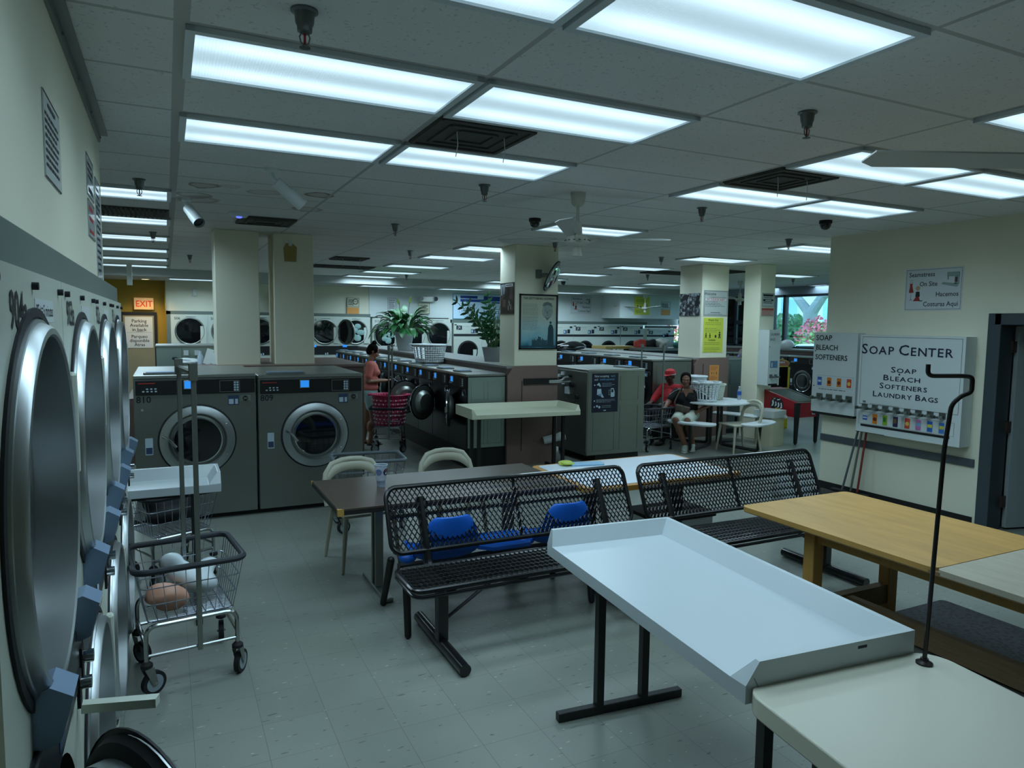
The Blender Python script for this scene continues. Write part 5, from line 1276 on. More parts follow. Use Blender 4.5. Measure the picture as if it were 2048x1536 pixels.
for i in range(4):
    u = 0.12+0.135*i; q = Sheet((0, 0, 0), (0, -1, 0), (-1, 0, 0)); q.use(slide).slab(u-0.04, u+0.04, 0.155, 0.225, 0, 0.012); q.slab(u-0.03, u+0.015, 0.16, 0.185, 0.012, 0.10); q.slab(u-0.045, u-0.02, 0.155, 0.195, 0.08, 0.115); q.build('coin_slide', t, smooth=0)
t = thing('bag_dispenser', 'tall narrow laundry bags vending box on the free standing pillar', 'vending machine', (9.18, 8.76, 0.965))
s = Sheet((0, 0, 0), (1, 0, 0), (0, -1, 0)); s.use(box_w).slab(0, 0.27, 0, 0.95, -0.235, 0); s.use(grey_ink).tx('LAUNDRY', 0.025, 0.87, 0.06, 'LEFT', 0.003, 0.8); s.tx('BAGS', 0.025, 0.785, 0.06, 'LEFT', 0.003, 0.8)
s.use(ink).disc(0.02, 0.66, 0.008, 0.003); s.use(blackm).rect(0.02, 0.23, 0.0, 0.03, 0.002); s.use(mat('bag_picture', '#5f87a8', 0.3, var=0.4, vscale=30)).rect(0.05, 0.22, 0.30, 0.42, 0.003); s.use(white_b).rect(0.075, 0.10, 0.315, 0.39, 0.0035); s.use(grey_ink).rect(0.13, 0.134, 0.30, 0.42, 0.004); s.frame(0.07, 0.11, 0.24, 0.27, 0.002, 0.003); s.frame(0.16, 0.20, 0.24, 0.27, 0.002, 0.003)
s.build('cabinet', t, smooth=0)
for i in range(2):
    u = 0.07+0.11*i; q = Sheet((0, 0, 0), (1, 0, 0), (0, -1, 0)); q.use(slide).slab(u-0.03, u+0.035, 0.13, 0.19, 0, 0.012); q.slab(u-0.02, u+0.02, 0.135, 0.16, 0.012, 0.09); q.build('coin_slide', t, smooth=0)

# mirror pillar: poster, photograph, mirror
t = thing('framed_poster', 'black framed pale blue poster with a title on the mirror pillar', 'poster', (4.335, 8.598, 1.615))
s = Sheet((0, 0, 0), **FRs); fm_ = mat('poster_frame', '#101114', 0.3); s.use(fm_)
for a in ((0, 0.60, 0, 0.02), (0, 0.60, 0.74, 0.76), (0, 0.02, 0, 0.76), (0.58, 0.60, 0, 0.76)): s.slab(*a, 0, 0.022)
s.build('frame', t, smooth=0)
pm_, n, l, b = node_mat('poster_wash'); tc = n.new('ShaderNodeTexCoord'); sp = n.new('ShaderNodeSeparateXYZ'); l.new(tc.outputs['Object'], sp.inputs[0])
no = n.new('ShaderNodeTexNoise'); no.inputs['Scale'].default_value = 5; no.inputs['Detail'].default_value = 5; l.new(tc.outputs['Object'], no.inputs['Vector'])
f = nmath(n, l, 'ADD', sp.outputs[2], nmath(n, l, 'MULTIPLY', nmath(n, l, 'SUBTRACT', no.outputs[0], 0.5), 0.35))
l.new(ramp(n, l, f, [(0.03, '#2f6f86'), (0.16, '#7fb2bd'), (0.30, '#a9c3c2'), (0.50, '#b3b9a6'), (0.9, '#b8baa4')]), b.inputs['Base Color']); b.inputs['Roughness'].default_value = 0.15
s = Sheet((0, 0, 0), **FRs); s.use(pm_).slab(0.02, 0.58, 0.02, 0.74, 0, 0.006)
s.use(ink).tx('THE GETTYSBURG ADDRESS', 0.30, 0.70, 0.041, w=0.009, sx=0.93)
s.use(grey_ink).lines(0.05, 0.62, 0.25, 9, 0.018, 0.004, 2, 0.1, w=0.0075); s.lines(0.05, 0.45, 0.25, 11, 0.018, 0.004, 3, 0.1, w=0.0075)
fa = mat('portrait_wash', '#8d9a95', 0.4, var=0.35, vscale=22); fd = mat('portrait_dark', '#5f6f70', 0.4)
s.use(fa).disc(0.44, 0.53, 0.085, 0.0065, 1.25); s.use(fd).poly([(0.36, 0.60), (0.38, 0.645), (0.44, 0.66), (0.50, 0.64), (0.525, 0.58), (0.50, 0.60), (0.44, 0.615), (0.39, 0.60)], 0.007); s.rect(0.395, 0.42, 0.54, 0.548, 0.007); s.rect(0.46, 0.485, 0.54, 0.548, 0.007); s.poly([(0.435, 0.53), (0.445, 0.53), (0.45, 0.495), (0.43, 0.495)], 0.007); s.rect(0.42, 0.46, 0.468, 0.474, 0.007); s.poly([(0.39, 0.46), (0.44, 0.40), (0.49, 0.46), (0.44, 0.435)], 0.007)
dk = mat('poster_dark_figure', '#24434f', 0.4)
s.use(dk).poly([(0.44, 0.05), (0.45, 0.20), (0.455, 0.30), (0.475, 0.345), (0.50, 0.35), (0.525, 0.33), (0.54, 0.28), (0.545, 0.05)], 0.007); s.disc(0.492, 0.372, 0.018, 0.007)
r_ = random.Random(4)
for i in range(15): u = 0.20+0.016*i; h_ = 0.10+0.07*r_.random(); s.rect(u, u+0.014, 0.05, h_, 0.0068); s.disc(u+0.007, h_+0.008, 0.009, 0.0068, n=8)
s.rect(0.03, 0.57, 0.03, 0.05, 0.0069)
s.build('print', t, smooth=0)
ph, n, l, b = node_mat('dark_photo_print'); tc = n.new('ShaderNodeTexCoord'); no = n.new('ShaderNodeTexNoise'); no.inputs['Scale'].default_value = 8; no.inputs['Detail'].default_value = 6; l.new(tc.outputs['Object'], no.inputs['Vector'])
l.new(ramp(n, l, no.outputs[0], [(0.35, '#17181b'), (0.55, '#3a3534'), (0.72, '#6f605c')]), b.inputs['Base Color']); b.inputs['Roughness'].default_value = 0.3
s = Sheet((4.268, 9.05, 2.10), **LFs); s.use(ph).slab(0, 0.43, 0, 0.43, 0, 0.006); s.use(mat('photo_sky', '#9aa6ad', 0.5)).poly([(0.02, 0.26), (0.02, 0.41), (0.15, 0.41), (0.13, 0.28), (0.10, 0.27), (0.09, 0.38), (0.07, 0.38), (0.065, 0.26)], 0.0066)
s.use(white_b).rect(0.16, 0.40, 0.375, 0.415, 0.0066); s.use(ink).lines(0.18, 0.388, 0.2, 1, 0.03, 0.014, 5, 0.05, w=0.0072); s.use(mat('photo_pale', '#b7b7b4', 0.5))
for u, v, q in ((0.25, 0.05, 0.02), (0.29, 0.11, 0.018), (0.33, 0.06, 0.022), (0.27, 0.15, 0.012)): s.rect(u, u+q, v, v+q*2.6, 0.0066); s.disc(u+q/2, v+q*3, q*0.45, 0.0066, n=8)
s.use(mat('photo_brick', '#6d5350', 0.5)).rect(0.08, 0.17, 0.10, 0.20, 0.0064); s.rect(0.30, 0.40, 0.2, 0.27, 0.0064)
done(s, 'photo_print', 'dark old photograph on the left side of the mirror pillar', 'picture')
t = thing('convex_mirror', 'round convex mirror tilted off the pillar above the framed poster', 'mirror', (4.74, 8.42, 2.62))
mm = mat('mirror_glass', '#aab3b3', 0.03, 1.0, var=0.02)
m = MB(mm); m.lathe([(0.215, 0), (0.2, 0.022), (0.16, 0.045), (0.10, 0.063), (0.05, 0.07), (0, 0.073)], n=40); o = m.build('glass', t); rotm = Vector((0.62, -0.55, -0.42)).to_track_quat('Z', 'Y').to_euler(); o.rotation_euler = rotm
m = MB(blackm); m.tube([(0.217*math.cos(2*math.pi*i/40), 0.217*math.sin(2*math.pi*i/40), 0) for i in range(40)], 0.008, 8, closed=True); o = m.build('rim', t); o.rotation_euler = rotm
m = MB(grey_green); m.box(-0.16, -0.09, 0.12, 0.178, -0.02, 0.09); m.tube([(-0.12, 0.13, 0.03), (-0.05, 0.06, 0.03), (-0.02, 0.02, 0.02)], 0.013, 8); m.build('bracket', t)
# payment poster
s = Sheet((5.36, 8.308, 0.725), **FRs); nb = mat('navy_poster', '#11182f', 0.35, var=0.08); sk = mat('sky_print', '#6f9fc4', 0.4)
s.use(nb).slab(0, 0.435, 0, 0.555, 0, 0.004); s.use(white_b).tx('Now accepting', 0.03, 0.515, 0.043, 'LEFT', 0.006, 0.92); s.tx('and', 0.03, 0.468, 0.043, 'LEFT', 0.006, 0.92); s.use(sk).tx('card', 0.305, 0.515, 0.043, 'LEFT', 0.006, 0.92); s.tx('mobile payments!', 0.12, 0.468, 0.040, 'LEFT', 0.006, 0.88)
s.use(label_w)
for u, v in ((0.035, 0.39), (0.035, 0.165), (0.035, 0.08)): s.disc(u, v, 0.011, 0.006)
for u, v, q in ((0.08, 0.395, 0.01), (0.105, 0.40, 0.02), (0.125, 0.378, 0.014), (0.08, 0.09, 0.016), (0.12, 0.075, 0.018)): s.disc(u, v, q, 0.006)
s.lines(0.16, 0.41, 0.23, 3, 0.02, 0.004, 2, w=0.006); s.lines(0.065, 0.18, 0.34, 3, 0.018, 0.004, 3, w=0.006); s.lines(0.16, 0.09, 0.17, 2, 0.022, 0.004, 4, w=0.006)
s.poly([(0.075, 0.25), (0.08, 0.335), (0.145, 0.335), (0.155, 0.26)], 0.006); s.poly([(0.14, 0.27), (0.16, 0.265), (0.195, 0.21), (0.155, 0.212), (0.13, 0.245)], 0.006); s.rect(0.31, 0.36, 0.215, 0.34, 0.006); s.poly([(0.355, 0.215), (0.375, 0.22), (0.375, 0.29), (0.36, 0.33)], 0.006); s.frame(0.275, 0.312, 0.245, 0.315, 0.004, 0.0058); s.use(nb).rect(0.318, 0.352, 0.28, 0.325, 0.0065); s.use(sk).rect(0.10, 0.15, 0.235, 0.265, 0.0065); s.use(label_w).rect(0.19, 0.235, 0.02, 0.032, 0.006)
done(s, 'payment_poster', 'navy blue payment poster on the side of the grey washer', 'poster')
# notice pillar
s = Sheet((8.455, 9.598, 2.145), **FRs); s.use(paper).slab(0, 0.555, 0, 0.45, 0, 0.008); s.use(ink).frame(0.012, 0.543, 0.012, 0.438, 0.006, 0.0086); s.tx('Welcome', 0.14, 0.385, 0.075, w=0.009, sx=0.9); s.use(grey_ink).tx('A Neighborhood Lives Better', 0.32, 0.33, 0.032, w=0.009); s.use(red_ink).rect(0.03, 0.525, 0.265, 0.312, 0.0087); s.use(white_b).rect(0.034, 0.521, 0.268, 0.309, 0.0089); s.use(red_ink).tx('BUT PLEASE BE ALERT!', 0.278, 0.288, 0.042, w=0.0095, sx=0.98); s.use(ink).lines(0.03, 0.245, 0.46, 4, 0.026, 0.007, 2, 0.4, w=0.0088); s.rect(0.16, 0.38, 0.055, 0.064, 0.0088); s.lines(0.1, 0.03, 0.34, 1, 0.02, 0.006, 3, 0.1, w=0.0088)
done(s, 'alert_sign', 'cream be-alert sign on the front of the notice pillar')
s = Sheet((8.475, 9.598, 1.50), **FRs); s.use(yellow_p).slab(0, 0.45, 0, 0.615, 0, 0.004); s.use(ink).tx('Watch Out', 0.215, 0.57, 0.05, w=0.0055); s.tx('Cuidado', 0.195, 0.22, 0.05, w=0.0055); olive = mat('olive_print', '#6d7338', 0.6); s.use(olive).lines(0.03, 0.52, 0.38, 2, 0.03, 0.007, 1); s.lines(0.03, 0.42, 0.38, 3, 0.03, 0.007, 2); s.lines(0.03, 0.17, 0.38, 2, 0.03, 0.007, 3); s.lines(0.03, 0.075, 0.38, 3, 0.03, 0.007, 4)
def manlet(u, v, h_): s.use(ink).disc(u, v+h_*0.85, h_*0.14); s.poly([(u-h_*0.14, v+h_*0.35), (u-h_*0.2, v+h_*0.66), (u+h_*0.2, v+h_*0.66), (u+h_*0.14, v+h_*0.35)]); s.poly([(u-h_*0.25, v), (u-h_*0.1, v+h_*0.38), (u, v+h_*0.3), (u+h_*0.1, v+h_*0.38), (u+h_*0.25, v), (u+h_*0.1, v), (u, v+h_*0.2), (u-h_*0.1, v)])
manlet(0.06, 0.255, 0.09); manlet(0.15, 0.255, 0.085); manlet(0.37, 0.25, 0.12); s.disc(0.28, 0.285, 0.02, k=1.4)
done(s, 'warning_sheet', 'yellow warning sheet with small figures below the be-alert sign')
s = Sheet((8.62, 9.568, 0.99), **FRs); s.use(orange_p).slab(0, 0.215, 0, 0.285, 0, 0.003); s.use(red_ink).lines(0.02, 0.25, 0.17, 3, 0.025, 0.008, 1); s.lines(0.02, 0.08, 0.17, 3, 0.025, 0.008, 2)
manlet(0.05, 0.125, 0.04); manlet(0.10, 0.125, 0.035); manlet(0.16, 0.12, 0.05)
done(s, 'orange_notice', 'orange notice on the brown bulkhead behind the seated woman', 'notice')
bwm, n, l, b = node_mat('photo_grey_print'); tc = n.new('ShaderNodeTexCoord'); no = n.new('ShaderNodeTexNoise'); no.inputs['Scale'].default_value = 16; no.inputs['Detail'].default_value = 7; l.new(tc.outputs['Object'], no.inputs['Vector'])
l.new(ramp(n, l, no.outputs[0], [(0.40, '#14161c'), (0.52, '#5d636e'), (0.62, '#c4c8cb')]), b.inputs['Base Color']); b.inputs['Roughness'].default_value = 0.35
s = Sheet((8.418, 10.18, 2.14), **LFs); s.use(bwm).slab(0, 0.54, 0, 0.40, 0, 0.006); s.use(blackm).poly([(0.02, 0.26), (0.10, 0.38), (0.26, 0.38), (0.22, 0.30)], 0.0066); s.poly([(0.40, 0.18), (0.52, 0.16), (0.52, 0.36), (0.46, 0.36)], 0.0066); s.use(mat('photo_label', '#9fb0bb', 0.5)).rect(0.34, 0.52, 0.345, 0.39, 0.0066); s.use(ink).tx('May, 1863', 0.43, 0.368, 0.032, w=0.0072)
done(s, 'photo_print', 'black and white crowd photograph on the left of the notice pillar', 'picture')
s = Sheet((9.215, 8.998, 2.31), **FRs); s.use(paper).slab(0, 0.295, 0, 0.235, 0, 0.005); s.use(ink).frame(0.006, 0.289, 0.006, 0.229, 0.005, 0.0054); s.rect(0.03, 0.265, 0.18, 0.215, 0.0055); s.lines(0.04, 0.15, 0.21, 4, 0.03, 0.014, 3, 0.1, w=0.0055); s.rect(0.03, 0.08, 0.10, 0.13, 0.0056); s.rect(0.22, 0.27, 0.10, 0.13, 0.0056); done(s, 'small_sign', 'black lettered sign above a red one on the free standing pillar')
s = Sheet((9.215, 8.998, 2.15), **FRs); s.use(mat('pinkish_sign', '#bfa79e', 0.5)).slab(0, 0.29, 0, 0.14, 0, 0.005); s.use(red_ink).rect(0.01, 0.28, 0.10, 0.13, 0.0054); s.lines(0.02, 0.08, 0.24, 4, 0.02, 0.008, 3, w=0.0055); s.use(ink).frame(0, 0.29, 0, 0.14, 0.003, 0.0056); done(s, 'small_sign', 'red lettered sign under the black one on the free standing pillar')

# back wall signs
t = thing('dry_cleaning_sign', 'big white dry cleaning sign with blue bars on the back wall', 'sign', (7.16, BACK, 1.98+0.10))
s = Sheet((0, 0, 0), **FRs); tl = mat('teal_ink', '#2d8d9c', 0.6); bl = mat('blue_bar', '#1c3f8f', 0.5); mv = mat('mauve_ink', '#7c83a6', 0.6)
s.use(mat('pale_blue_board', '#c3dcf0', 0.5)).slab(0, 1.72, 0, 0.70, 0, 0.012); s.use(tl).frame(0, 1.72, 0, 0.70, 0.012, 0.0125)
s.use(bl).rect(0.22, 0.74, 0.575, 0.65, 0.013); s.rect(0.22, 0.93, 0.48, 0.555, 0.013); s.rect(0.93, 1.52, 0.51, 0.65, 0.013); s.rect(1.18, 1.47, 0.455, 0.49, 0.013)
s.use(ink).frame(0.19, 0.76, 0.17, 0.43, 0.005, 0.013); s.tx('SPRINGFIELD PLAZA', 0.475, 0.395, 0.048, w=0.014); s.rect(0.24, 0.74, 0.365, 0.369, 0.013); s.tx('LAUNDR  MAT', 0.475, 0.30, 0.085, w=0.014, sx=0.88); s.disc(0.555, 0.305, 0.042, 0.0135); s.tx('CLEANERS', 0.53, 0.215, 0.062, w=0.014); s.use(grey_ink).tx('dry', 0.29, 0.225, 0.07, w=0.014); s.use(tl).tx('Custom', 0.45, 0.09, 0.085, w=0.014); s.tx('DRY CLEANING', 1.04, 0.075, 0.105, w=0.014); s.use(white_b).rect(0.535, 0.575, 0.285, 0.312, 0.0145)
s.use(mv)
for i, t_ in enumerate(('Fluff & Fold Service', 'Dry Cleaning', 'All Alterations & Seamstress', 'Shirts Pressed', 'Drop Off')): s.lines(0.96, 0.40-0.062*i, (0.36, 0.24, 0.5, 0.46, 0.48)[i], 1, 0.05, 0.024, 10+i, 0.05, w=0.013)
s.build('board', t, smooth=0)
def small_notice(x, z, w_, h_, label, pm__, icon=False, orange=False, y=BACK, bars=5, seed=1):
    s = Sheet((x, y, z), **FRs); s.use(pm__).slab(0, w_, 0, h_, 0, 0.004)
    if orange: s.use(orange_p).rect(0.01, w_-0.01, 0.01, h_*0.42, 0.0043)
    s.use(ink).frame(0.004, w_-0.004, h_*0.45 if orange else 0.004, h_-0.004, 0.008, 0.0046)
    z0 = h_*0.5 if orange else h_*0.12
    s.lines(0.03, h_-0.07, (w_-0.06)*(0.6 if icon else 1), bars, (h_-0.06-z0)/bars, 0.02, seed)
    if icon: s.disc(w_-0.10, h_-0.10, 0.075, 0.0046); s.use(pm__).disc(w_-0.10, h_-0.10, 0.058, 0.0048); s.use(ink).rect(w_-0.15, w_-0.05, h_-0.105, h_-0.095, 0.005)
    return done(s, 'wall_notice', label, 'notice')
cream_pp = mat('cream_notice', '#c8c8b0', 0.6)
small_notice(4.22, 2.15, 0.32, 0.44, 'cream notice with round icon and torn orange foot on the cream back wall', cream_pp, True, True)
small_notice(2.90, 2.18, 0.40, 0.36, 'pale notice half hidden behind the right one of the two pillars', glossy, seed=2)
small_notice(5.30, 2.25, 0.24, 0.36, 'pale sheet on the white wall above the peace lily', white_b, seed=3)
small_notice(6.16, 2.20, 0.32, 0.30, 'cream notice with black print between the lily and dry cleaning sign', cream_pp, seed=4, bars=6)
s = Sheet((2.28, BACK, 2.20), **FRs); s.use(white_b).slab(0, 0.36, 0, 0.44, 0, 0.004); s.use(red_ink).poly([(0.12, 0.10), (0.15, 0.30), (0.20, 0.30), (0.24, 0.10)]); s.use(inkblue).tx('SEA', 0.25, 0.38, 0.07); done(s, 'wall_notice', 'white sign with a red dress seen between the two pillars')
s = Sheet((12.62, 17.348, 2.28), **FRs); s.use(yellow_p).slab(0, 0.56, 0, 0.54, 0, 0.004); s.use(olive).lines(0.06, 0.44, 0.42, 4, 0.035, 0.014, 2); s.lines(0.06, 0.14, 0.42, 3, 0.04, 0.014, 3); manlet(0.12, 0.2, 0.10); manlet(0.23, 0.2, 0.09); manlet(0.45, 0.2, 0.12); done(s, 'warning_sheet', 'far yellow warning sheet on the soffit over the dryers')
small_notice(13.62, 2.27, 0.36, 0.42, 'notice with orange foot beside the far ceiling fan', white_b, False, True, y=17.348, seed=6)
t = thing('emergency_light', 'white two lamp emergency light on the white back wall', 'emergency light', (6.40, BACK, 2.60))
m = MB(white_e); m.box(-0.20, 0.20, -0.11, 0, -0.07, 0.07, 0.02, 2); m.build('case', t)
for x in (-0.19, 0.19): m = MB(chrome); m.cyl((x, -0.06, 0.03), (x+0.02*(1 if x > 0 else -1), -0.16, 0.01), 0.055, 0.06, n=16); m.build('lamp', t)
t = thing('exit_sign', 'lit exit sign with red letters over the back door', 'exit sign', (-0.46, BACK+0.25, 2.33))
s = Sheet((-0.20, -0.0, -0.14), **FRs); s.use(mat('exit_sign_face', '#d9b680', 0.4, emit=0.28, ecol=srgb('#d9a874'))).slab(0, 0.40, 0, 0.27, 0.0, 0.10); s.use(mat('exit_red', '#d2301e', 0.4, emit=0.35, ecol=srgb('#d2401e'))).tx('EXIT', 0.205, 0.125, 0.20, w=0.103, sx=0.85); s.build('case', t, smooth=0)
t = thing('wall_strobe', 'small cream alarm box on the cream wall above dryer 506', 'alarm', (0.62, BACK+0.05, 2.62)); m = MB(white_e); m.box(-0.05, 0.05, -0.05, 0, -0.10, 0.08, 0.01); m.build('case', t)
t = thing('wall_bracket', 'stained bracket plate high on the right one of two pillars', 'bracket', (1.40, 9.098, 2.86)); m = MB(mat('tape_stain', '#a08f4e', 0.6)); m.prism([(-0.07, -0.16), (0.07, -0.16), (0.08, 0.02), (0.03, 0.06), (-0.05, 0.06), (-0.08, 0.0)], -0.004, 0, 'xz'); m.use(white_e).box(-0.02, 0.02, -0.02, 0, 0.03, 0.10); m.build('plate', t)
# downlight and ceiling tube near the exit
t = thing('downlight', 'small warm recessed light above the exit door', 'ceiling light', (-0.40, 17.9, LOWZ)); m = MB(white_e); m.lathe([(0.10, 0), (0.10, -0.012), (0.075, -0.012), (0.075, -0.004)], n=24, caps=False); m.build('trim_ring', t); m = MB(mat('warm_lamp', '#ffe2b0', 0.4, emit=6.0, ecol=(1, 0.80, 0.45))); m.lathe([(0.075, -0.004), (0, -0.004)], n=24, caps=False); m.build('lamp', t)
t = thing('ceiling_post', 'short white post hanging from the ceiling before the exit', 'post', (-0.62, 15.6, CEIL)); m = MB(white_e); m.box(-0.045, 0.045, -0.045, 0.045, -0.42, 0); m.build('post', t)
wl_ = bpy.data.lights.new('exit_downlight', 'SPOT'); wl_.energy = 60; wl_.color = (1, 0.72, 0.35); wl_.spot_size = R(120); wl_.spot_blend = 0.8; wl_.shadow_soft_size = 0.06
wo = bpy.data.objects.new('exit_downlight', wl_); wo.location = (-0.40, 17.9, LOWZ-0.03); C.objects.link(wo)

# ---------------------------------------------------------------- ceiling fans
fanw = mat('fan_white', '#c6c9bd', 0.4, var=0.04); fanb = mat('fan_blade', '#b9bdb9', 0.4, var=0.05)
def fan(label, x, y, zc, a0=0, drop=0.32, wood=False, L=0.70, nb=3):
    t = thing('ceiling_fan', label, 'ceiling fan', (x, y, zc), R(a0), 'ceiling fans')
    m = MB(fanw); m.lathe([(0.062, 0), (0.062, -0.02), (0.055, -0.09), (0.035, -0.11)], n=24); m.build('canopy', t)
    m = MB(fanw); m.cyl((0, 0, -0.10), (0, 0, -drop+0.10), 0.013, n=12); m.lathe([(0.034, -drop+0.11), (0.042, -drop+0.0)], n=20); m.build('downrod', t)
    m = MB(fanw); m.lathe([(0.04, -drop), (0.085, -drop-0.008), (0.10, -drop-0.03), (0.10, -drop-0.06), (0.06, -drop-0.085), (0.035, -drop-0.09), (0.038, -drop-0.13), (0.044, -drop-0.165), (0, -drop-0.168)], n=28)
    m.use(ink)
    for i in range(14): a = 2*math.pi*i/14; m.box(0.1005*math.cos(a)-0.006, 0.1005*math.cos(a)+0.006, 0.1005*math.sin(a)-0.006, 0.1005*math.sin(a)+0.006, -drop-0.042, -drop-0.036)
    m.build('motor', t)
    for k in range(nb):
        a = R(360*k/nb); b_ = MB(fanb); b_.T = Matrix.Rotation(a, 4, 'Z')
        pts = [(0.20, -0.05), (0.24, -0.062), (L-0.05, -0.068), (L, -0.03), (L-0.02, 0.062), (0.24, 0.058), (0.20, 0.05)]
        tw = math.tan(R(11)); vs = [(px, py, -drop-0.02+py*tw+0.035*(px/L)) for px, py in pts]+[(px, py, -drop-0.026+py*tw+0.035*(px/L)) for px, py in pts]; n_ = len(pts)
        b_.add(vs, [tuple(range(n_)), tuple(range(2*n_-1, n_-1, -1))]+[(i, n_+i, n_+(i+1) % n_, (i+1) % n_) for i in range(n_)])
        b_.use(fanw).tube([(0.08, 0, -drop-0.045), (0.15, 0.01, -drop-0.03), (0.26, 0.012, -drop-0.018)], 0.012, 6)
        b_.build('blade', t)
    m = MB(white_e); m.tube([(0.03, 0, -drop-0.165), (0.03, 0.003, -drop-0.20)], 0.002, 5); m.build('pull_chain', t)
    return t
fan('white ceiling fan in front of the mirror pillar', 3.06, 5.02, CEIL, -8, 0.35, L=0.86)
fan('ceiling fan whose blade enters at the right picture edge', 3.16, 1.27, CEIL, 146, 0.46, L=0.98)
fan('far ceiling fan in front of the soffit', 12.75, 17.0, LOWZ, 20, 0.36, L=0.95)
fan('far ceiling fan between the notice pillar and vending pillar', 12.25, 12.65, CEIL, 70, 0.40, L=0.7)

# ---------------------------------------------------------------- games
t = thing('toy_crane', 'yellow toy crane machine behind the pillar', 'arcade machine', (10.44, 9.75, 0), 0)
yel = mat('yellow_cabinet', '#d9b70a', 0.35, var=0.04); 
m = MB(yel); m.box(-0.36, 0.36, 0.0, 0.62, 0, 0.80, 0.006); m.box(-0.36, -0.31, 0, 0.62, 0.80, 1.26); m.box(0.31, 0.36, 0, 0.62, 0.80, 1.26); m.box(-0.36, 0.36, 0.58, 0.62, 0.8, 1.26)
m.prism([(-0.36, 1.20)]+[(0.36*math.cos(R(180-a)), 1.25+0.11*math.sin(R(a))) for a in range(0, 181, 20)]+[(0.36, 1.20)], 0, 0.62, 'xz'); m.build('cabinet', t)
s = Sheet((-0.36, -0.004, 0), **FRs); s.use(mat('marquee_orange', '#b5561b', 0.4)).poly([(0.36+0.33*math.cos(R(180-a)), 1.255+0.085*math.sin(R(a))) for a in range(0, 181, 15)]+[(0.69, 1.22), (0.03, 1.22)], 0.001); s.use(white_b).lines(0.12, 1.275, 0.46, 1, 0.03, 0.03, 3, 0.05, w=0.003); s.build('marquee', t, smooth=0)
m = MB(yel); m.box(-0.31, 0.31, 0.50, 0.58, 0.80, 1.20); m.use(blackm).box(-0.10, 0.14, -0.02, 0.0, 0.50, 0.66); m.build('interior', t)
r_ = random.Random(5); tc_ = ['#6c4bb0', '#b03a2a', '#c98f2c', '#2d4f9e', '#b06a2c', '#8f2f6b', '#3f7b4a']
for i in range(14):
    m = MB(mat('plush_%d' % (i % 7), tc_[i % 7], 0.9, var=0.3, vscale=20)); x, y, z = -0.25+0.5*r_.random(), 0.08+0.35*r_.random(), 0.84+0.16*r_.random(); m.ell((x, y, z), (0.07, 0.07, 0.075), 10, 7); m.ell((x, y-0.02, z+0.09), 0.05, 10, 7)
    m.build('prize', t)
m = MB(gm); m.box(-0.31, 0.31, 0.004, 0.008, 0.80, 1.21); m.build('pane', t)
t = thing('pinball_table', 'small red game table on black legs beside the trash can', 'arcade machine', (9.64, 8.28, 0), 0)
redc = mat('red_cabinet', '#8f1822', 0.35, var=0.06)
Lp, wp = 0.85, 0.265
m = MB(redc); v = []
for x in (-wp, wp):
    for (y, z) in ((0, 0.46), (Lp, 0.46), (Lp, 0.89), (Lp-0.15, 0.87), (0, 0.71)): v.append((x, y, z))
m.add(v, [(0, 1, 2, 3, 4), (9, 8, 7, 6, 5), (0, 4, 9, 5), (1, 6, 7, 2), (0, 5, 6, 1), (4, 3, 8, 9), (3, 2, 7, 8)]); m.build('cabinet', t, smooth=0)
m = MB(mat('playfield', '#59635b', 0.08, var=0.3, vscale=8)); m.add([(-wp+.04, 0.04, 0.7255), (wp-.03, 0.04, 0.7255), (wp-.03, Lp-0.16, 0.8725), (-wp+.04, Lp-0.16, 0.8725)], [(0, 1, 2, 3)]); m.use(chrome).tube([(wp-.01, 0, 0.715), (wp-.01, Lp-0.15, 0.875)], 0.012, 8); m.tube([(-wp, 0.005, 0.712), (wp, 0.005, 0.712)], 0.010, 8); m.build('playfield_glass', t)
s = Sheet((-wp-0.001, Lp, 0), (0, -1, 0), (-1, 0, 0)); s.use(ink).disc(0.42, 0.64, 0.145, 0.001, 0.85, 28); s.use(white_b)
for i, (a, b_, c, d, e) in enumerate(((0.30, 0.36, 0.60, 0.71, .02), (0.37, 0.42, 0.60, 0.69, -.01), (0.43, 0.48, 0.58, 0.68, .01), (0.49, 0.54, 0.57, 0.68, -.015), (0.34, 0.40, 0.72, 0.745, .0), (0.42, 0.50, 0.71, 0.74, 0.01))): s.poly([(a, c), (b_-0.02, c+0.01), (b_, c+0.04+e), (b_-0.015, d), (a+0.01, d-0.01), (a+0.02, c+0.05)], 0.002)
s.use(yel).poly([(0.37, 0.55), (0.40, 0.585), (0.45, 0.57), (0.50, 0.585), (0.48, 0.545), (0.42, 0.535)], 0.002); s.build('side_art', t, smooth=0)
m = MB(label_w); m.box(0.10, 0.16, -0.006, 0, 0.50, 0.60); m.use(ink).box(0.115, 0.145, -0.008, -0.005, 0.515, 0.585); m.build('coin_door', t)
for x, y in ((-wp+0.03, 0.03), (wp-0.03, 0.03), (-wp+0.03, Lp-0.06), (wp-0.03, Lp-0.06)):
    g = MB(blackm); z1 = 0.70 if y < 0.1 else 0.46
    g.add([(x-0.042, y-0.04, z1), (x+0.042, y-0.04, z1), (x+0.042, y+0.02, z1), (x-0.042, y+0.02, z1), (x-0.022, y-0.02, 0.02), (x+0.022, y-0.02, 0.02), (x+0.022, y+0.02, 0.02), (x-0.022, y+0.02, 0.02)], [(3, 2, 1, 0), (4, 5, 6, 7), (0, 1, 5, 4), (1, 2, 6, 5), (2, 3, 7, 6), (3, 0, 4, 7)]); g.cyl((x, y, 0), (x, y, 0.02), 0.018, n=12); g.build('leg', t)

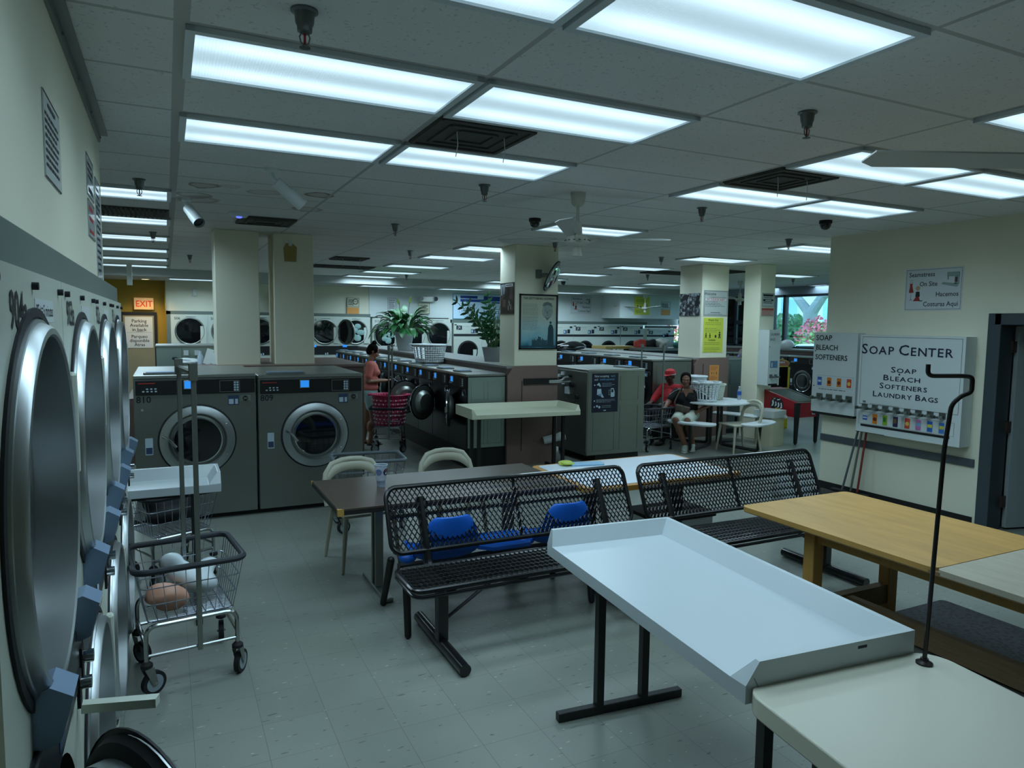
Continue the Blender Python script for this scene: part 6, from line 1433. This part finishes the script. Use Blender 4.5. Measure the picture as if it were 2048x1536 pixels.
# ---------------------------------------------------------------- potted plants
leafm = mat('lily_leaf', '#2f6b3a', 0.4, var=0.35, vscale=5); leafd = mat('zz_leaf', '#1f4a2c', 0.35, var=0.3, vscale=7); soilm = mat('potting_soil', '#2a211b', 0.9); stemm = mat('plant_stem', '#3f6b3c', 0.5)
def leaf(m, p, d, up, L, w, droop):
    """a folded, drooping leaf of six sections"""
    p, d = Vector(p), Vector(d).normalized(); side = d.cross(Vector(up)).normalized(); v = []; q = p.copy(); dd = d.copy(); K = 6
    for i in range(K+1):
        f = i/K; ww = w*math.sin(math.pi*min(1, f*0.93+0.07))**0.8*(1-f*0.25)
        nrm = side.cross(dd).normalized()
        v += [q-side*ww+nrm*ww*0.25, q, q+side*ww+nrm*ww*0.25]
        q = q+dd*(L/K); dd = (dd+Vector((0, 0, -droop/K))).normalized()
    f = []
    for i in range(K): a = 3*i; f += [(a, a+1, a+4, a+3), (a+1, a+2, a+5, a+4)]
    m.add(v, f)
t = thing('peace_lily', 'big leafy peace lily in a white pot on the middle bulkhead', 'potted plant', (4.50, 14.3, 1.385))
m = MB(white_p); m.lathe([(0.13, 0), (0.16, 0.10), (0.20, 0.36), (0.21, 0.38), (0.195, 0.38), (0.19, 0.34)], n=32, caps=False); m.build('pot', t)
MB(soilm).lathe([(0.19, 0.34), (0, 0.35)], n=24, caps=False).build('soil', t)
r_ = random.Random(11); m = MB(leafm); st_ = MB(stemm)
for i in range(120):
    a = r_.uniform(0, 2*math.pi); e = r_.uniform(0.15, 1.35); d = Vector((math.cos(a)*math.cos(e), math.sin(a)*math.cos(e), math.sin(e))); Ls = r_.uniform(0.15, 0.42)
    p0 = Vector((0.1*math.cos(a), 0.1*math.sin(a), 0.36)); p1 = p0+d*Ls; st_.tube([p0, p0.lerp(p1, .5)+Vector((0, 0, .03)), p1], 0.006, 4, caps=False)
    leaf(m, p1, d+Vector((0.3*math.cos(a), 0.3*math.sin(a), -0.1)), (0, 0, 1), r_.uniform(0.26, 0.44), r_.uniform(0.05, 0.085), r_.uniform(0.8, 2.2))
m.build('leaves', t, smooth=80); 
for a in (0.4, 2.6): st_.tube([(0.03*math.cos(a), 0.03*math.sin(a), 0.36), (0.1*math.cos(a), 0.0, 0.8), (0.13*math.cos(a), 0.0, 1.0)], 0.006, 5)
st_.build('stem', t)
fl = MB(mat('pale_spathe', '#9fb46a', 0.5)); leaf(fl, (0.12, 0, 0.98), (0.2, 0, 1), (0, 1, 0), 0.16, 0.04, 0.2); leaf(fl, (-0.11, 0, 0.95), (-0.3, 0, 1), (0, 1, 0), 0.14, 0.035, 0.2); fl.build('flower', t, smooth=80)
t = thing('zz_plant', 'dark leafy plant in a grey pot beside the mirror pillar', 'potted plant', (4.48, 9.75, 1.385))
m = MB(mat('grey_pot', '#7d8488', 0.5)); m.lathe([(0.13, 0), (0.17, 0.20), (0.175, 0.22), (0.155, 0.22), (0.15, 0.19)], n=28, caps=False); m.build('pot', t); MB(soilm).lathe([(0.152, 0.19), (0, 0.195)], n=24, caps=False).build('soil', t)
m = MB(leafd); st_ = MB(stemm); r_ = random.Random(6)
for i in range(16):
    a = r_.uniform(0, 2*math.pi); lean = r_.uniform(0.08, 0.75); Ls = r_.uniform(0.45, 0.85); pts = []
    for k in range(9): f = k/8; pts.append(Vector((math.cos(a)*(0.06+lean*Ls*f*(0.5+0.5*f)), math.sin(a)*(0.06+lean*Ls*f*(0.5+0.5*f)), 0.19+Ls*f*(1-0.18*f*lean))))
    st_.tube(pts, [0.009-0.0006*k for k in range(9)], 5)
    for k in range(2, 9):
        d = (pts[k]-pts[k-1]).normalized(); sd = d.cross(Vector((math.cos(a+1), math.sin(a+1), 0.2))).normalized()
        for s in (-1, 1): leaf(m, pts[k], sd*s+d*0.8, d.cross(sd), 0.115, 0.022, 0.3)
    leaf(m, pts[8], (pts[8]-pts[7]), Vector((0, 0, 1)).cross(pts[8]-pts[7])+Vector((0.1, 0, 0)), 0.10, 0.02, 0.2)
m.build('leaves', t, smooth=80); st_.build('stem', t)
t = thing('hanging_plant', 'dark spiky plant silhouetted beside the notice pillar and window', 'potted plant', (10.9, 12.9, 1.44))
m = MB(leafd); r_ = random.Random(9)
for i in range(26): a = r_.uniform(0, 6.28); leaf(m, (0, 0, 0.42), (math.cos(a), math.sin(a), r_.uniform(0.2, 1.6)), (0, 0, 1), r_.uniform(0.3, 0.55), 0.022, r_.uniform(1.2, 3))
m.build('leaves', t, smooth=80); m = MB(stemm); m.cyl((0, 0, 0.1), (0, 0, 0.44), 0.02); m.build('stem', t); m = MB(blackm); m.lathe([(0.08, 0), (0.11, 0.16), (0.0, 0.15)], n=18); m.build('pot', t)
# ================================================================ people
def remesh(o, size=0.006, it=6, f=0.5):
    r = o.modifiers.new('fuse', 'REMESH'); r.mode = 'VOXEL'; r.voxel_size = size; r.use_smooth_shade = True
    s = o.modifiers.new('soften', 'SMOOTH'); s.factor = f; s.iterations = it
    return o
def hand(m, w, d, nrm, curl=0.5, s=0.9, side=1):
    """palm with five separate fingers: w wrist, d the way the fingers point, nrm the back of the hand"""
    w, d, nrm = Vector(w), Vector(d).normalized(), Vector(nrm).normalized(); nrm = (nrm-d*nrm.dot(d)).normalized(); x = d.cross(nrm)*side
    pc = w+d*0.045*s
    for k in range(4):
        a = (k-1.5)*0.021*s; m.limb(w+x*a*0.6, w+d*0.085*s+x*a, 0.014*s, 0.0115*s, 8)
    for k, L in enumerate((0.072, 0.08, 0.075, 0.058)):
        a = (k-1.5)*0.0225*s; p = w+d*0.088*s+x*a; q = d
        for j, r_ in ((0, 0.0095), (1, 0.0085), (2, 0.0075)):
            q = (q*math.cos(curl*0.75)-nrm*math.sin(curl*0.75)).normalized() if j or curl > 0.6 else (q*math.cos(curl*0.4)-nrm*math.sin(curl*0.4)).normalized()
            nn = (nrm*math.cos(curl*0.75)+d*math.sin(curl*0.75)); e = p+q*(L*s*(0.45, 0.32, 0.26)[j]); m.limb(p, e, r_*s, r_*0.93*s, 8); p = e
    p = w+d*0.03*s-x*0.03*s; e = p+(d*0.6-x*0.7-nrm*0.3).normalized()*0.035*s; m.limb(w+d*0.015*s-x*0.012*s, p, 0.013*s, 0.012*s, 8); m.limb(p, e, 0.0115*s, 0.0105*s, 8); m.limb(e, e+(d*0.85-x*0.25-nrm*0.35).normalized()*0.03*s, 0.010*s, 0.009*s, 8)
def head(m, c, yaw=0, pitch=0, s=1.0):
    """head with brow, nose, lips, chin and ears; faces local -y"""
    M = Matrix.Translation(c) @ Matrix.Rotation(yaw, 4, 'Z') @ Matrix.Rotation(pitch, 4, 'X') @ Matrix.Scale(s, 4); o = m.T; m.T = M
    m.ell((0, 0.012, 0.025), (0.075, 0.094, 0.088), 20, 14); m.ell((0, -0.022, -0.035), (0.060, 0.068, 0.075), 18, 12); m.ell((0, -0.058, -0.088), (0.030, 0.026, 0.022))
    m.ell((0, -0.078, 0.022), (0.052, 0.016, 0.012)); m.limb((0, -0.088, 0.010), (0, -0.107, -0.026), 0.009, 0.0125, 10); m.ell((-0.011, -0.096, -0.028), 0.009); m.ell((0.011, -0.096, -0.028), 0.009)
    m.ell((0, -0.090, -0.052), (0.023, 0.011, 0.006)); m.ell((0, -0.088, -0.061), (0.020, 0.011, 0.0065)); m.ell((-0.035, -0.066, -0.025), (0.024, 0.022, 0.024)); m.ell((0.035, -0.066, -0.025), (0.024, 0.022, 0.024))
    for q in (-1, 1): m.ell((q*0.075, 0.012, -0.008), (0.010, 0.020, 0.031))
    m.T = o
    return M
eye_w = mat('eye_white', '#c9c6c0', 0.2); eye_d = mat('eye_dark', '#1a120e', 0.2); hairm = mat('dark_hair', '#120d0b', 0.9, spec=0.1, var=0.3, vscale=30, stretch=(12, 12, 1)); lipm = mat('lips', '#7b4a42', 0.4)
def face(t, M, lip=True):
    for q in (-1, 1):
        e = MB(eye_w); e.T = M; e.ell((q*0.030, -0.0795, 0.001), (0.0125, 0.010, 0.0065)); e.use(eye_d).ell((q*0.030, -0.0875, 0.001), (0.0055, 0.004, 0.0055)); e.build('eye', t)
        b_ = MB(hairm); b_.T = M; b_.tube([(q*0.014, -0.094, 0.018), (q*0.030, -0.095, 0.023), (q*0.046, -0.083, 0.018)], 0.0032, 6); b_.build('eyebrow', t)
    if lip: l_ = MB(lipm); l_.T = M; l_.ell((0, -0.0985, -0.0565), (0.021, 0.005, 0.0065)); l_.build('lips', t)
skin1 = mat('skin_tan', '#8f6650', 0.5, var=0.06); skin2 = mat('skin_brown', '#7d5642', 0.5, var=0.06); skin3 = mat('skin_dark', '#4a3026', 0.5, var=0.06)
# --- standing woman, profile, looking at the phone in her hands (local: facing -y)
t = thing('person', 'woman in coral shirt and pale shorts standing at the washers looking at a phone', 'person', (2.90, 11.02, 0), R(82))
m = MB(skin1)
for q, fy in ((-1, -0.02), (1, 0.06)):
    m.limb((q*0.095, 0.0, 0.80), (q*0.10, fy-0.02, 0.44), 0.085, 0.058, 16); m.limb((q*0.10, fy-0.02, 0.44), (q*0.10, fy+0.03, 0.09), 0.056, 0.036, 14); m.ell((q*0.10, fy+0.03, 0.30), (0.052, 0.058, 0.10))
    m.ell((q*0.10, fy-0.03, 0.035), (0.042, 0.115, 0.03)); m.ell((q*0.10, fy+0.04, 0.06), (0.036, 0.045, 0.05))
m.ell((0, 0.02, 0.84), (0.165, 0.13, 0.13)); m.ell((0, 0.0, 1.02), (0.14, 0.11, 0.16)); m.ell((0, 0.0, 1.20), (0.155, 0.11, 0.15)); m.limb((-0.14, 0.0, 1.29), (0.14, 0.0, 1.29), 0.055, 0.055)
m.limb((0, 0.005, 1.30), (0, -0.035, 1.42), 0.052, 0.047)
for q, wx in ((-1, -0.06), (1, 0.05)):
    m.limb((q*0.175, 0.01, 1.28), (q*0.205, 0.06, 1.03), 0.048, 0.038); m.limb((q*0.205, 0.06, 1.03), (wx-0.0, -0.25, 1.03), 0.036, 0.024); hand(m, (wx, -0.255, 1.03), (-0.1*q, -1, 0.15), (0.25*q, 0, -1) if False else (0, -0.2, -1), 1.0, 0.86, q)
MH = head(m, (0, -0.055, 1.495), 0, R(24), 0.93); o = m.build('body', t); remesh(o)
face(t, MH)
h = MB(hairm); h.T = MH; h.ell((0, 0.03, 0.045), (0.084, 0.095, 0.085), 18, 12); h.ell((0, 0.06, -0.01), (0.078, 0.066, 0.075)); h.ell((0, 0.045, 0.145), (0.045, 0.045, 0.042)); h.tube([(0.03*math.cos(a*0.7), 0.045+0.03*math.sin(a*0.7), 0.118) for a in range(10)], 0.008, 6, closed=True)
for q in (-1, 1): h.ell((q*0.07, -0.01, 0.03), (0.014, 0.05, 0.05))
remesh(h.build('hair', t), 0.007, 3)
c_ = MB(mat('coral_shirt', '#d4796d', 0.8, var=0.06)); c_.ell((0, 0.012, 0.92), (0.175, 0.145, 0.09)); c_.ell((0, 0.0, 1.03), (0.16, 0.13, 0.18)); c_.ell((0, -0.015, 1.20), (0.17, 0.125, 0.155)); c_.limb((-0.145, 0.0, 1.285), (0.145, 0.0, 1.285), 0.066, 0.066)
for q in (-1, 1): c_.limb((q*0.17, 0.01, 1.28), (q*0.20, 0.045, 1.12), 0.063, 0.056); c_.ell((q*0.065, -0.095, 1.17), (0.065, 0.06, 0.065))
remesh(c_.build('shirt', t), 0.008)
s_ = MB(mat('pale_denim', '#8fb0ae', 0.8, var=0.12, vscale=18)); s_.ell((0, 0.02, 0.84), (0.178, 0.143, 0.11))
for q in (-1, 1): s_.limb((q*0.09, 0.005, 0.80), (q*0.10, -0.01, 0.62), 0.102, 0.088, 16)
remesh(s_.build('shorts', t), 0.008)
for q, fy in ((-1, -0.02), (1, 0.06)):
    f = MB(blackm); f.ell((q*0.10, fy-0.03, 0.012), (0.05, 0.135, 0.013)); f.tube([(q*0.10-0.045, fy-0.07, 0.02), (q*0.10, fy-0.08, 0.068), (q*0.10+0.045, fy-0.07, 0.02)], 0.012, 6); f.build('sandal', t)
ph = thing('phone', 'pale phone held by the standing woman in coral', 'phone', (2.90+0.385, 11.0, 1.05), R(82)); m = MB(label_w); m.T = Matrix.Rotation(R(35), 4, 'X'); m.box(-0.036, 0.036, -0.075, 0.075, -0.004, 0.004, 0.003); m.build('case', ph)
# --- seated woman (local: facing -y, hips at the origin)
t = thing('person', 'seated woman in black shirt and white shorts facing the camera', 'person', (7.50, 8.80, 0), R(-42))
m = MB(skin2)
KR, KL, AR, AL = (-0.155, -0.44, 0.50), (0.02, -0.42, 0.50), (-0.01, -0.38, 0.10), (0.10, -0.26, 0.11)
m.ell((0, 0.0, 0.56), (0.175, 0.14, 0.12)); m.ell((-0.01, 0.0, 0.72), (0.165, 0.135, 0.16)); m.ell((-0.02, -0.01, 0.84), (0.165, 0.125, 0.13)); m.limb((-0.15, 0, 0.905), (0.12, 0.0, 0.905), 0.06, 0.06); m.limb((-0.02, 0, 0.92), (-0.03, -0.03, 1.01), 0.056, 0.052)
for hx, K, A in ((-0.09, KR, AR), (0.09, KL, AL)):
    m.limb((hx, 0, 0.545), K, 0.095, 0.066, 16); m.limb(K, A, 0.064, 0.04, 14); K_, A_ = Vector(K), Vector(A); m.ell(K_.lerp(A_, 0.35)+Vector((0, 0.015, 0)), (0.058, 0.062, 0.10)); d = Vector((0.02, -1, 0)); m.ell(A_+Vector((0, -0.06, -0.055)), (0.042, 0.10, 0.035))
m.limb((-0.20, 0.0, 0.895), (-0.30, -0.10, 0.735), 0.056, 0.045); m.limb((-0.30, -0.10, 0.735), (-0.33, -0.29, 0.68), 0.042, 0.028); hand(m, (-0.333, -0.30, 0.68), (-0.15, -1, -0.15), (0, -0.1, 1), 0.9, 0.86, -1)
m.limb((0.165, 0.0, 0.895), (0.34, 0.05, 0.72), 0.056, 0.047); m.limb((0.34, 0.05, 0.72), (0.19, -0.11, 0.63), 0.044, 0.03); hand(m, (0.185, -0.12, 0.625), (-0.5, -0.75, -0.2), (0.1, -0.2, 1), 0.5, 0.86, 1)
MH = head(m, (-0.04, -0.055, 1.10), R(4), R(4), 0.97); o = m.build('body', t); remesh(o)
face(t, MH)
h = MB(hairm); h.T = MH; h.ell((0, 0.028, 0.052), (0.086, 0.093, 0.078), 18, 12); h.ell((0.0, 0.07, -0.02), (0.08, 0.05, 0.09)); h.ell((0.05, 0.085, -0.06), (0.04, 0.045, 0.06))
for q in (-1, 1): h.ell((q*0.074, 0.0, 0.02), (0.014, 0.045, 0.055))
remesh(h.build('hair', t), 0.007, 3)
er = MB(mat('gold', '#b8934a', 0.3, 1.0)); er.T = MH
for q in (-1, 1): er.ell((q*0.082, 0.0, -0.045), (0.005, 0.005, 0.012))
er.build('earring', t)
c_ = MB(mat('black_shirt', '#111114', 0.85, var=0.15)); c_.ell((0, 0.0, 0.60), (0.192, 0.158, 0.10)); c_.ell((-0.01, 0.0, 0.72), (0.182, 0.155, 0.16)); c_.ell((-0.02, -0.015, 0.83), (0.182, 0.140, 0.115)); c_.limb((-0.16, 0, 0.895), (0.125, 0.0, 0.895), 0.068, 0.068)
c_.limb((-0.185, 0.0, 0.89), (-0.265, -0.065, 0.79), 0.073, 0.064); c_.limb((0.15, 0.0, 0.89), (0.265, 0.03, 0.795), 0.073, 0.066)
for q in (-1, 1): c_.ell((q*0.07-0.02, -0.105, 0.80), (0.075, 0.06, 0.07))
remesh(c_.build('shirt', t), 0.008)
v = MB(skin2); v.add([(-0.075, -0.098, 0.945), (0.025, -0.098, 0.945), (-0.025, -0.165, 0.835)], [(0, 1, 2)]); o = v.build('neckline', t, smooth=0); so = o.modifiers.new('t', 'SOLIDIFY'); so.thickness = 0.006
st_ = MB(white_b)
for q, (a, b_) in ((-1, ((-0.13, 0.955), (-0.29, 0.83))), (1, ((0.10, 0.955), (0.285, 0.835)))):
    for k in range(3): y = -0.05+0.022*k; st_.tube([(a[0], y, a[1]+0.004-0.006*abs(k-1)), ((a[0]+b_[0])/2, y-0.012, (a[1]+b_[1])/2+0.028), (b_[0], y-0.03*(1 if q < 0 else 0.2), b_[1]+0.03)], 0.0035, 5)
st_.build('shoulder_stripe', t)
s_ = MB(mat('white_shorts', '#b9c1b5', 0.8, var=0.05)); s_.ell((0, 0.0, 0.55), (0.188, 0.155, 0.10))
for hx, K in ((-0.09, KR), (0.09, KL)): K_ = Vector(K); s_.limb((hx, 0, 0.545), K_.lerp(Vector((hx, 0, 0.545)), 0.06), 0.108, 0.084, 16)
remesh(s_.build('shorts', t), 0.008)
shoe = mat('white_sneaker', '#b9c3bd', 0.5, var=0.12, vscale=30); sole = mat('sneaker_sole', '#d3d6cf', 0.6); lace = mat('grey_trim', '#5f6b6b', 0.6)
for A in (AR, AL):
    A_ = Vector(A); f = MB(shoe); f.ell(A_+Vector((0, 0.0, -0.03)), (0.046, 0.055, 0.06)); f.ell(A_+Vector((0.0, -0.085, -0.06)), (0.046, 0.095, 0.042)); o = f.build('shoe', t); remesh(o, 0.008, 3)
    g = MB(sole); g.ell(A_+Vector((0, -0.065, -0.092)), (0.05, 0.13, 0.016)); g.build('sole', o); g = MB(lace)
    for k in range(4): y = A_.y-0.04-0.025*k; g.tube([(A_.x-0.03, y, A_.z-0.035-0.008*k), (A_.x, y, A_.z-0.012-0.009*k), (A_.x+0.03, y, A_.z-0.035-0.008*k)], 0.004, 5)
    g.build('laces', o)
t = thing('handbag', 'small brown handbag on the seated woman\'s lap, strap across her chest', 'handbag', (7.50, 8.80, 0), R(-42))
bg = mat('brown_leather', '#55443a', 0.5, var=0.1); m = MB(bg); m.T = Matrix.Translation((-0.07, -0.24, 0.655)) @ Matrix.Rotation(R(12), 4, 'Y'); m.box(-0.115, 0.115, -0.04, 0.04, -0.055, 0.055, 0.022, 3); m.use(chrome).box(-0.008, 0.008, -0.042, -0.038, -0.02, 0.056); m.build('bag', t)
m = MB(bg); m.tube([(-0.17, -0.20, 0.66), (-0.20, -0.165, 0.75), (-0.165, -0.15, 0.84), (-0.12, -0.10, 0.93), (-0.10, 0.0, 0.972), (-0.1, 0.09, 0.95)], 0.011, 6); m.build('strap', t)
# --- man in the red cap behind her, facing left
t = thing('person', 'man in red cap and red shirt sitting behind the woman in black', 'person', (7.60, 9.34, 0), R(-75))
m = MB(skin3)
m.ell((0, 0, 0.56), (0.17, 0.13, 0.11)); m.ell((0, 0, 0.74), (0.16, 0.12, 0.17)); m.limb((-0.16, 0, 0.93), (0.16, 0, 0.93), 0.06, 0.06); m.limb((0, 0, 0.94), (0, -0.03, 1.03), 0.055, 0.05)
for q in (-1, 1):
    m.limb((q*0.09, 0, 0.545), (q*0.11, -0.40, 0.52), 0.09, 0.065, 14); m.limb((q*0.11, -0.40, 0.52), (q*0.11, -0.36, 0.09), 0.06, 0.04, 14); m.ell((q*0.11, -0.42, 0.04), (0.045, 0.12, 0.035))
    m.limb((q*0.19, 0, 0.92), (q*0.24, -0.14, 0.74), 0.052, 0.042); m.limb((q*0.24, -0.14, 0.74), (q*0.12, -0.36, 0.70), 0.04, 0.028); hand(m, (q*0.118, -0.365, 0.70), (-0.1*q, -1, -0.2), (0, -0.1, 1), 0.8, 0.95, q)
MH = head(m, (0, -0.05, 1.12), 0, R(8), 1.0); o = m.build('body', t); remesh(o, 0.007); face(t, MH, False)
redm = mat('red_cloth', '#b5222a', 0.7, var=0.08)
h = MB(redm); h.T = MH; h.lathe([(0.090, 0.035), (0.091, 0.06), (0.078, 0.10), (0.045, 0.122), (0, 0.128)], (0, 0.012, 0), n=24); h.use(white_b).lathe([(0.0915, 0.03), (0.0915, 0.042)], (0, 0.012, 0), n=24, caps=False); h.use(redm).prism([(-0.07, -0.05), (-0.06, -0.14), (-0.03, -0.175), (0.03, -0.175), (0.06, -0.14), (0.07, -0.05)], 0.03, 0.038, 'xy'); h.build('cap', t)
c_ = MB(redm); c_.ell((0, 0, 0.60), (0.185, 0.15, 0.11)); c_.ell((0, 0, 0.75), (0.18, 0.145, 0.19)); c_.limb((-0.165, 0, 0.925), (0.165, 0, 0.925), 0.07, 0.07)
for q in (-1, 1): c_.limb((q*0.18, 0, 0.91), (q*0.235, -0.13, 0.745), 0.07, 0.062); c_.limb((q*0.235, -0.13, 0.745), (q*0.14, -0.32, 0.70), 0.06, 0.045)
remesh(c_.build('shirt', t), 0.008)
s_ = MB(mat('dark_trousers', '#15171c', 0.8)); s_.ell((0, 0, 0.55), (0.18, 0.145, 0.10))
for q in (-1, 1): s_.limb((q*0.09, 0, 0.545), (q*0.11, -0.40, 0.52), 0.10, 0.078, 14); s_.limb((q*0.11, -0.40, 0.52), (q*0.11, -0.36, 0.10), 0.075, 0.055, 14)
remesh(s_.build('trousers', t), 0.009)
t2 = MB(blackm)
for q in (-1, 1): t2 = MB(blackm); t2.ell((q*0.11, -0.43, 0.035), (0.05, 0.135, 0.035)); t2.ell((q*0.11, -0.37, 0.07), (0.045, 0.06, 0.05)); t2.build('shoe', t)
# ================================================================ outside the windows
grass = mat('lawn_green', '#6fa84a', 0.9, var=0.3, vscale=3); asph = mat('asphalt', '#5a6064', 0.9, var=0.1)
struct(MB(asph).box(WX+0.25, 60, -10, 60, -0.12, -0.02), 'ground_outside')
m = MB(grass); m.box(21.5, 60, -10, 60, -0.02, 0.35); tag(m.build('lawn'), kind='structure')
brick_m, n, l, b = node_mat('brick_facade'); tc = n.new('ShaderNodeTexCoord'); mp = n.new('ShaderNodeMapping'); mp.inputs['Rotation'].default_value = (R(90), 0, R(90)); l.new(tc.outputs['Object'], mp.inputs[0])
bt = n.new('ShaderNodeTexBrick'); bt.inputs['Scale'].default_value = 3.5; bt.inputs['Color1'].default_value = (*srgb('#b98a82'), 1); bt.inputs['Color2'].default_value = (*srgb('#a97a72'), 1); bt.inputs['Mortar'].default_value = (*srgb('#c9bcb2'), 1); l.new(mp.outputs[0], bt.inputs['Vector']); l.new(bt.outputs[0], b.inputs['Base Color']); b.inputs['Roughness'].default_value = 0.9
t = thing('building', 'pale building with pink brick wall across the street outside', 'building', (44, 30, 0))
m = MB(mat('pale_render', '#d9dde0', 0.8)); m.box(0, 8, -22, 22, 0, 9); m.build('facade', t)
m = MB(brick_m); m.box(-0.15, 0, -14, -1, 0, 4.3); m.build('brick_wall', t)
wm_ = mat('far_window', '#8fb7c4', 0.2)
for y in (2, 6, 10, -17):
    m = MB(white_b); m.box(-0.1, 0.02, y-0.9, y+0.9, 2.0, 4.6); o = m.build('window_frame', t); m = MB(wm_); m.box(-0.12, -0.1, y-0.8, y+0.8, 2.1, 4.5); m.build('pane', o)
def leaf_cloud(m, c, r, n_, s, seed):
    r_ = random.Random(seed)
    for i in range(n_):
        v = Vector((r_.gauss(0, 1), r_.gauss(0, 1), r_.gauss(0, 1))).normalized()*(r_.random()**0.45); p = Vector((c[0]+v.x*r[0], c[1]+v.y*r[1], c[2]+v.z*r[2]))
        a, b_ = Vector((r_.uniform(-1, 1), r_.uniform(-1, 1), r_.uniform(-1, 1))).normalized(), Vector((r_.uniform(-1, 1), r_.uniform(-1, 1), r_.uniform(-1, 1))); b_ = a.cross(b_).normalized(); q = s*r_.uniform(0.6, 1.3)
        m.add([p-a*q, p+b_*q*0.5, p+a*q, p-b_*q*0.5], [(0, 1, 2, 3)])
bush_m = mat('bush_leaf', '#4f8a55', 0.7, var=0.35, vscale=2); tree_m = mat('tree_leaf', '#63a04c', 0.7, var=0.35, vscale=1.5); bark = mat('bark', '#8c8f93', 0.9, var=0.2, vscale=5); pinkf = mat('pink_blossom', '#d35f74', 0.7, var=0.3, vscale=3)
t = thing('bush', 'rounded dark green bush outside the middle window', 'bush', (27.5, 25.0, 0.35)); m = MB(bush_m); leaf_cloud(m, (0, 0, 1.1), (1.2, 1.3, 1.2), 2600, 0.14, 1); m.build('foliage', t, smooth=0); m = MB(bark); m.cyl((0, 0, 0), (0, 0, 1.2), 0.12); m.build('trunk', t)
t = thing('tree', 'spreading street tree with pale forked trunk outside', 'tree', (26.5, 22.9, 0.35)); m = MB(bark)
m.tube([(0, 0, 0), (0.05, 0.05, 1.4), (0, 0, 2.4)], [0.38, 0.30, 0.32], 12); m.tube([(0, 0, 2.2), (0.2, -0.6, 3.2), (0.4, -1.3, 4.6)], [0.26, 0.2, 0.13], 10); m.tube([(0, 0.0, 2.2), (-0.1, 0.8, 3.1), (0, 2.0, 3.7), (0, 3.6, 4.2)], [0.24, 0.19, 0.14, 0.08], 10); m.tube([(0.1, -0.5, 3.0), (0.3, -1.6, 3.3), (0.3, -2.6, 3.6)], [0.14, 0.1, 0.06], 8); m.build('trunk', t)
m = MB(tree_m); leaf_cloud(m, (0, 3.2, 4.9), (1.6, 2.6, 0.8), 1500, 0.16, 2); leaf_cloud(m, (0, -2.6, 4.5), (1.6, 2.2, 0.9), 1400, 0.16, 3); leaf_cloud(m, (0.5, 0, 6.0), (2.6, 4.0, 1.6), 2500, 0.18, 4); m.build('foliage', t, smooth=0)
for i, (x, y, r0, lab) in enumerate(((24.5, 20.6, 1.0, 'pink flowering shrub outside beneath the forked tree'), (25.0, 17.6, 1.1, 'pink flowering shrub outside the window nearest the partition'), (26, 33, 1.3, 'pink flowering shrub outside the far left window'))):
    t = thing('flowering_shrub', lab, 'shrub', (x, y, 0.35), group='flowering shrubs outside'); m = MB(mat('shrub_leaf', '#8fae6a', 0.7, var=0.3)); leaf_cloud(m, (0, 0, 0.9), (1.0, r0, 0.95), 900, 0.11, 10+i); m.build('foliage', t, smooth=0); m = MB(pinkf); leaf_cloud(m, (0, 0, 1.15), (1.05, r0*1.05, 0.95), 800, 0.10, 20+i); m.build('blossom', t, smooth=0)
def car(label, x, y, col, rz):
    t = thing('parked_car', label, 'car', (x, y, 0), rz, 'cars parked outside'); m = MB(col)
    m.prism([(-2.2, 0.3), (2.2, 0.3), (2.25, 0.7), (1.9, 0.85), (1.1, 0.95), (0.5, 1.42), (-1.0, 1.45), (-1.7, 1.0), (-2.2, 0.9)], -0.85, 0.85, 'xz'); o = m.build('body', t); bv = o.modifiers.new('bevel', 'BEVEL'); bv.width = 0.08; bv.segments = 3
    m = MB(dglass); m.prism([(0.95, 0.97), (0.48, 1.36), (-0.95, 1.39), (-1.5, 1.02)], -0.87, 0.87, 'xz'); m.build('side_glass', t)
    for wx in (-1.35, 1.35):
        for s in (-1, 1): m = MB(rubber); m.cyl((wx, s*0.70, 0.32), (wx, s*0.9, 0.32), 0.32, n=24); m.use(steel_d).cyl((wx, s*0.89, 0.32), (wx, s*0.91, 0.32), 0.19, n=18); m.build('wheel', t)
    return t
car('pale car parked outside below the middle window', 19.3, 16.0, mat('car_white', '#c9d4dc', 0.25), R(96)); car('blue car parked outside, left of the pale one', 20.3, 21.6, mat('car_blue', '#2f6f9c', 0.25), R(94)); car('blue car parked outside the far left window', 20.6, 27.5, mat('car_teal', '#2a6c86', 0.25), R(90))
m = MB(mat('orange_board', '#e0762a', 0.5, var=0.03)); m.box(WX-0.012, WX-0.004, 16.25, 16.75, 1.46, 1.60); tag(m.build('orange_card'), 'orange card stuck to the far window beside the notice pillar', 'sign')
m = MB(white_p); blob(m, (14.7, 13.45, 1.50), (0.15, 0.22, 0.14), 41, 0.15); tag(m.build('white_bag', smooth=60), 'white bag on the sill below the window behind the vending pillar', 'bag')
